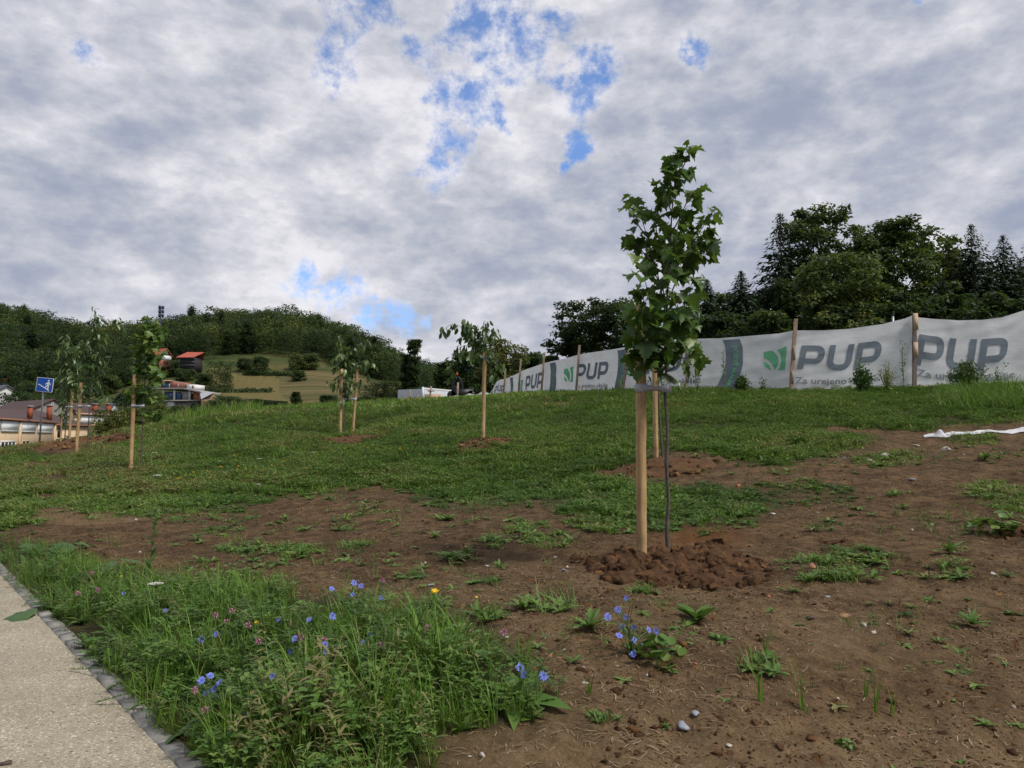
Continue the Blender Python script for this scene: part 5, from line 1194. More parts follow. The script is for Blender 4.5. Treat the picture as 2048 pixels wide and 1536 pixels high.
def conifer(px, top, hw, Y, label, seed, name='spruce_tree', group=None, **kw):
    rg = np.random.default_rng(seed); x = (px - 1024) / F * Y; b = gp(x, Y); H = P(px, top, Y)[2] - b[2]; W = 4.1 * hw / F * Y
    root = empty(name, b, label, 'tree', group); q = conifer_mesh(rg, H, W, **kw); add('crown', (q[0] + b, q[1], q[2]), M_NEED, root)
    add('trunk', tube([b - [0, 0, .4], b + [0, 0, H * .97]], [max(.12, H * .014), .02], 7), M_BARK, root)
WG = 'trees of the wood behind the banner fence'
conifer(1570, 424, 58, 64, 'tall dark conifer with ragged layered boughs at the left end of the wood', 1, group=WG, droop=.15, open_=.30, dens=1.3, twig=.6)
leafy_tree(1650, 413, 66, 66, 'tall airy tree with sky showing through its top, beside the ragged conifer', 2, .48, 130, 60, .34, .30, cr=.095, group=WG)
leafy_tree(1692, 508, 84, 56, 'broad olive-green tree standing in front of the taller wood', 3, .66, 190, 62, .30, .04, cr=.10, group=WG)
leafy_tree(1790, 444, 78, 63, 'big round-topped tree with brownish green crown in the middle of the wood', 4, .58, 190, 60, .34, .10, cr=.10, group=WG)
leafy_tree(1892, 476, 50, 66, 'yellowish tree between the round-topped tree and the spruces', 5, .74, 120, 50, .34, .1, group=WG)
conifer(1958, 446, 66, 60, 'tallest pointed spruce near the right picture edge', 6, group=WG, dens=1.5)
conifer(2022, 468, 56, 60, 'pointed spruce at the right picture edge, just lower than its neighbour', 7, group=WG, dens=1.5)
conifer(2090, 450, 60, 62, 'spruce cut by the right picture edge', 8, group=WG, dens=1.5)
conifer(1895, 560, 50, 57, 'lower dark spruce in front of the yellowish tree', 9, group=WG, dens=1.5)
leafy_tree(1590, 560, 60, 62, 'dark leafy tree filling in below the ragged conifer', 10, .25, 140, 55, .32, .03, group=WG)
conifer(1488, 540, 44, 60, 'slim dark spruce left of the ragged conifer', 11, group=WG, dens=1.4)
conifer(1418, 557, 36, 61, 'small bushy pine at the left end of the wood', 12, name='pine_tree', group=WG, dens=1.2, droop=.05, open_=.15)
leafy_tree(1455, 585, 36, 64, 'brownish tree between the bushy pine and slim spruce', 13, .72, 70, 50, .32, .05, group=WG)
leafy_tree(1830, 590, 62, 55, 'dark undergrowth tree behind the tallest fence post', 14, .22, 130, 50, .32, .02, group=WG)
leafy_tree(1535, 625, 42, 55, 'low leafy tree touching the fence top left of the first banner post', 15, .55, 90, 50, .30, .02, group=WG)
leafy_tree(1960, 590, 62, 54, 'dark low tree under the two pointed spruces', 16, .22, 130, 50, .32, .02, group=WG)
leafy_tree(1440, 625, 46, 57, 'dark low tree under the bushy pine', 17, .2, 100, 50, .32, .02, group=WG)
leafy_tree(1735, 610, 62, 54, 'dark low growth under the olive-green tree', 18, .3, 110, 50, .3, .02, group=WG)
leafy_tree(2060, 600, 60, 54, 'low dark tree at the far right below the spruces', 19, .22, 110, 50, .32, .02, group=WG)
conifer(1926, 512, 40, 70, 'dark spruce tucked behind, left of the tallest pointed spruce', 40, group=WG, dens=1.5)
conifer(1990, 520, 40, 70, 'dark spruce filling the gap between the two pointed spruces', 41, group=WG, dens=1.5)
conifer(2055, 515, 44, 70, 'dark spruce behind the last pair at the right picture edge', 42, group=WG, dens=1.5)
leafy_tree(1515, 585, 40, 66, 'dark leafy tree between the slim spruce and the ragged conifer', 43, .22, 90, 50, .32, .03, group=WG)
leafy_tree(1196, 597, 56, 66, 'dark solitary acacia-like tree rising behind the banner fence', 20, .2, 95, 55, .30, .42, topf=.3, cr=.11)
leafy_tree(1142, 655, 36, 68, 'lower dark tree left of the solitary dark tree', 21, .25, 70, 50, .30, .1)
leafy_tree(1255, 640, 26, 70, 'small tree peeking out right of the solitary dark tree', 22, .3, 45, 45, .30, .2)
leafy_tree(1000, 678, 38, 75, 'light green airy tree right of the wind-bent cherry', 23, .85, 75, 42, .26, .25, cr=.10)
leafy_tree(1052, 702, 34, 88, 'dark green tree right of the light airy one', 24, .3, 80, 50, .34, .05)
leafy_tree(1100, 712, 30, 92, 'dark tree showing between fence posts and the solitary tree', 25, .28, 60, 45, .34, .05)
leafy_tree(945, 704, 40, 100, 'dark rounded tree behind the wind-bent cherry', 26, .3, 100, 50, .4, .04)
leafy_tree(898, 722, 26, 110, 'dark tree left of the roll bar with orange lamp', 27, .3, 70, 45, .42, .04)
leafy_tree(985, 725, 36, 104, 'dark shrubby tree behind the fallen end of the banner', 28, .35, 70, 45, .42, .02)
leafy_tree(827, 676, 10, 200, 'tall narrow poplar standing above the tree line', 30, .25, 120, 40, .55, .04, shape=5, topf=.1, name='poplar_tree', cr=.22)
leafy_tree(813, 708, 10, 203, 'narrow dark tree just left of the poplar', 31, .25, 60, 40, .6, .04, name='poplar_tree', cr=.2)
MG = 'bushes and trees on the far hillside'
for i, (px, bv, tv, hw, lb, ti) in enumerate([(440,778,722,25,'large rounded bush at the left end of the straw-coloured field',.45),(408,770,748,14,'small bush left of the large rounded bush',.35),(345,752,720,20,'bush below the white-walled hill house',.35),(380,738,716,12,'bush right of the red-roofed barn',.5),
    (372,762,738,17,'bush below the red-roofed barn',.4),(490,742,716,12,'thin small tree above the straw field',.35),(520,748,713,14,'small tree standing in the upper meadow',.35),(594,740,708,15,'pale bush at the wood edge, upper meadow',.6),(622,740,706,15,'bush beside the pale one at the wood edge',.55),
    (597,762,740,10,'small bush below the pale pair at the wood edge',.5),(752,802,760,24,'big round dark bush, left half of the pair',.35),(782,802,762,20,'big round dark bush, right half of the pair',.4),(818,802,768,18,'dark bush right of the round pair',.3),(590,801,783,7,'tiny lone bush in the mown field',.4),
    (455,815,792,26,'low shrub bank at the foot of the meadow',.35),(500,818,798,24,'low shrub right of the shrub bank',.3),(530,815,800,16,'low dark shrub before the mown field',.3),(555,818,802,16,'last low dark shrub before the mown field',.25),(655,805,790,12,'shrub beside the paired stakes',.35),(730,812,795,14,'low bushes left of the round pair',.35)]):
    b = G(px, bv, 120) if bv < 800 else at_dist(px, 215); b = np.array(b)
    leafy_tree(px, tv, hw, b[1], lb, 60 + i, ti, 55, 40, .55 * b[1] / 300, .02, name='bush', group=MG, base=b, cr=.17, cat='bush', trunk=.12)
for i, (px, Y, tv, hw, lb, ti, kd) in enumerate([(60,225,762,26,'round tree right of the white gabled house',.35,0),(98,235,756,22,'tree above the apex of the beige gable',.4,0),(138,215,770,24,'tree above the beige gable, right of the sign',.4,0),(165,240,752,22,'tall dark tree left of the grey-roofed villa',.3,0),
    (30,215,782,26,'low tree below the white gabled house',.35,0),(100,190,785,34,'dark trees between the sign pole and the gable',.3,0),(248,225,778,20,'dark spruce at the right corner of the villa',.3,1),(278,215,770,30,'tree between the villa and the unfinished house',.45,0),(305,200,782,26,'leafy tree covering the left end of the unfinished house',.6,0),
    (225,62,818,26,'yellow-green bush above the tall soil heap',.85,0),(265,66,812,26,'yellow-green bush right of the other above the soil heap',.8,0),(312,80,806,22,'olive bush in front of the unfinished house',.75,0),(355,150,810,17,'grey-green shrub below the unfinished house',.45,0),(386,150,804,8,'small dark conifer below the unfinished house',.2,1),(430,160,800,20,'shrub on the slope right of the unfinished house',.45,0),
    (5,300,742,26,'wood-edge tree above the red roof at the left',.4,0),(70,300,735,26,'wood-edge tree far left',.3,0),(120,290,742,22,'wood-edge tree behind the yellowish sapling',.45,0),(240,300,735,24,'wood-edge tree above the grey-roofed villa',.45,0),(215,285,748,16,'small wood-edge tree left of the hill meadow',.5,0)]):
    lb2 = lb
    if kd: conifer(px, tv, hw, Y, lb2, 90 + i, group='trees around the houses', dens=1.2, twig=.9)
    else: leafy_tree(px, tv, hw, Y, lb2, 90 + i, ti, 75, 45, max(.16, .5 * Y / 260), .03, group='trees around the houses', cr=.15)

def build_forest():
    rg = np.random.default_rng(51); temps = []
    for k in range(7):
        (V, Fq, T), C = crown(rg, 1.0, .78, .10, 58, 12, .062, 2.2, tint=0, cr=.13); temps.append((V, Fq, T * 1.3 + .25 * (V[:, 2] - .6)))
    for k in range(2):
        V, Fq, T = conifer_mesh(rg, 1.0, .42, twig=.1, dens=.5); V2, F2, T2 = V, Fq, T * .3 - .35; temps.append((V2, F2, T2))
    sp = 6.6; xs = np.arange(-420, 40, sp); ys = np.arange(150, 520, sp); X, Y = np.meshgrid(xs, ys); X = X.ravel() + rg.uniform(-2.8, 2.8, X.size); Y = Y.ravel() + rg.uniform(-2.8, 2.8, Y.size)
    px = 1024 + F * X / Y; bx = [-400, 0, 130, 250, 325, 420, 600, 660, 700, 760, 800, 850, 900, 960, 1050]; by = [272, 280, 296, 300, 346, 356, 362, 345, 335, 318, 300, 285, 280, 300, 300]
    edge = np.interp(px, bx, by) + rg.normal(0, 5, len(px)); keep = (Y > edge) & (Y < 500) & (px > -330) & (px < 960)
    X, Y, px = X[keep], Y[keep], px[keep]; z = base_z(X, Y); n = len(X); big = rg.random(n)
    H = rg.uniform(9.5, 15.5, n) * np.interp(px, [650, 800, 900], [1, .85, .6]) * (1 + .25 * (big > .93)); wd = rg.uniform(.8, 1.25, n)
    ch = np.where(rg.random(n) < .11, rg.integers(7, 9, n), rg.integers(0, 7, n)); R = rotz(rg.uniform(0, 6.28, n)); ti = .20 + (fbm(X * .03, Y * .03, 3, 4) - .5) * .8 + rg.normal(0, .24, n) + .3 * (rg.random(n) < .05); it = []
    for k, t in enumerate(temps):
        m = ch == k
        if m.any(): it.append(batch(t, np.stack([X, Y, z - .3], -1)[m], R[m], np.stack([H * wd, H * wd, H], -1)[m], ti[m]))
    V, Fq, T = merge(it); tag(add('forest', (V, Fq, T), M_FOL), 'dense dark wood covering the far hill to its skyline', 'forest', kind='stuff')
build_forest()
# vineyard-like hedge line on the meadow
def hedge(px0, px1, v, hgt, label, seed):
    rg = np.random.default_rng(seed); a = G(px0, v, 150); b = G(px1, v + 2, 150); n = 900; t = rg.random(n); p = a + (b - a) * t[:, None]; p[:, 2] = base_z(p[:, 0], p[:, 1]) + rg.random(n) * hgt; p[:, 1] += rg.normal(0, .5, n)
    V, Fq = leafquads(p, rg.normal(size=(n, 3)), rg.normal(size=(n, 3)), .8, .5); tag(add('hedge', (V, Fq, np.full(len(V), .35)), M_FOL, origin=a), label, 'hedge')
hedge(485, 585, 751, 1.6, 'long low dark hedge line above the straw-coloured field', 1); hedge(380, 545, 783, 1.2, 'green strip of growth below the straw-coloured field', 2)

# telecom mast hidden among the trees of the skyline
M_MAST = mat_plain('mast paint', (0.03, 0.045, 0.075), .7, .2, 3, bmp=0)
b = at_dist(313, 395); root = empty('telecom_mast', b, 'dark antenna mast above the wooded skyline at the left', 'mast'); zt = P(313, 612, b[1])[2]
add('pole', tube([b, [b[0], b[1], zt]], [.45, .35], 8), M_MAST, root)
for k in range(9):
    z = zt - .8 - (k // 3) * 2.1; a = k * 2.1 + .3; add('antenna', merge([box((b[0] + 1.0 * math.cos(a), b[1] + 1.0 * math.sin(a), z), (.9, .9, 1.7)), box((b[0] + .5 * math.cos(a), b[1] + .5 * math.sin(a), z), (1.0, .2, .2), np.array(Matrix.Rotation(a, 3, 'Z')))]), M_MAST, root)
# ---------------------------------------------------------------- banner fence
def mat_fabric():
    m, nt, N, L, B = nodes('white net fabric'); tc = N.new('ShaderNodeTexCoord'); mp = N.new('ShaderNodeMapping'); L.new(tc.outputs['Object'], mp.inputs[0]); mp.inputs['Scale'].default_value = (2.0, 2.0, 70)
    n = tex(N, L, 'Noise', 1.0, mp.outputs[0], Detail=7.0, Roughness=.8); n2 = tex(N, L, 'Noise', 1.7, Detail=6.0, Roughness=.7)
    c = ramp(N, L, n.outputs[0], [(.3, (.58, .59, .61)), (.5, (.72, .725, .74)), (.7, (.78, .78, .79))]); c2 = ramp(N, L, n2.outputs[0], [(.3, (.88, .88, .87)), (.6, (1.02, 1.02, 1.02))]); cc = mixc(N, L, 1.0, c.outputs[0], c2.outputs[0], 'MULTIPLY')
    L.new(cc, B.inputs['Base Color']); B.inputs['Roughness'].default_value = .8; B.inputs['Specular IOR Level'].default_value = .15; bump(N, L, n.outputs[0], B, .25, .004)
    t = N.new('ShaderNodeBsdfTranslucent'); L.new(cc, t.inputs[0]); mx = N.new('ShaderNodeMixShader'); mx.inputs[0].default_value = .28; L.new(B.outputs[0], mx.inputs[1]); L.new(t.outputs[0], mx.inputs[2]); L.new(mx.outputs[0], N['Material Output'].inputs[0]); return m
M_FAB = mat_fabric()
def mat_print(name, col):
    m, nt, N, L, B = nodes(name); tc = N.new('ShaderNodeTexCoord'); mp = N.new('ShaderNodeMapping'); L.new(tc.outputs['Object'], mp.inputs[0]); mp.inputs['Scale'].default_value = (2.0, 2.0, 70)
    n = tex(N, L, 'Noise', 1.0, mp.outputs[0], Detail=7.0, Roughness=.8); c = ramp(N, L, n.outputs[0], [(.3, tuple(q * .8 for q in col)), (.7, tuple(min(1, q * 1.25) for q in col))]); L.new(c.outputs[0], B.inputs['Base Color']); B.inputs['Roughness'].default_value = .8; return m
M_PG = mat_print('grey print', (.135, .165, .20)); M_PN = mat_print('green print', (.13, .42, .22)); M_PD = mat_print('pale grey print', (.20, .225, .255))
M_POST = mat_bark('weathered post', (.17, .115, .08), (.36, .27, .20), 12); M_BOARD = mat_plain('pale board', (.46, .33, .22), .8, .15, 12); M_OLD = mat_bark('dark post', (.09, .07, .065), (.2, .155, .13), 12)
FP = [(975, 39.2), (1009, 37.2), (1040, 34.3), (1088, 31.5), (1157, 28.8), (1252, 26.3), (1380, 24.0), (1590, 22.8), (1830, 22.3), (2085, 22.0), (2370, 21.6)]
fx = np.array([P(a, 760, y)[:2] for a, y in FP]); fs = np.concatenate([[0], np.cumsum(np.linalg.norm(np.diff(fx, axis=0), axis=1))])
def fence_xy(s): return np.stack([np.interp(s, fs, fx[:, 0]), np.interp(s, fs, fx[:, 1])], -1)
_ss = np.linspace(0, fs[-1], 4000); _xy = fence_xy(_ss); _pp = proj(_xy[:, 0], _xy[:, 1], np.full(4000, 3.6))[0]
def s_of(px): return np.interp(px, _pp, _ss)
TV = np.array([(975,789),(983,779),(989,766),(993,760),(1009,757),(1025,750),(1040,742),(1088,725),(1125,717),(1157,708),(1205,701),(1252,693),(1300,689),(1380,677),(1440,676),(1500,671),(1560,666),(1590,660),(1650,660),(1700,657),(1770,647),(1815,636),(1830,630),(1842,634),(1870,637),(1920,640),(1970,639),(2010,634),(2048,622),(2085,612),(2200,618),(2370,600)], float)
def ztop(s):
    xy = fence_xy(s); px = np.interp(s, _ss, _pp); v = np.interp(px, TV[:, 0], TV[:, 1]); return CZ + np.tan(PITCH + np.arctan((768 - v) / F)) * xy[..., 1] / 1.0
_seg = fx[1:] - fx[:-1]
def fnorm(s):
    i = np.clip(np.searchsorted(fs, s, 'right') - 1, 0, len(_seg) - 1); d = unit(_seg[i]); return np.stack([d[..., 1], -d[..., 0]], -1)
def disp(s, h):
    return (fbm(s * .9, h * 1.1, 3, 202) - .5) * .10 + (fbm(s * .35 + 5, h * 5.0 + s * .8, 3, 206) - .5) * .035 - .05 * np.sin(np.pi * np.clip(h / 1.7, 0, 1)) * np.sin(np.pi * ((s - np.interp(s, fs, fs)) % 1))
def fpt(s, h, off=0.0):
    s = np.asarray(s, float); h = np.asarray(h, float); xy = fence_xy(s); nn = fnorm(s); sg = np.where((nn[..., 1] > 0), -1, 1); nn = nn * sg[..., None]
    o = off - .075 + disp(s, h); return np.concatenate([xy + nn * o[..., None], (ztop(s) - h)[..., None]], -1)
fence = empty('banner_fence', [*fence_xy(fs[8]), 2.5], 'long white printed fabric fence on wooden posts along the top of the slope', 'fence')
S_, H_ = np.meshgrid(np.linspace(0, fs[-1], 560), np.concatenate([[0], np.linspace(.02, 2.3, 40)])); Vf = fpt(S_.ravel(), H_.ravel()); k = S_.shape[1]
i_ = (np.arange(S_.shape[0] - 1)[:, None] * k + np.arange(k - 1)[None]); Ff = np.stack([i_, i_ + k, i_ + k + 1, i_ + 1], -1).reshape(-1, 4)
fabric = add('fabric', (Vf, Ff), M_FAB, fence, smooth=True)
def h_at(s, v): # drop below the fabric's top at which a photo row lies
    xy = fence_xy(np.asarray(s, float)); return ztop(np.asarray(s, float)) - (CZ + np.tan(PITCH + np.arctan((768 - np.asarray(v, float)) / F)) * xy[..., 1])
def grid_quad(c, nu=4, nv=4):
    """c: four corners (in letter space) -> subdivided patch"""
    c = np.array(c, float); u, v = np.meshgrid(np.linspace(0, 1, nu + 1), np.linspace(0, 1, nv + 1)); u = u.ravel()[:, None]; v = v.ravel()[:, None]
    V = c[0] * (1 - u) * (1 - v) + c[1] * u * (1 - v) + c[2] * u * v + c[3] * (1 - u) * v; i = (np.arange(nv)[:, None] * (nu + 1) + np.arange(nu)[None]).ravel()
    return V, np.concatenate([np.stack([i, i + 1, i + nu + 2], -1), np.stack([i, i + nu + 2, i + nu + 1], -1)])
def stroke2(path, w, sub=3):
    p = np.array(path, float); d = unit(np.diff(p, axis=0)); nrm = np.stack([-d[:, 1], d[:, 0]], -1); L_, R_ = [], []
    for i in range(len(p)):
        if i == 0: n = nrm[0]
        elif i == len(p) - 1: n = nrm[-1]
        else:
            n = unit(nrm[i - 1] + nrm[i]); n = n / max(.4, np.dot(n, nrm[i]))
        L_.append(p[i] + n * w / 2); R_.append(p[i] - n * w / 2)
    return merge([grid_quad((L_[i], L_[i + 1], R_[i + 1], R_[i]), max(1, int(np.linalg.norm(p[i+1] - p[i]) / .12)), sub) for i in range(len(p) - 1)])
def arc2(cx, cy, r, a0, a1, n=6, ry=None): return [(cx + r * math.cos(math.radians(a)), cy + (ry or r) * math.sin(math.radians(a))) for a in np.linspace(a0, a1, n)]
W_ = .215
P_path = [(W_/2, 0), (W_/2, 1 - W_/2)] + [(.52, 1 - W_/2)] + arc2(.56, .68, .21, 80, 0, 5) + arc2(.56, .56, .21, 0, -80, 5, .21) + [(.50, .345), (W_, .345)]
U_path = [(W_/2, 1), (W_/2, .36)] + arc2(.36, .36, .252, 190, 262, 5) + [(.45, W_/2)] + arc2(.52, .36, .252, 278, 350, 5) + [(.775, .36), (.775, 1)]
def letters_pup():
    it = []; x = 0
    for p, w in ((P_path, .88), (U_path, .885), (P_path, .88)):
        V, Fq = stroke2(p, W_); V = V + [x, 0]; it.append((V, Fq)); x += w + .13
    V, Fq = merge2(it); V[:, 0] += .20 * V[:, 1]; V[:, 0] /= V[:, 0].max(); return V, Fq
def merge2(items):
    n = 0; Vs = []; Fs = []
    for V, Fq in items: Vs.append(V); Fs.append(Fq + n); n += len(V)
    return np.concatenate(Vs), np.concatenate(Fs)
# merge() works on 3-D points; the flat letter work uses merge2
_merge3 = merge
def merge(items):
    if np.asarray(items[0][0]).shape[-1] == 2: return merge2(items)
    return _merge3(items)
def place_print(V2, Fq, s0, s1, hl, hr, mat, name, off=.016):
    """letter space (x 0..1, y 0..1 up) on the fabric; hl/hr = (top drop, bottom drop) at the left and right end"""
    s = s0 + (s1 - s0) * V2[:, 0]; ht = hl[0] + (hr[0] - hl[0]) * V2[:, 0]; hb = hl[1] + (hr[1] - hl[1]) * V2[:, 0]; h = hb + (ht - hb) * V2[:, 1]
    return add(name, (fpt(s, h, off), Fq), mat, fabric)
def text_flat(txt, bold=.012):
    cu = bpy.data.curves.new('t', 'FONT'); cu.body = txt; cu.size = 1; cu.offset = bold; cu.resolution_u = 3; ob = bpy.data.objects.new('t', cu); COL.objects.link(ob); bpy.context.view_layer.update()
    me = bpy.data.meshes.new_from_object(ob.evaluated_get(bpy.context.evaluated_depsgraph_get())); me.calc_loop_triangles()
    V = np.array([v.co[:2] for v in me.vertices]); Fq = np.array([t.vertices[:] for t in me.loop_triangles]); bpy.data.objects.remove(ob); bpy.data.curves.remove(cu); bpy.data.meshes.remove(me); return V, Fq
PUPV, PUPF = letters_pup(); TXV, TXF = text_flat('Za urejeno okolje', .014); TXV = (TXV - [TXV[:, 0].min(), 0]) / [np.ptp(TXV[:, 0]), .72]
LOGO = [[(0,.88),(.12,.90),(.25,.915),(.37,.91),(.47,.82),(.56,.70),(.615,.57),(.62,.42),(.60,.28),(.55,.15),(.49,.05),(.44,.06),(.40,.18),(.33,.32),(.22,.45),(.10,.54),(0,.57)],
        [(.58,.93),(.79,.965),(1,1),(.97,.75),(.94,.5),(.92,.25),(.89,.03),(.74,.02),(.58,.02),(.66,.12),(.72,.30),(.745,.46),(.73,.62),(.68,.78)],
        [(0,.41),(.08,.37),(.17,.30),(.25,.19),(.30,.0),(.18,.06),(.08,.13),(.02,.21),(0,.30)]]
def logo_mesh():
    it = []
    for poly in LOGO:
        bm = bmesh.new(); vs = [bm.verts.new((x, y, 0)) for x, y in poly]; bm.faces.new(vs); bmesh.ops.triangulate(bm, faces=bm.faces[:]); bmesh.ops.subdivide_edges(bm, edges=bm.edges[:], cuts=1, use_grid_fill=False); bmesh.ops.triangulate(bm, faces=bm.faces[:]); bm.verts.index_update()
        it.append((np.array([v.co[:2] for v in bm.verts]), np.array([[v.index for v in f.verts] for f in bm.faces]))); bm.free()
    return merge2(it)
LGV, LGF = logo_mesh()
def pup_at(a, b, lt, lb, rt, rb):
    s0, s1 = s_of(a), s_of(b); place_print(PUPV, PUPF, s0, s1, (h_at(s0, lt), h_at(s0, lb)), (h_at(s1, rt), h_at(s1, rb)), M_PG, 'printed_letters')
def rect_at(V, Fq, a, b, lt, lb, rt, rb, mat, name):
    s0, s1 = s_of(a), s_of(b); place_print(V, Fq, s0, s1, (h_at(s0, lt), h_at(s0, lb)), (h_at(s1, rt), h_at(s1, rb)), mat, name)
pup_at(986, 1006, 779, 790, 771, 787); pup_at(1047, 1084, 753, 780, 743, 774); pup_at(1149, 1214, 730, 761, 722, 757); pup_at(1594, 1765, 690, 737, 680, 734)
S3 = s_of(1407); S3a = S3 - (s_of(1764) - s_of(1593)); pxa = float(np.interp(S3a, _ss, _pp)); pup_at(pxa, 1407, 708, 748, 702, 738)
pup_at(1829, 2018, 664, 727, 672, 735)
rect_at(LGV, LGF, 1527, 1574, 699, 739, 692, 740, M_PN, 'printed_leaf_logo'); rect_at(LGV, LGF, 1126, 1145, 735, 765, 732, 764, M_PN, 'printed_leaf_logo'); rect_at(LGV, LGF, 1033, 1042, 761, 785, 759, 784, M_PN, 'printed_leaf_logo')
lg3 = float(np.interp(S3a - .28, _ss, _pp)); lg3a = float(np.interp(S3a - .98, _ss, _pp)); rect_at(LGV, LGF, lg3a, lg3, 717, 752, 713, 751, M_PN, 'printed_leaf_logo'); rect_at(LGV, LGF, 975 + 4, 975 + 9, 782, 792, 780, 791, M_PN, 'printed_leaf_logo')
rect_at(TXV, TXF, 1590, 1757, 753, 766, 750, 761, M_PD, 'printed_slogan'); rect_at(TXV, TXF, 1834, 2030, 735, 750, 739, 753, M_PD, 'printed_slogan'); rect_at(TXV, TXF, pxa, 1392, 760, 771, 755, 766, M_PD, 'printed_slogan')
rect_at(TXV, TXF, 1149, 1212, 768, 777, 765, 774, M_PD, 'printed_slogan')
AL = np.array([(0, 1445.5), (.1, 1449.5), (.2, 1451.3), (.42, 1451.3), (.55, 1448.5), (.68, 1444), (.85, 1436), (1, 1428)]); AR = np.array([(0, 1479.5), (.1, 1483.5), (.2, 1485.5), (.5, 1485), (.62, 1482), (.74, 1477.5), (.9, 1470.5), (1, 1466)])
sA = s_of(1445.5); WWV, WWF = text_flat('www.pup.si', .01); WWV = WWV / [np.ptp(WWV[:, 0]), np.ptp(WWV[:, 0])]
for px0 in (1445.5, 1230.5, 1096.5, 1017.5):
    ds = s_of(px0) - sA; t = np.linspace(0, 1, 26); sl = s_of(np.interp(t, AL[:, 0], AL[:, 1])) + ds; sr = s_of(np.interp(t, AR[:, 0], AR[:, 1])) + ds; hh = .07 + t * 1.55; m = 7
    V = np.concatenate([fpt(sl + (sr - sl) * q, hh, .014) for q in np.linspace(0, 1, m)]); i = (np.arange(m - 1)[:, None] * 26 + np.arange(25)[None]).ravel(); Fq = np.concatenate([np.stack([i, i + 1, i + 27], -1), np.stack([i, i + 27, i + 26], -1)])
    add('printed_band', (V, Fq), M_PG, fabric)
    h = 1.50 - WWV[:, 0] * 1.22; tt = (h - .07) / 1.55; cl = np.interp(tt, t, sl); cr_ = np.interp(tt, t, sr); s = cl + (cr_ - cl) * .62 - WWV[:, 1] * 1.22 + .04
    add('printed_web_address', (fpt(s, h, .022), WWF), M_PN, fabric)
FPOST = [((1007, 790), (1011, 737)), ((1037, 786), (1042, 718)), ((1083, 780), (1089, 705)), ((1153, 775), (1159, 690)), ((1247, 774), (1254, 688)), ((1372, 775), (1381.5, 640)), ((1582, 776), (1591.5, 638)), ((1829, 770), (1829, 627)), ((2090, 768), (2086, 608))]
for k, (bt, tp) in enumerate(FPOST):
    Y = FP[k + 1][1] - .03; a = P(bt[0], bt[1], Y); b = P(tp[0], tp[1], Y); w = .085 if k < 6 else .105
    a = a - unit(b - a) * .5; d = unit(b - a); rgp = np.random.default_rng(k); V = []
    n = 9
    for j in range(n):
        c = a + (b - a) * j / (n - 1) + rgp.normal(0, .004, 3); ww = w * (1 + rgp.normal(0, .03)) / 2; V += [c + [-ww, -ww * .6, 0], c + [ww, -ww * .6, 0], c + [ww, ww * .6, 0], c + [-ww, ww * .6, 0]]
    Fq = [(4 * j + q, 4 * j + (q + 1) % 4, 4 * j + 4 + (q + 1) % 4, 4 * j + 4 + q) for j in range(n - 1) for q in range(4)] + [(3, 2, 1, 0), tuple(4 * (n - 1) + q for q in range(4))]
    po = add('post', (np.array(V), Fq), M_OLD if k == 7 else M_POST, fence)
    if k == 7:
        for v0, v1 in ((627, 660), (685, 715)):
            q0 = P(1830, v0, Y - .05); q1 = P(1830, v1, Y - .05); add('board', box((q0 + q1) / 2 + [0, -.045, 0], (.125, .03, q0[2] - q1[2])), M_BOARD, po)
    elif k in (5, 6):
        for f in (.32, .60): q = a + (b - a) * f; add('board', box(q + [.0, -.075, 0], (.06, .025, .42), np.array(Matrix.Rotation(math.radians(4), 3, 'Y'))), M_POST, po)
# low posts beyond the end of the banner, fabric fallen to the ground between them
for i, (bt, tp, Y, lb) in enumerate([((819, 800), (820.5, 780), 44, 'short pale post left of the white container'), ((858, 800), (862, 773), 43, 'short post with crosspiece in front of the container'), ((914, 797), (916, 765), 42, 'short wooden post beside the black roll bar'), ((835, 800), (836, 790), 44, 'lowest thin post at the container corner')]):
    a = P(*bt, Y); b = P(*tp, Y); a = a - [0, 0, .4]; V, Fq = box((0, 0, 0), (.10, .08, 1)); V[:, :] = a + (b - a) * (V[:, 2:3] + .5) + V * [1, 1, 0]
    items = [(V, Fq)]
    if i == 1: items.append(box(b - [0, .05, .25], (.38, .03, .07)))
    tag(add('wooden_post', merge(items), M_POST, origin=a), lb, 'post', 'short posts beyond the end of the banner')
sA_, n = np.linspace(0, 1, 40), 40; pa, pb = P(905, 792, 41.5), P(978, 789, 39.3); V = []
for t in sA_:
    c = pa + (pb - pa) * t; zg = base_z(c[0], c[1]); hgt = .10 + .16 * t + .05 * math.sin(t * 17); V += [[c[0], c[1], zg - .1], [c[0], c[1] + .05, zg + hgt], [c[0], c[1] + .3, zg + hgt * .8]]
Fq = [(3 * i + q, 3 * i + 3 + q, 3 * i + 4 + q, 3 * i + 1 + q) for i in range(39) for q in range(2)]
tag(add('fallen_fabric', (np.array(V), Fq), M_FAB, origin=pa, smooth=True), 'low strip of white fabric sunk to the grass past the end of the banner', 'fabric')
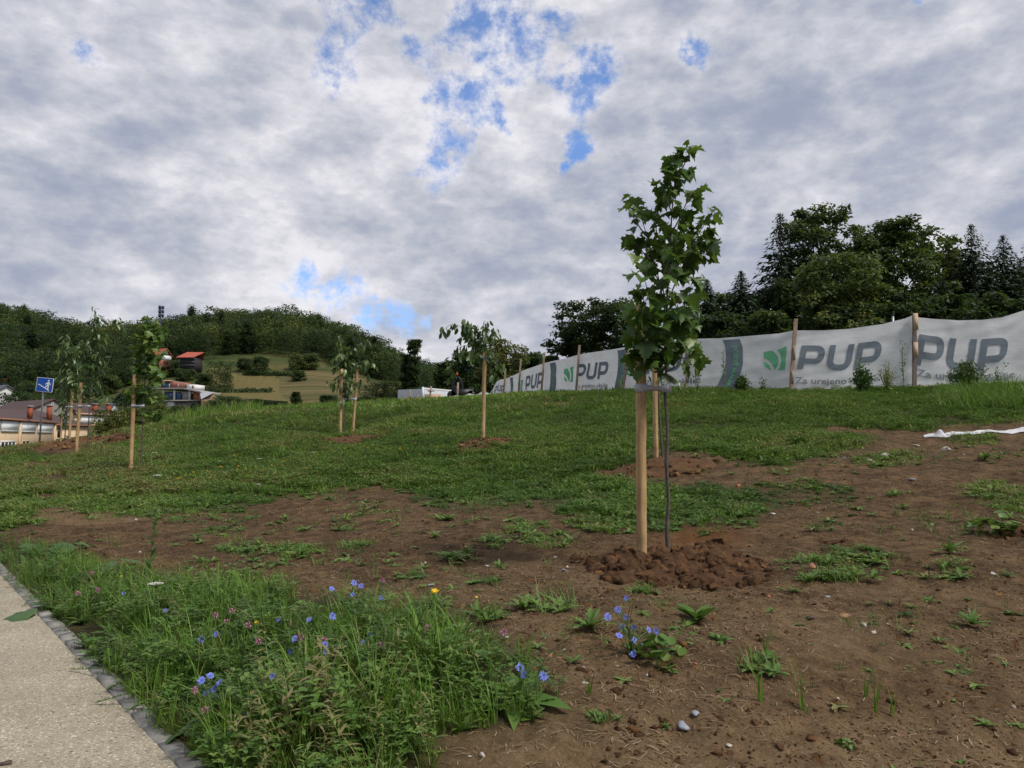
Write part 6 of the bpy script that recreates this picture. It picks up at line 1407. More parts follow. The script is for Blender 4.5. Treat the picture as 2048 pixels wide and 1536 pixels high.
# crumpled strip of fabric lying on the soil at the right
def ground_cloth():
    rg = np.random.default_rng(8); pts = [(1846, 851), (1875, 856), (1905, 859), (1945, 861), (1985, 858), (2020, 852), (2055, 846), (2110, 838)]; g = [P(a, b, 14.2 - .001 * (a - 1846)) for a, b in pts]
    p = smooth_path(g, 12); w = np.interp(np.arange(len(p)), [0, 10, 30, 60, len(p) - 1], [.04, .20, .12, .15, .30]); V = []; m = 13
    d = unit(np.gradient(p, axis=0)); sd = unit(np.stack([-d[:, 1], d[:, 0], 0 * d[:, 0]], -1))
    for i in range(len(p)):
        for j in range(m):
            t = j / (m - 1) - .5; c = sd[i] * .05 * math.sin(i * .31); x = p[i] + sd[i] * w[i] * t * 1.6 + c; e = math.cos(math.pi * t) ** .5 if abs(t) < .5 else 0
            h = (.01 + .11 * float(np.abs(fbm(x[0] * 3.1, x[1] * 7 + t, 3, 31) - .5)) + .03 * float(fbm(x[0] * 9, x[1] * 9, 2, 3))) * e * (.6 + w[i]); V.append([x[0], x[1], float(ground_z(x[0], x[1])[0]) + .012 + h])
    V = np.array(V); pk = V[m * 14 + 3:m * 14 + 6]; k_ = np.exp(-((np.arange(len(V)) // m - 13) / 3.0) ** 2) * np.exp(-((np.arange(len(V)) % m - 5) / 2.5) ** 2); V[:, 2] += .085 * k_
    Fq = [(i * m + j, (i + 1) * m + j, (i + 1) * m + j + 1, i * m + j + 1) for i in range(len(p) - 1) for j in range(m - 1)]
    tag(add('fabric_strip', (V, Fq), M_FAB, origin=V[0]), 'crumpled strip of white fabric lying on the soil at the right', 'fabric')
ground_cloth()
b = gp(P(1786, 640, 24)[0], 24.0); root = empty('metal_pole', b, 'thin grey metal pole poking up behind the banner', 'pole'); M_GALV = mat_plain('galvanised steel', (.36, .38, .40), .45, .1, 30, metal=.6, bmp=.05); M_BLACK = mat_plain('black paint', (.015, .016, .018), .45, .2, 20, bmp=0)
zt = P(1786, 632, 24)[2]; add('shaft', tube([b, [b[0], b[1], zt]], .035, 8), M_GALV, root); add('cap', tube([[b[0], b[1], zt], [b[0], b[1], zt + .06]], .045, 8), M_BLACK, root)

# weeds along the foot of the fence
def wiry(px, bv, tv, hw, Y, label, seed, kind):
    rg = np.random.default_rng(seed); b = gp((px - 1024) / F * Y, Y); H = P(px, tv, Y)[2] - b[2]; W = hw / F * Y; root = empty('tall_weed', b, label, 'weed', 'tall weeds along the foot of the banner'); st = []; P_ = []
    n = {'spike': 2, 'bush': 22 + int(hw * 1.3), 'yellow': 26, 'thin': 4}[kind]
    for i in range(n):
        a = rg.uniform(0, 6.28); r = W * rg.uniform(.1, 1) * (0.15 if kind == 'spike' else 1); e = b + [r * math.cos(a), r * math.sin(a) * .6, H * rg.uniform(.6, 1.0) * (1 - .35 * r / max(W, .01) * (kind in ('bush', 'yellow')))]; p = smooth_path([b, (b + e) / 2 + [rg.normal(0, .03), 0, .05 * H], e], 5); st.append(tube(p, np.linspace(.008, .003, len(p)), 4, False)); q = p[rg.integers(2, len(p), 34 if kind == 'bush' else 26 if kind != 'thin' else 14)]; P_.append(q + rg.normal(0, .025 if kind in ('spike', 'thin') else .05, q.shape))
    Pp = np.concatenate(P_); m = len(Pp); V, Fq = leafquads(Pp, rg.normal(size=(m, 3)) + [0, 0, .3], rg.normal(size=(m, 3)), .085 if kind != 'yellow' else .04, .035 if kind != 'yellow' else .03); ti = {'spike': .75, 'bush': .12, 'yellow': .9, 'thin': .3}[kind]
    add('stem', merge(st), M_STEM if kind != 'bush' else M_BARKY, root); add('leaves', (V, Fq, np.repeat(np.clip(rg.normal(ti, .12, m), 0, 1), 4)), M_WEED if kind != 'yellow' else M_GRASS, root)
for i, a in enumerate([(1728, 778, 728, 20, 21.3, 'dark wiry weed in front of the end of the slogan', 'bush'), (1723, 778, 708, 5, 21.4, 'upright green spike weed before the last letter P', 'spike'), (1777, 775, 722, 22, 21.2, 'pale yellow-green bushy weed under the banner', 'yellow'), (1810, 775, 672, 5, 21.2, 'tallest spiky weed left of the boarded post', 'spike'),
        (1940, 770, 715, 42, 20.6, 'big dark thorny bush in front of the right-hand letters', 'bush'), (1905, 772, 722, 10, 20.8, 'green weed left of the big dark bush', 'spike'), (2000, 772, 728, 14, 20.6, 'brown seeding weeds right of the big dark bush', 'thin'), (1484, 778, 747, 14, 22.6, 'reddish wiry weed right of the curved grey band', 'bush'),
        (1448, 778, 700, 5, 22.8, 'thin green weed in front of the curved grey band', 'spike'), (1525, 778, 756, 6, 22.5, 'dry stalks below the leaf emblem', 'thin'), (1240, 778, 752, 12, 24.8, 'leafy weed at the foot of the curved band left of the maple', 'spike'), (1396, 778, 730, 12, 22.8, 'thin weeds right of the nearest maple crown', 'thin')]):
    wiry(a[0], a[1], a[2], a[3], a[4], a[5], 500 + i, a[6])
# ---------------------------------------------------------------- buildings
def mp_(name, col, rough=.8, var=.08, sc=1.2, **k): return mat_plain(name, col, rough, var, sc, bmp=k.pop('bmp', .05), **k)
M_BEIGE = mp_('beige render', (.60, .45, .29)); M_WHITE = mp_('white render', (.66, .66, .65)); M_BLIND = mp_('white blinds', (.80, .81, .84), .5, .04); M_GUT = mp_('red-brown gutter', (.33, .15, .09)); M_BRICK = mp_('brick chimney', (.30, .085, .045), .9, .2, 6)
M_ROOFB = mp_('dark brown sheet roof', (.075, .048, .045), .8, .25, 2.0); M_GREYB = mp_('grey-beige render', (.25, .225, .205)); M_DARK = mp_('dark opening', (.02, .022, .028), .4); M_SLATE = mp_('grey slate roof', (.085, .09, .11), .7, .2); M_CONC = mp_('raw concrete', (.34, .32, .30), .9, .15)
M_REDR = mp_('red roof', (.36, .085, .055), .75, .12, .8); M_BLUEG = mp_('blue window film', (.055, .11, .26), .3, .3, .8); M_ORB = mp_('orange brick', (.46, .15, .07), .9, .15, 2); M_PINK = mp_('red-brown brick', (.26, .10, .075), .9, .2, 1.5); M_TAN = mp_('pale timber trim', (.50, .33, .24)); M_WOODD = mp_('dark timber', (.035, .03, .035), .9, .3, 2); M_OCH = mp_('orange render', (.45, .22, .08))
M_SHEET = mp_('grey sheet', (.30, .31, .33), .7, .1)
class Bld:
    """walls laid out from the front corner: u along the front, v away from the viewer, z above the base"""
    def __init__(s, name, label, cat, pa, Ya, pb, Yb, vbase, group=None, sink=1.0):
        a = P(pa, 800, Ya)[:2]; b = P(pb, 800, Yb)[:2]; s.L = float(np.linalg.norm(b - a)); s.eu = (b - a) / s.L; s.ev = np.array([-s.eu[1], s.eu[0]]); s.ev = s.ev if np.dot(s.ev, (a + b) / 2) > 0 else -s.ev
        s.z0 = P((pa + pb) / 2, vbase, (Ya + Yb) / 2)[2]; s.a = a; s.root = empty(name, [*(a + b) / 2, s.z0], label, cat, group); s.sink = sink
    def u(s, px):
        t = np.linspace(-.5, 1.5, 2001) * s.L; q = s.a + s.eu * t[:, None]; return float(np.interp(px, proj(q[:, 0], q[:, 1], np.full(2001, s.z0))[0], t))
    def z(s, px, v, dv=0):
        q = s.a + s.eu * s.u(px) + s.ev * dv; return P(px, v, q[1])[2] - s.z0
    def w(s, pts):
        pts = np.array(pts, float).reshape(-1, 3); xy = s.a + pts[:, :1] * s.eu + pts[:, 1:2] * s.ev; return np.concatenate([xy, pts[:, 2:] + s.z0], 1)
    def box(s, name, u0, u1, v0, v1, z0, z1, mat, par=None):
        V, Fq = box(((u0 + u1) / 2, (v0 + v1) / 2, (z0 + z1) / 2), (abs(u1 - u0), abs(v1 - v0), abs(z1 - z0))); return add(name, (s.w(V), Fq), mat, par or s.root)
    def poly(s, name, pts, faces, mat, par=None): return add(name, (s.w(pts), faces), mat, par or s.root)
    def gable(s, u0, u1, v0, v1, ze, zr, mat, axis='u', ov=.4, th=.18, name='roof'):
        """pitched roof with its ridge along u or v"""
        if axis == 'u':
            m = (v0 + v1) / 2; k = (zr - ze) / (m - v0); c = [(u0 - ov, v0 - ov, ze - k * ov), (u1 + ov, v0 - ov, ze - k * ov), (u1 + ov, m, zr), (u0 - ov, m, zr), (u0 - ov, v1 + ov, ze - k * ov), (u1 + ov, v1 + ov, ze - k * ov)]
        else:
            m = (u0 + u1) / 2; k = (zr - ze) / (m - u0); c = [(u0 - ov, v0 - ov, ze - k * ov), (u0 - ov, v1 + ov, ze - k * ov), (m, v1 + ov, zr), (m, v0 - ov, zr), (u1 + ov, v0 - ov, ze - k * ov), (u1 + ov, v1 + ov, ze - k * ov)]
        c = np.array(c); d = c + [0, 0, th]; V = np.concatenate([c, d]); Fq = [(0, 1, 2, 3), (3, 2, 5, 4), (9, 8, 7, 6), (10, 11, 8, 9), (0, 3, 9, 6), (3, 4, 10, 9), (1, 7, 8, 2), (2, 8, 11, 5), (0, 6, 7, 1), (4, 5, 11, 10)]
        return s.poly(name, V, Fq, mat)
    def gwall(s, u0, u1, v0, v1, zb, ze, zr, mat, axis='u', name='wall'):
        if axis == 'v':
            m = (u0 + u1) / 2; f = [(u0, zb), (u1, zb), (u1, ze), (m, zr), (u0, ze)]; V = [(x, v0, z) for x, z in f] + [(x, v1, z) for x, z in f]
        else:
            m = (v0 + v1) / 2; f = [(v0, zb), (v1, zb), (v1, ze), (m, zr), (v0, ze)]; V = [(u0, x, z) for x, z in f] + [(u1, x, z) for x, z in f]
        return s.poly(name, V, [(0, 1, 2, 3, 4), (9, 8, 7, 6, 5)] + [(i, i + 5, (i + 1) % 5 + 5, (i + 1) % 5) for i in range(5)], mat)
    def win(s, u0, u1, z0, z1, v=0, frame=M_WHITE, glass=M_DARK, n=1, t=.12, name='window'):
        d = .10; it = [box(((u0 + u1) / 2, v - d / 2, z1 - t / 2), (u1 - u0, d, t)), box(((u0 + u1) / 2, v - d / 2, z0 + t / 2), (u1 - u0, d, t))]
        for k in range(n + 1):
            x = u0 + t / 2 + (u1 - u0 - t) * k / n; it.append(box((x, v - d / 2 - .003, (z0 + z1) / 2), (t, d, z1 - z0 - 2 * t)))
        V, Fq = merge(it); f = add(name, (s.w(V), Fq), frame, s.root); V, Fq = box(((u0 + u1) / 2, v - .03, (z0 + z1) / 2), (u1 - u0 - .02, .05, z1 - z0 - .02)); add('pane', (s.w(V), Fq), glass, f); return f
    def chimney(s, px, v0, v1, dv, w, par, cap=M_SHEET):
        u = s.u(px); q = s.a + s.eu * u + s.ev * dv; x = P(px, v1, q[1]); zt = P(px, v0, q[1])[2]; c = add('chimney', box((x[0], q[1], (zt + x[2] - 1.2) / 2), (w, w, zt - x[2] + 1.2)), M_BRICK, par or s.root); add('chimney_cap', box((x[0], q[1], zt + .12), (w * 1.35, w * 1.35, .22)), cap, s.root)
# long beige building with blinds
B = Bld('school_building', 'long beige building with white blinds and low dark roof at the left edge', 'building', -90, 105, 110, 150, 893)
ze = B.z(40, 838.5); zc = 4.4 + CZ
UL = B.L; zg = B.z(60, 840.5); B.box('wall', 0, UL, 0, 16, -3, zg - .25, M_BEIGE)
V = [(-.6, -.35, zg), (UL + .7, -.35, zg), (UL + .7, 16.7, zg), (-.6, 16.7, zg), (-.6, 8, zg + 2.9), (B.u(52), 8, zg + 2.9)]; V = V + [(x, y, z - .22) for x, y, z in V[:4]]
rf = B.poly('roof', V, [(0, 1, 5, 4), (1, 2, 5), (2, 3, 4, 5), (0, 4, 3), (6, 7, 8, 9), (0, 6, 7, 1), (1, 7, 8, 2), (2, 8, 9, 3), (3, 9, 6, 0)], M_ROOFB)
B.box('gutter', -.6, UL + .8, -.50, -.35, zg - .30, zg - .02, M_GUT)
for a, b_ in ((-80, -42), (-37, -2), (0, 35), (39.5, 69), (73, 104)):
    B.box('window_blind', B.u(a), B.u(b_), -.14, 0.0, zg - 1.95, zg - .42, M_BLIND); B.box('window_sill', B.u(a), B.u(b_), -.22, .0, zg - 2.10, zg - 1.98, M_WHITE)
for a in (-40, 37.2, 107): B.box('pillar', B.u(a) - .35, B.u(a) + .35, -.28, 0.0, -2, zg - .32, M_TAN if False else M_BEIGE)
B.win(B.u(-34), B.u(-4), zg - 4.9, zg - 3.6, n=4, t=.22); B.win(B.u(0), B.u(30), zg - 4.9, zg - 3.6, n=4, t=.28); B.win(B.u(43), B.u(58), zg - 4.9, zg - 3.6, n=2, t=.12, frame=M_BEIGE)
B.chimney(60, 814, 824, 9, .62, rf)
# beige gable behind
B = Bld('gabled_hall', 'grey-beige hall with a wide plain gable behind the brown roofs', 'building', 60, 168, 156, 176, 880); m = B.u(103); B.gwall(B.u(60), 2 * m - B.u(60), 0, 22, -4, B.z(60, 819), B.z(103, 800), M_GREYB, 'v'); B.gable(B.u(60), 2 * m - B.u(60), 0, 22, B.z(60, 819) + .08, B.z(103, 800) + .08, M_ROOFB, 'v', .5); B.win(B.u(99), B.u(104), B.z(100, 810), B.z(100, 805), n=1, frame=M_WHITE)
# middle brown roof
B = Bld('low_building', 'low building with broad brown roof and red chimney, right of the beige one', 'building', 84, 152, 180, 163, 880); zz = B.z(130, 849); U2 = B.L; B.box('wall', 0, U2, 0, 14, -3, zz - .2, M_BEIGE); V = [(-.6, -.6, zz), (U2 + .6, -.6, zz), (U2 + .6, 14.6, zz), (-.6, 14.6, zz), (-6, 7, zz + 3.0), (U2 * .42, 7, zz + 3.0)]; rf = B.poly('roof', V, [(0, 1, 5, 4), (1, 2, 5), (2, 3, 4, 5), (0, 4, 3), (0, 3, 2, 1)], M_ROOFB); B.box('gutter', -.6, U2 + .6, -.75, -.6, zz - .25, zz - .02, M_GUT); B.chimney(98.5, 812, 829, 3.2, .72, rf); B.box('window', B.u(114), B.u(122), -.1, 0, zz - 2.6, zz - .6, M_DARK)
# third roof with white blinds
B = Bld('blind_building', 'building with white blinds and brown roof below the grey-roofed villa', 'building', 152, 186, 255, 205, 875); zz = B.z(190, 827.5); U3 = B.L; B.box('wall', 0, U3, 0, 14, -4, zz - .2, M_BEIGE); V = [(-.6, -.6, zz), (U3 + .6, -.6, zz), (U3 + .6, 14.6, zz), (-.6, 14.6, zz), (1, 7, zz + 2.9), (U3 * .62, 7, zz + 2.9)]; rf = B.poly('roof', V, [(0, 1, 5, 4), (1, 2, 5), (2, 3, 4, 5), (0, 4, 3), (0, 3, 2, 1)], M_ROOFB); B.box('gutter', -.6, U3 + .6, -.75, -.6, zz - .4, zz - .02, M_TAN)
for a, b_ in ((160, 186), (189, 209), (214, 232), (234, 250)): B.box('window_blind', B.u(a), B.u(b_), -.14, 0, zz - 2.5, zz - .7, M_BLIND)
B.chimney(190, 809, 817, 6, .95, rf); B.chimney(217, 809, 818, 7, .95, rf)
B = Bld('small_white_house', 'small white gable end squeezed below the villa', 'house', 219, 212, 242, 214, 850); m = B.u(233); B.gwall(0, B.L, 0, 9, -3, B.z(221, 823), B.z(230, 808), M_WHITE, 'v'); B.gable(0, B.L, 0, 9, B.z(221, 823) + .05, B.z(230, 808) + .05, M_SLATE, 'v', .4)
# villa
B = Bld('villa', 'two-storey villa with dark grey hipped roof and long balconies', 'house', 183, 296, 258, 300, 812); zz = B.z(200, 780); U4 = B.L; B.box('wall', .4, U4, 1.5, 11, -2, zz - .1, M_WHITE)
V = [(-.6, -.9, zz), (U4 + 2, -.9, zz), (U4 + 2, 12, zz), (-.6, 12, zz), (B.u(197), 5.5, B.z(200, 768)), (B.u(228), 5.5, B.z(228, 769)), (B.u(246), 5.5, B.z(246, 761)), (U4 + 1, 5.5, B.z(250, 761))]; B.poly('roof', V, [(0, 1, 7, 6, 5, 4), (1, 2, 7), (2, 3, 4, 5, 6, 7), (0, 4, 3), (0, 3, 2, 1)], M_SLATE)
B.box('balcony', -.4, B.u(232), -.6, 1.5, B.z(205, 792), B.z(205, 788), M_WHITE); B.box('balcony', -.6, B.u(226), -.2, 1.4, B.z(205, 806), B.z(205, 804), M_WHITE)
B.win(B.u(202), B.u(219), B.z(205, 787.5), B.z(205, 781.5), 1.5, n=3, glass=M_BLUEG, t=.25); B.win(B.u(221), B.u(238), B.z(225, 788), B.z(225, 781), 1.5, n=2, t=.3); B.win(B.u(186), B.u(200), B.z(190, 803), B.z(190, 793), 1.5, n=2, t=.2, frame=M_DARK); B.win(B.u(201), B.u(212), B.z(205, 804), B.z(205, 793), 1.5, n=1, t=.5)
B.box('window', B.u(216.5), B.u(220), 1.35, 1.5, B.z(218, 803), B.z(218, 797), M_DARK)
B.box('pillar', B.u(183), B.u(184.3), -.4, -.1, -1, zz - .2, M_WHITE); q = B.w([(B.u(230), 6, B.z(230, 765.5))])[0]; V, Fq = lump(np.random.default_rng(1), 2, .05, .8); add('roof_dome', (V * 1.0 + q, Fq), M_WHITE, B.root, smooth=True)
B = Bld('orange_house', 'small orange-walled house corner behind the villa', 'house', 180, 322, 198, 323, 790); B.box('wall', 0, B.L, 0, 8, -1, B.z(188, 764), M_OCH); B.box('roof', -.3, B.L + 1.2, -.3, 8.3, B.z(188, 764), B.z(188, 762.3), M_WOODD)
# unfinished modern house
B = Bld('unfinished_house', 'unfinished modern concrete house with blue window film and orange brick', 'house', 310, 242, 405, 238, 822); U5 = B.L; z = lambda v: B.z(360, v)
B.box('upper_storey', 0, B.u(331), 2, 12, z(776), z(760), M_PINK); B.box('upper_trim', -.2, B.u(332), 1.6, 2, z(761), z(758.6), M_TAN)
B.win(B.u(313), B.u(331), z(774), z(763), 2.0, n=2, glass=M_BLUEG, frame=M_WOODD, t=.3)
V = [(B.u(331), 2.2, z(758.5)), (B.u(331), 2.7, z(758.5)), (B.u(368), 3.2, z(767)), (B.u(368), 2.7, z(767)), (B.u(331), 2.2, z(761.5)), (B.u(331), 2.7, z(761.5)), (B.u(368), 3.2, z(768.2)), (B.u(368), 2.7, z(768.2))]; B.poly('sloped_beam', V, [(0, 3, 2, 1), (4, 5, 6, 7), (0, 4, 7, 3), (1, 2, 6, 5), (2, 3, 7, 6), (0, 1, 5, 4)], M_TAN)
B.box('parapet', B.u(332), B.u(367.5), 1.2, 1.7, z(775.5), z(766), M_PINK)
for a in (332.5, 350, 367.5): B.box('parapet_post', B.u(a) - .12, B.u(a) + .12, 1.0, 1.19, z(776), z(766.5), M_SHEET)
B.box('roof_terrace_box', B.u(369), B.u(384), .8, 6, z(779), z(769), M_WHITE); B.box('opening', B.u(380), B.u(383), .7, .85, z(777), z(771), M_PINK)
V = [(-1, -.6, z(774.7)), (B.u(366), -.6, z(775.5)), (B.u(405), -1.2, z(784)), (B.u(405), 9, z(784)), (-1, 9, z(774.7))]; V = V + [(x, y, q - .42) for x, y, q in V]; B.poly('roof_slab', V, [(0, 1, 2, 3, 4), (9, 8, 7, 6, 5)] + [(i, i + 5, (i + 1) % 5 + 5, (i + 1) % 5) for i in range(5)], M_CONC)
B.box('floor_slab', 0, B.u(400), -.3, 10, z(802.5), z(800), M_CONC); B.box('back_wall', 0, B.u(398), 4.5, 5, z(800), z(785), M_CONC)
B.win(B.u(326), B.u(345), z(799), z(783), .4, n=2, glass=M_BLUEG, frame=M_WOODD, t=.25); B.win(B.u(349), B.u(360), z(800), z(784), .4, n=1, glass=M_BLUEG, frame=M_WOODD, t=.2); B.box('wall', B.u(361), B.u(374.5), .6, 1, z(800), z(783), M_CONC)
for a in (325, 347, 377.5): B.box('pillar', B.u(a) - .28, B.u(a) + .28, .0, .5, z(802), z(779.5), M_WHITE)
B.box('brick_wall', B.u(384), B.u(395), .6, 1.0, z(801), z(785), M_ORB); B.win(B.u(395.5), B.u(400.5), z(802), z(786), .6, n=1, frame=M_WHITE, t=.15); B.box('basement_wall', B.u(331), B.u(345), .3, 8, -4, z(803), M_BLIND); B.box('basement_wall', B.u(345), B.u(392), 1.2, 8, -4, z(803), M_CONC)
b0 = gp(P(415, 800, 236)[0], 236); V = np.array([P(401, 786, 238), P(431, 787, 238), P(403, 799, 234), P(401, 800, 238), P(431, 800, 241), P(403, 815, 234), P(433, 815, 240)])
B.poly('covered_ramp', np.array([(0, 0, 0)]), [], M_SHEET) if False else None
tag(add('retaining_slope', (np.array([P(401, 787, 238), P(428, 786, 242), P(436, 806, 240), P(403, 801, 234), P(401, 830, 238), P(428, 830, 242), P(436, 830, 240), P(403, 830, 234)]), [(0, 1, 2, 3), (3, 2, 6, 7), (0, 3, 7, 4), (1, 5, 6, 2), (0, 4, 5, 1), (4, 7, 6, 5)]), mp_('bare slope', (.17, .115, .07), .95, .3, .5), origin=b0), 'brown earth bank cut beside the unfinished house', 'earth bank')
tag(add('sheet_roof', (np.array([P(399.5, 785.5, 237.5), P(429, 784.6, 241.5), P(424, 788, 238), P(402, 799.3, 233.6)]) + [0, 0, .12], [(0, 3, 2, 1)]), M_SHEET, origin=b0), 'pale grey sheet laid over the earth bank', 'sheet')
# hill house and barn
B = Bld('hill_house', 'white-walled hill house with dark gable and orange roof above the meadow', 'house', 319, 305, 340, 309, 729); zz = B.z(330, 711); zr = B.z(331, 697.5); B.box('base_wall', 0, B.L, 0, 9, -1.5, B.z(330, 720.5), M_PINK); B.box('wall', -.02, B.L + .02, -.02, 9, B.z(330, 720.4), zz, M_WHITE); B.gwall(.0, B.L, .0, 9, zz + .002, zz + .01, zr, M_WOODD, 'v', 'gable_wall'); B.gable(0, B.L, 0, 9, zz, zr, M_REDR, 'v', .5, .25); B.win(B.u(327.5), B.u(330), B.z(330, 717), B.z(330, 713.5), -.02, t=.1); B.box('door', B.u(326), B.u(328), -.1, 0, B.z(330, 727), B.z(330, 722.5), M_DARK)
B = Bld('hill_shed', 'small roof left of the white-walled hill house', 'house', 296, 312, 312, 312, 722); B.box('wall', 0, B.L, 0, 7, -1, B.z(304, 709), M_WHITE); B.gable(0, B.L, 0, 7, B.z(304, 709), B.z(304, 699), M_REDR, 'u', .5)
B = Bld('barn', 'dark timber barn with a plain red metal roof on the hillside', 'barn', 355, 305, 388, 305, 736); zz = B.z(370, 714); B.box('wall', .3, B.L - .3, 0.3, 8, -1, zz, M_WOODD)
for k in range(3): B.box('beam', 0, B.L, .05, .29, 1.0 + k * 1.3, 1.25 + k * 1.3, M_SLATE)
V = [(B.u(353), -.8, zz - .15), (B.u(388), -.8, zz - .15), (B.u(398), 4.6, B.z(380, 702)), (B.u(364), 4.6, B.z(380, 701.4)), (B.u(388), 9.5, zz - .15), (B.u(353), 9.5, zz - .15)]; V = V + [(x, y, q - .15) for x, y, q in V]; B.poly('roof', V, [(0, 1, 2, 3), (3, 2, 4, 5), (9, 8, 7, 6), (11, 10, 8, 9), (0, 6, 7, 1), (1, 7, 8, 2), (0, 3, 9, 6)], M_REDR)
# left houses
B = Bld('white_house', 'white gabled house with dark roof edges at the left edge', 'house', -12, 248, 35, 254, 803); zz = B.z(30, 786); zr = B.z(12, 772); B.gwall(0, B.L, 0, 10, -2, zz, zr, M_WHITE, 'v'); B.gable(0, B.L, 0, 10, zz + .05, zr + .05, M_SLATE, 'v', .8, .35); B.win(B.u(6), B.u(12), B.z(10, 790), B.z(10, 784), t=.15)
B = Bld('red_roofed_house', 'house with an orange-red roof cut by the left picture edge', 'house', -22, 292, 6, 292, 768); B.box('wall', 0, B.L, 0, 7, -2, B.z(-5, 763), M_WHITE); B.gable(0, B.L, 0, 7, B.z(-5, 763), B.z(-5, 756), M_REDR, 'u', .4)
B = Bld('grey_roofed_house', 'low grey roof right of the orange-red one', 'house', 13, 290, 26, 290, 768); B.box('wall', 0, B.L, 0, 6, -2, B.z(19, 763), M_GREYB); B.gable(0, B.L, 0, 6, B.z(19, 763), B.z(19, 758), M_SLATE, 'u', .3)

# white site container, sign, roll bar machine
b = P(868, 796, 55); root = empty('site_container', [b[0], 55, base_z(b[0], 55)], 'white site container half sunk behind the crest of the slope', 'container'); M_CONT = mat_plain('white container paint', (.56, .58, .62), .5, .06, 2, bmp=0)
c0, c1, c2 = P(846, 776, 54), P(906, 780, 57), P(829, 782, 58.5); zb = base_z(b[0], 55) - .2; zt = c0[2]
def wallbox(a, b_, z0, z1, th, name, mat, par):
    a = np.array(a[:2]); b_ = np.array(b_[:2]); d = unit(b_ - a); n = np.array([-d[1], d[0]]); n = n if n[1] > 0 else -n; V = [(*q, z) for z in (z0, z1) for q in (a, b_, b_ + n * th, a + n * th)]; return add(name, (np.array(V), [(0, 1, 5, 4), (1, 2, 6, 5), (2, 3, 7, 6), (3, 0, 4, 7), (4, 5, 6, 7), (3, 2, 1, 0)]), mat, par)
wallbox(c0, c1, zb, zt - .05, 2.3, 'body', M_CONT, root); wallbox(c2, c0, zb, zt - .052, .12, 'end_wall', M_CONT, root)
for q in (c0, c1, c2): add('corner_post', box((q[0], q[1] - .03, (zb + zt) / 2 + .03), (.14, .14, zt - zb + .08)), M_CONT, root)
for t in np.linspace(.08, .95, 16): q = c0 + (c1 - c0) * t; add('rib', box((q[0], q[1] - .02, (zb + zt) / 2 - .08), (.06, .05, zt - zb - .15)), M_CONT, root)
wallbox(c0 + [0, -.04, 0], c1 + [0, -.04, 0], zt - .04, zt + .04, .1, 'top_rail', M_BLIND, root)
q = P(866, 794, 50); tag(add('plywood_board', box((q[0], 50, q[2] - .05), (1.1, .04, .5)), M_BOARD, origin=q), 'pale board leaning low in front of the white container', 'board')
Yr = 47.0; q = P(916, 792, Yr); root = empty('compact_roller', [q[0], Yr, base_z(q[0], Yr)], 'compact machine with black roll bar and orange warning lamp beyond the crest', 'construction machine')
zb = float(base_z(q[0], Yr)); p = [P(905, 792, Yr), P(904.5, 768, Yr), P(906, 757, Yr), P(910, 754, Yr), P(917, 754.5, Yr), P(921, 761, Yr), P(926, 788, Yr), P(927, 794, Yr)]; add('roll_bar', tube(smooth_path(p, 5), .035, 8), M_BLACK, root, smooth=True)
p2 = [v + [.05, .55, 0] for v in p]; add('roll_bar', tube(smooth_path(p2, 5), .035, 8), M_BLACK, root, smooth=True); l = P(914, 750, Yr); add('beacon_stem', tube([l - [0, 0, .12], l], .02, 6), M_BLACK, root); add('warning_lamp', merge([tube([l, l + [0, 0, .03]], .08, 10), tube([l + [0, 0, .03], l + [0, 0, .13], l + [0, 0, .16]], [.062, .055, .02], 10)]), mp_('orange lamp', (.45, .12, .03), .4), root)
add('body', merge([box((q[0] + .25, Yr + .4, zb + .32), (1.3, 1.0, .5)), box((q[0] - .15, Yr + .3, zb + .6), (.45, .45, .3))]), M_BLACK, root); add('engine_hood', box((q[0] + .75, Yr + .3, P(930, 788, Yr)[2] - .2), (.5, .6, .3)), mp_('faded red paint', (.2, .07, .05), .5), root)
for dx in (-.4, .8):
    V, Fq = tube([[q[0] + dx, Yr - .1, zb + .2], [q[0] + dx, Yr + .9, zb + .2]], .26, 18); add('wheel', (V, Fq), M_BLACK, root)

# blue stairs sign
YS = 29.5; b = P(79, 876, YS); tp = P(86.5, 784, YS); b[2] = min(b[2], ground_z(b[0], b[1])[0]) - .1; root = empty('road_sign', b, 'blue square sign showing a white figure on stairs, on a leaning pole', 'road sign')
ax = unit(tp - b); add('pole', tube([b, tp - ax * 0, P(88, 762, YS)], .033, 10), M_GALV, root, smooth=True)
cn = P(89.6, 769.6, YS - .06); Wd = 31.5 / F * YS; tilt = math.radians(5.5); ex = np.array([math.cos(tilt), .12, -math.sin(tilt)]); ex = unit(ex); ez = unit(np.array([math.sin(tilt), 0, math.cos(tilt)])); ez = unit(ez - ex * np.dot(ex, ez)); ey = np.cross(ez, ex); fr = lambda pts, o: np.array([cn + ex * x * Wd / 2 + ez * y * Wd / 2 * .9 - ey * o for x, y in pts])
def rrect(a, r, n=6): return [(sx * (a - r) + r * math.cos(t), sy * (a - r) + r * math.sin(t)) for sx, sy, s in ((1, 1, 0), (-1, 1, 90), (-1, -1, 180), (1, -1, 270)) for t in np.radians(np.linspace(s, s + 90, n))]
def plate(outline, o0, o1, mat, name, par):
    m = len(outline); sg = -1.0; V = np.concatenate([fr(outline, o0 * 1.0), fr(outline, o1)]); return add(name, (V, [tuple(range(m)), tuple(range(2 * m - 1, m - 1, -1))] + [(i, i + m, (i + 1) % m + m, (i + 1) % m) for i in range(m)]), mat, par)
if np.dot(-ey, np.array([0, -1, 0])) < 0: ey = -ey
M_SBLUE = mat_plain('sign blue', (.012, .075, .36), .35, .05, 4, bmp=0); M_SWH = mat_plain('sign white', (.68, .70, .72), .4, .04, 4, bmp=0)
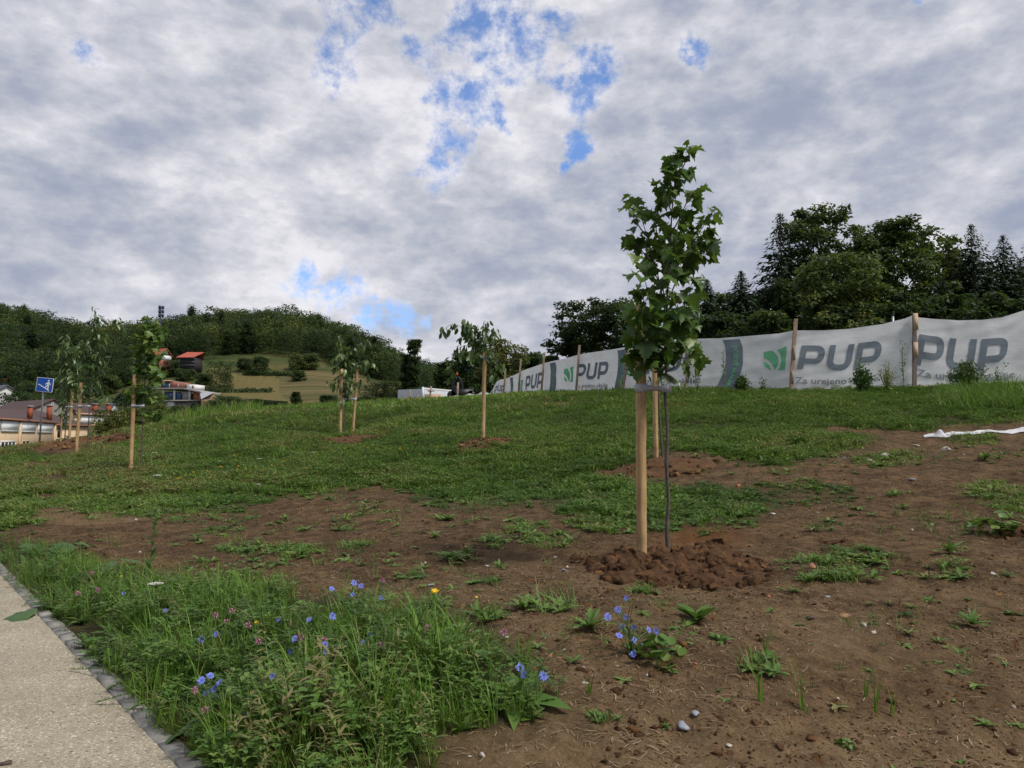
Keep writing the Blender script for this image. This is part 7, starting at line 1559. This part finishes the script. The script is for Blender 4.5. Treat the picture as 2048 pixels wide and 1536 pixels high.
pl = plate(rrect(1, .14), -.012, .012, M_SWH, 'panel', root); plate(rrect(.945, .11), .0121, .016, M_SBLUE, 'blue_field', pl)
def flat(items2, o, mat, name):
    V, Fq = merge2(items2); return add(name, (fr(V, o), Fq), mat, pl)
st = [(-.80, -.02), (-.58, -.02), (-.50, -.13), (-.38, -.13), (-.30, -.25), (-.17, -.25), (-.09, -.38), (.06, -.38), (.14, -.52), (.30, -.52), (.38, -.66), (.50, -.66), (.60, -.84)]
flat([stroke2(st, .10, 1)], .019, M_SWH, 'stairs_pictogram')
disc = (np.array([(.44 + .11 * math.cos(a), .62 + .12 * math.sin(a)) for a in np.linspace(0, 6.283, 13)[:-1]] + [(.44, .62)]), np.array([(12, i, (i + 1) % 12) for i in range(12)]))
flat([disc, grid_quad(((.30, .44), (.52, .44), (.50, -.05), (.30, -.02)), 1, 1), stroke2([(.34, .40), (.22, .18), (.06, .08)], .11, 1), stroke2([(.48, .40), (.62, .22), (.68, .0)], .11, 1), stroke2([(.36, -.02), (.16, -.28), (.14, -.52)], .13, 1), stroke2([(.46, -.03), (.46, -.35), (.44, -.62)], .14, 1)], .0205, M_SWH, 'walker_pictogram')
q = G(84, 880); V, Fq = lump(np.random.default_rng(3), 2, .3, .45); tag(add('concrete_footing', (V * .38 + q + [0.1, 0, .08], Fq), M_CONC, origin=q), 'grey concrete lump at the foot of the blue sign', 'concrete')

# ---------------------------------------------------------------- stones on the soil
def mat_stone(name, a, b_): return mat_bark(name, a, b_, 22)
MS = {'p': mat_stone('pale stone', (.30, .26, .21), (.50, .45, .38)), 'g': mat_stone('grey stone', (.16, .165, .19), (.33, .34, .38)), 'o': mat_stone('orange stone', (.17, .08, .035), (.33, .17, .08)), 'b': mat_stone('brick shard', (.30, .09, .04), (.42, .15, .08)), 'd': mat_stone('dark clod', (.045, .028, .02), (.10, .06, .04))}
SW = {'p': 'pale', 'g': 'grey', 'o': 'orange-brown', 'b': 'brick-red', 'd': 'dark'}
def stone(px, py, s, kind, label, seed, group='stones on the bare soil'):
    rg = np.random.default_rng(seed); b = G(px, py); V, Fq = hull(rg, 11, rg.uniform(.4, .65), .04); a = rg.uniform(0, 6.28); r = s / F * b[1] / 2; V = V @ np.array(Matrix.Rotation(a, 3, 'Z')).T * r; tag(add('stone', (V + b + [0, 0, r * .2], Fq), MS[kind], origin=b), label, 'stone', group)
SL = [(1368,1446,36,'g','largest grey stone with pale veins, in the lower right soil'),(1392,1436,24,'g','flat grey chip touching the largest grey stone'),(1345,1163,26,'o','upright orange-brown stone leaning on the soil mound'),(1212,1143,34,'o','broad orange-brown clod at the left foot of the mound'),(1505,1138,28,'o','orange-brown stone at the right end of the mound'),
 (1165,1335,14,'g','small grey cube of stone below the lone chicory'),(1170,1367,20,'p','pale flat stone right of the verge tip'),(1293,1348,16,'p','thin pale chip below the ivy'),(1235,1327,10,'p','tiny white pebble near the small grey cube'),(1545,1030,16,'p','white pebble in mid soil beyond the mound'),(1633,1023,10,'p','white pebble right of its twin in mid soil'),(1667,1041,9,'p','small pebble below the two white ones'),
 (1743,925,24,'p','long pale stone, left of the three at the upper track'),(1772,914,22,'p','pale stone, middle of the three at the upper track'),(1783,931,14,'p','yellowish pebble below the middle pale stone'),(1893,901,26,'p','large pale rounded stone on the upper track'),(1925,912,10,'p','small white pebble right of the large rounded stone'),(1690,917,10,'g','small grey pebble at the grass edge'),
 (1832,893,16,'p','flat white chip above the upper track stones'),(1826,963,18,'g','blue-grey flat stone in the middle of the track'),(1478,971,15,'b','brick-red shard at the edge of the grass'),(1625,1140,26,'o','orange-brown clod with grass behind it'),(1620,1235,28,'d','dark upright clod in the right soil'),(1685,1235,28,'o','rounded brown clod right of the dark upright one'),
 (1728,1253,20,'p','pale flat stone right of the brown clod'),(1747,1265,14,'p','white flat stone touching the pale one'),(1776,1255,9,'p','tiny square white stone'),(1825,1260,16,'o','tan stone in the right soil'),(1675,1395,11,'p','white round pebble in the lower right soil'),(2028,1413,16,'p','pale stone at the right picture edge'),(1890,1380,8,'g','small grey round pebble in the lower right'),
 (1860,1448,7,'p','tiny white pebble in the lower right soil'),(1458,1495,14,'p','white pebble near the bottom edge, centre right'),(1466,1531,11,'g','grey pebble cut by the bottom edge'),(965,1527,18,'p','pale flat stone at the bottom edge beside the verge'),(939,1530,12,'p','paler chip left of the flat stone at the bottom edge'),(1014,1279,14,'p','white chip below the pink clover at the right'),
 (850,1125,13,'p','white pebble left in mid soil'),(974,1131,14,'p','white pebble in mid soil left of the mound'),(1110,1122,10,'p','small white pebble near the left side of the mound'),(1128,1142,20,'g','bluish stone left of the mound'),(1134,1137,10,'p','white pebble touching the bluish stone'),(862,1176,16,'g','grey stone behind the hawkweed bloom'),(815,1203,14,'g','grey stone at the verge edge left of the hawkweed'),
 (452,1135,14,'p','row of white crumbs on soil above the verge'),(280,1104,10,'p','white chip on the left soil'),(286,1114,8,'p','smaller white chip below it on the left soil'),(272,1043,12,'p','pale stone at the grass edge on the left'),(1655,1195,12,'g','flat grey stone in the right soil below the grassy clump'),(1537,1193,12,'b','brick-red chip below the mound'),(1865,1052,12,'p','flat white chip in the right-hand soil'),
 (1505,1210,5,'p','tiny white pebble below the brick-red chip'),(1390,1336,14,'b','rusty chip right of the ivy'),(1100,1310,18,'o','ochre clod right of the verge'),(1130,1300,12,'p','pale pebble above the ochre clod'),(1985,1155,18,'p','flat tan stone at the far right'),(2005,1130,8,'p','white pebble near the far right tan stone'),(1825,1061,10,'p','pale pebble right of the round-leaved weed'),(1180,920,6,'p','pale speck at the bottom of the slope grass')]
for i, s in enumerate(SL): stone(*s, 1000 + i)
stone(12, 1530, 34, 'd', 'dark brown dropping of soil on the path at the lower left corner', 1100, None)
for i, (px, py, s, lb) in enumerate([(640, 1180, 10, 'white flower head'),]): pass
# single fallen twig and sprigs creeping onto the path
def creeper(px, py, ex_, ey_, label, seed):
    rg = np.random.default_rng(seed); a = G(px, py); b = G(ex_, ey_); p = smooth_path([a + [0, 0, .03], (a + b) / 2 + [rg.normal(0, .02), rg.normal(0, .02), .045], b + [0, 0, .012]], 10); st = tube(p, .0014, 4); root = empty('creeping_weed', a, label, 'weed', 'sprigs creeping over the kerb'); lv = []
    for q in p[3:]:
        for k in range(3): lv.append(withT(orient(oval(rg.uniform(.010, .020), .008, .2, 3), rg.uniform(0, 6.28), rg.uniform(.1, .9), 0, q), rg.uniform(.35, .65)))
    add('stem', st, M_STEM, root); add('leaves', merge(lv), M_WEED, root)
for i, a in enumerate([(245,1345,150,1325,'upper sprig creeping across the kerb onto the path'),(290,1370,142,1345,'long sprig creeping onto the path, second from the top'),(330,1400,190,1412,'lowest long sprig creeping over the pale path'),(310,1385,215,1385,'short sprig between the two long ones on the path'),(340,1420,255,1428,'leafy sprig lying on the path below the longest one'),(110,1180,45,1215,'small sprig on the path beside the broad leaves'),(352,1430,318,1450,'three-leaved sprig at the kerb by the round dark leaf'),(230,1320,165,1290,'thin grass-like sprig over the kerb')]): creeper(*a, 1200 + i)
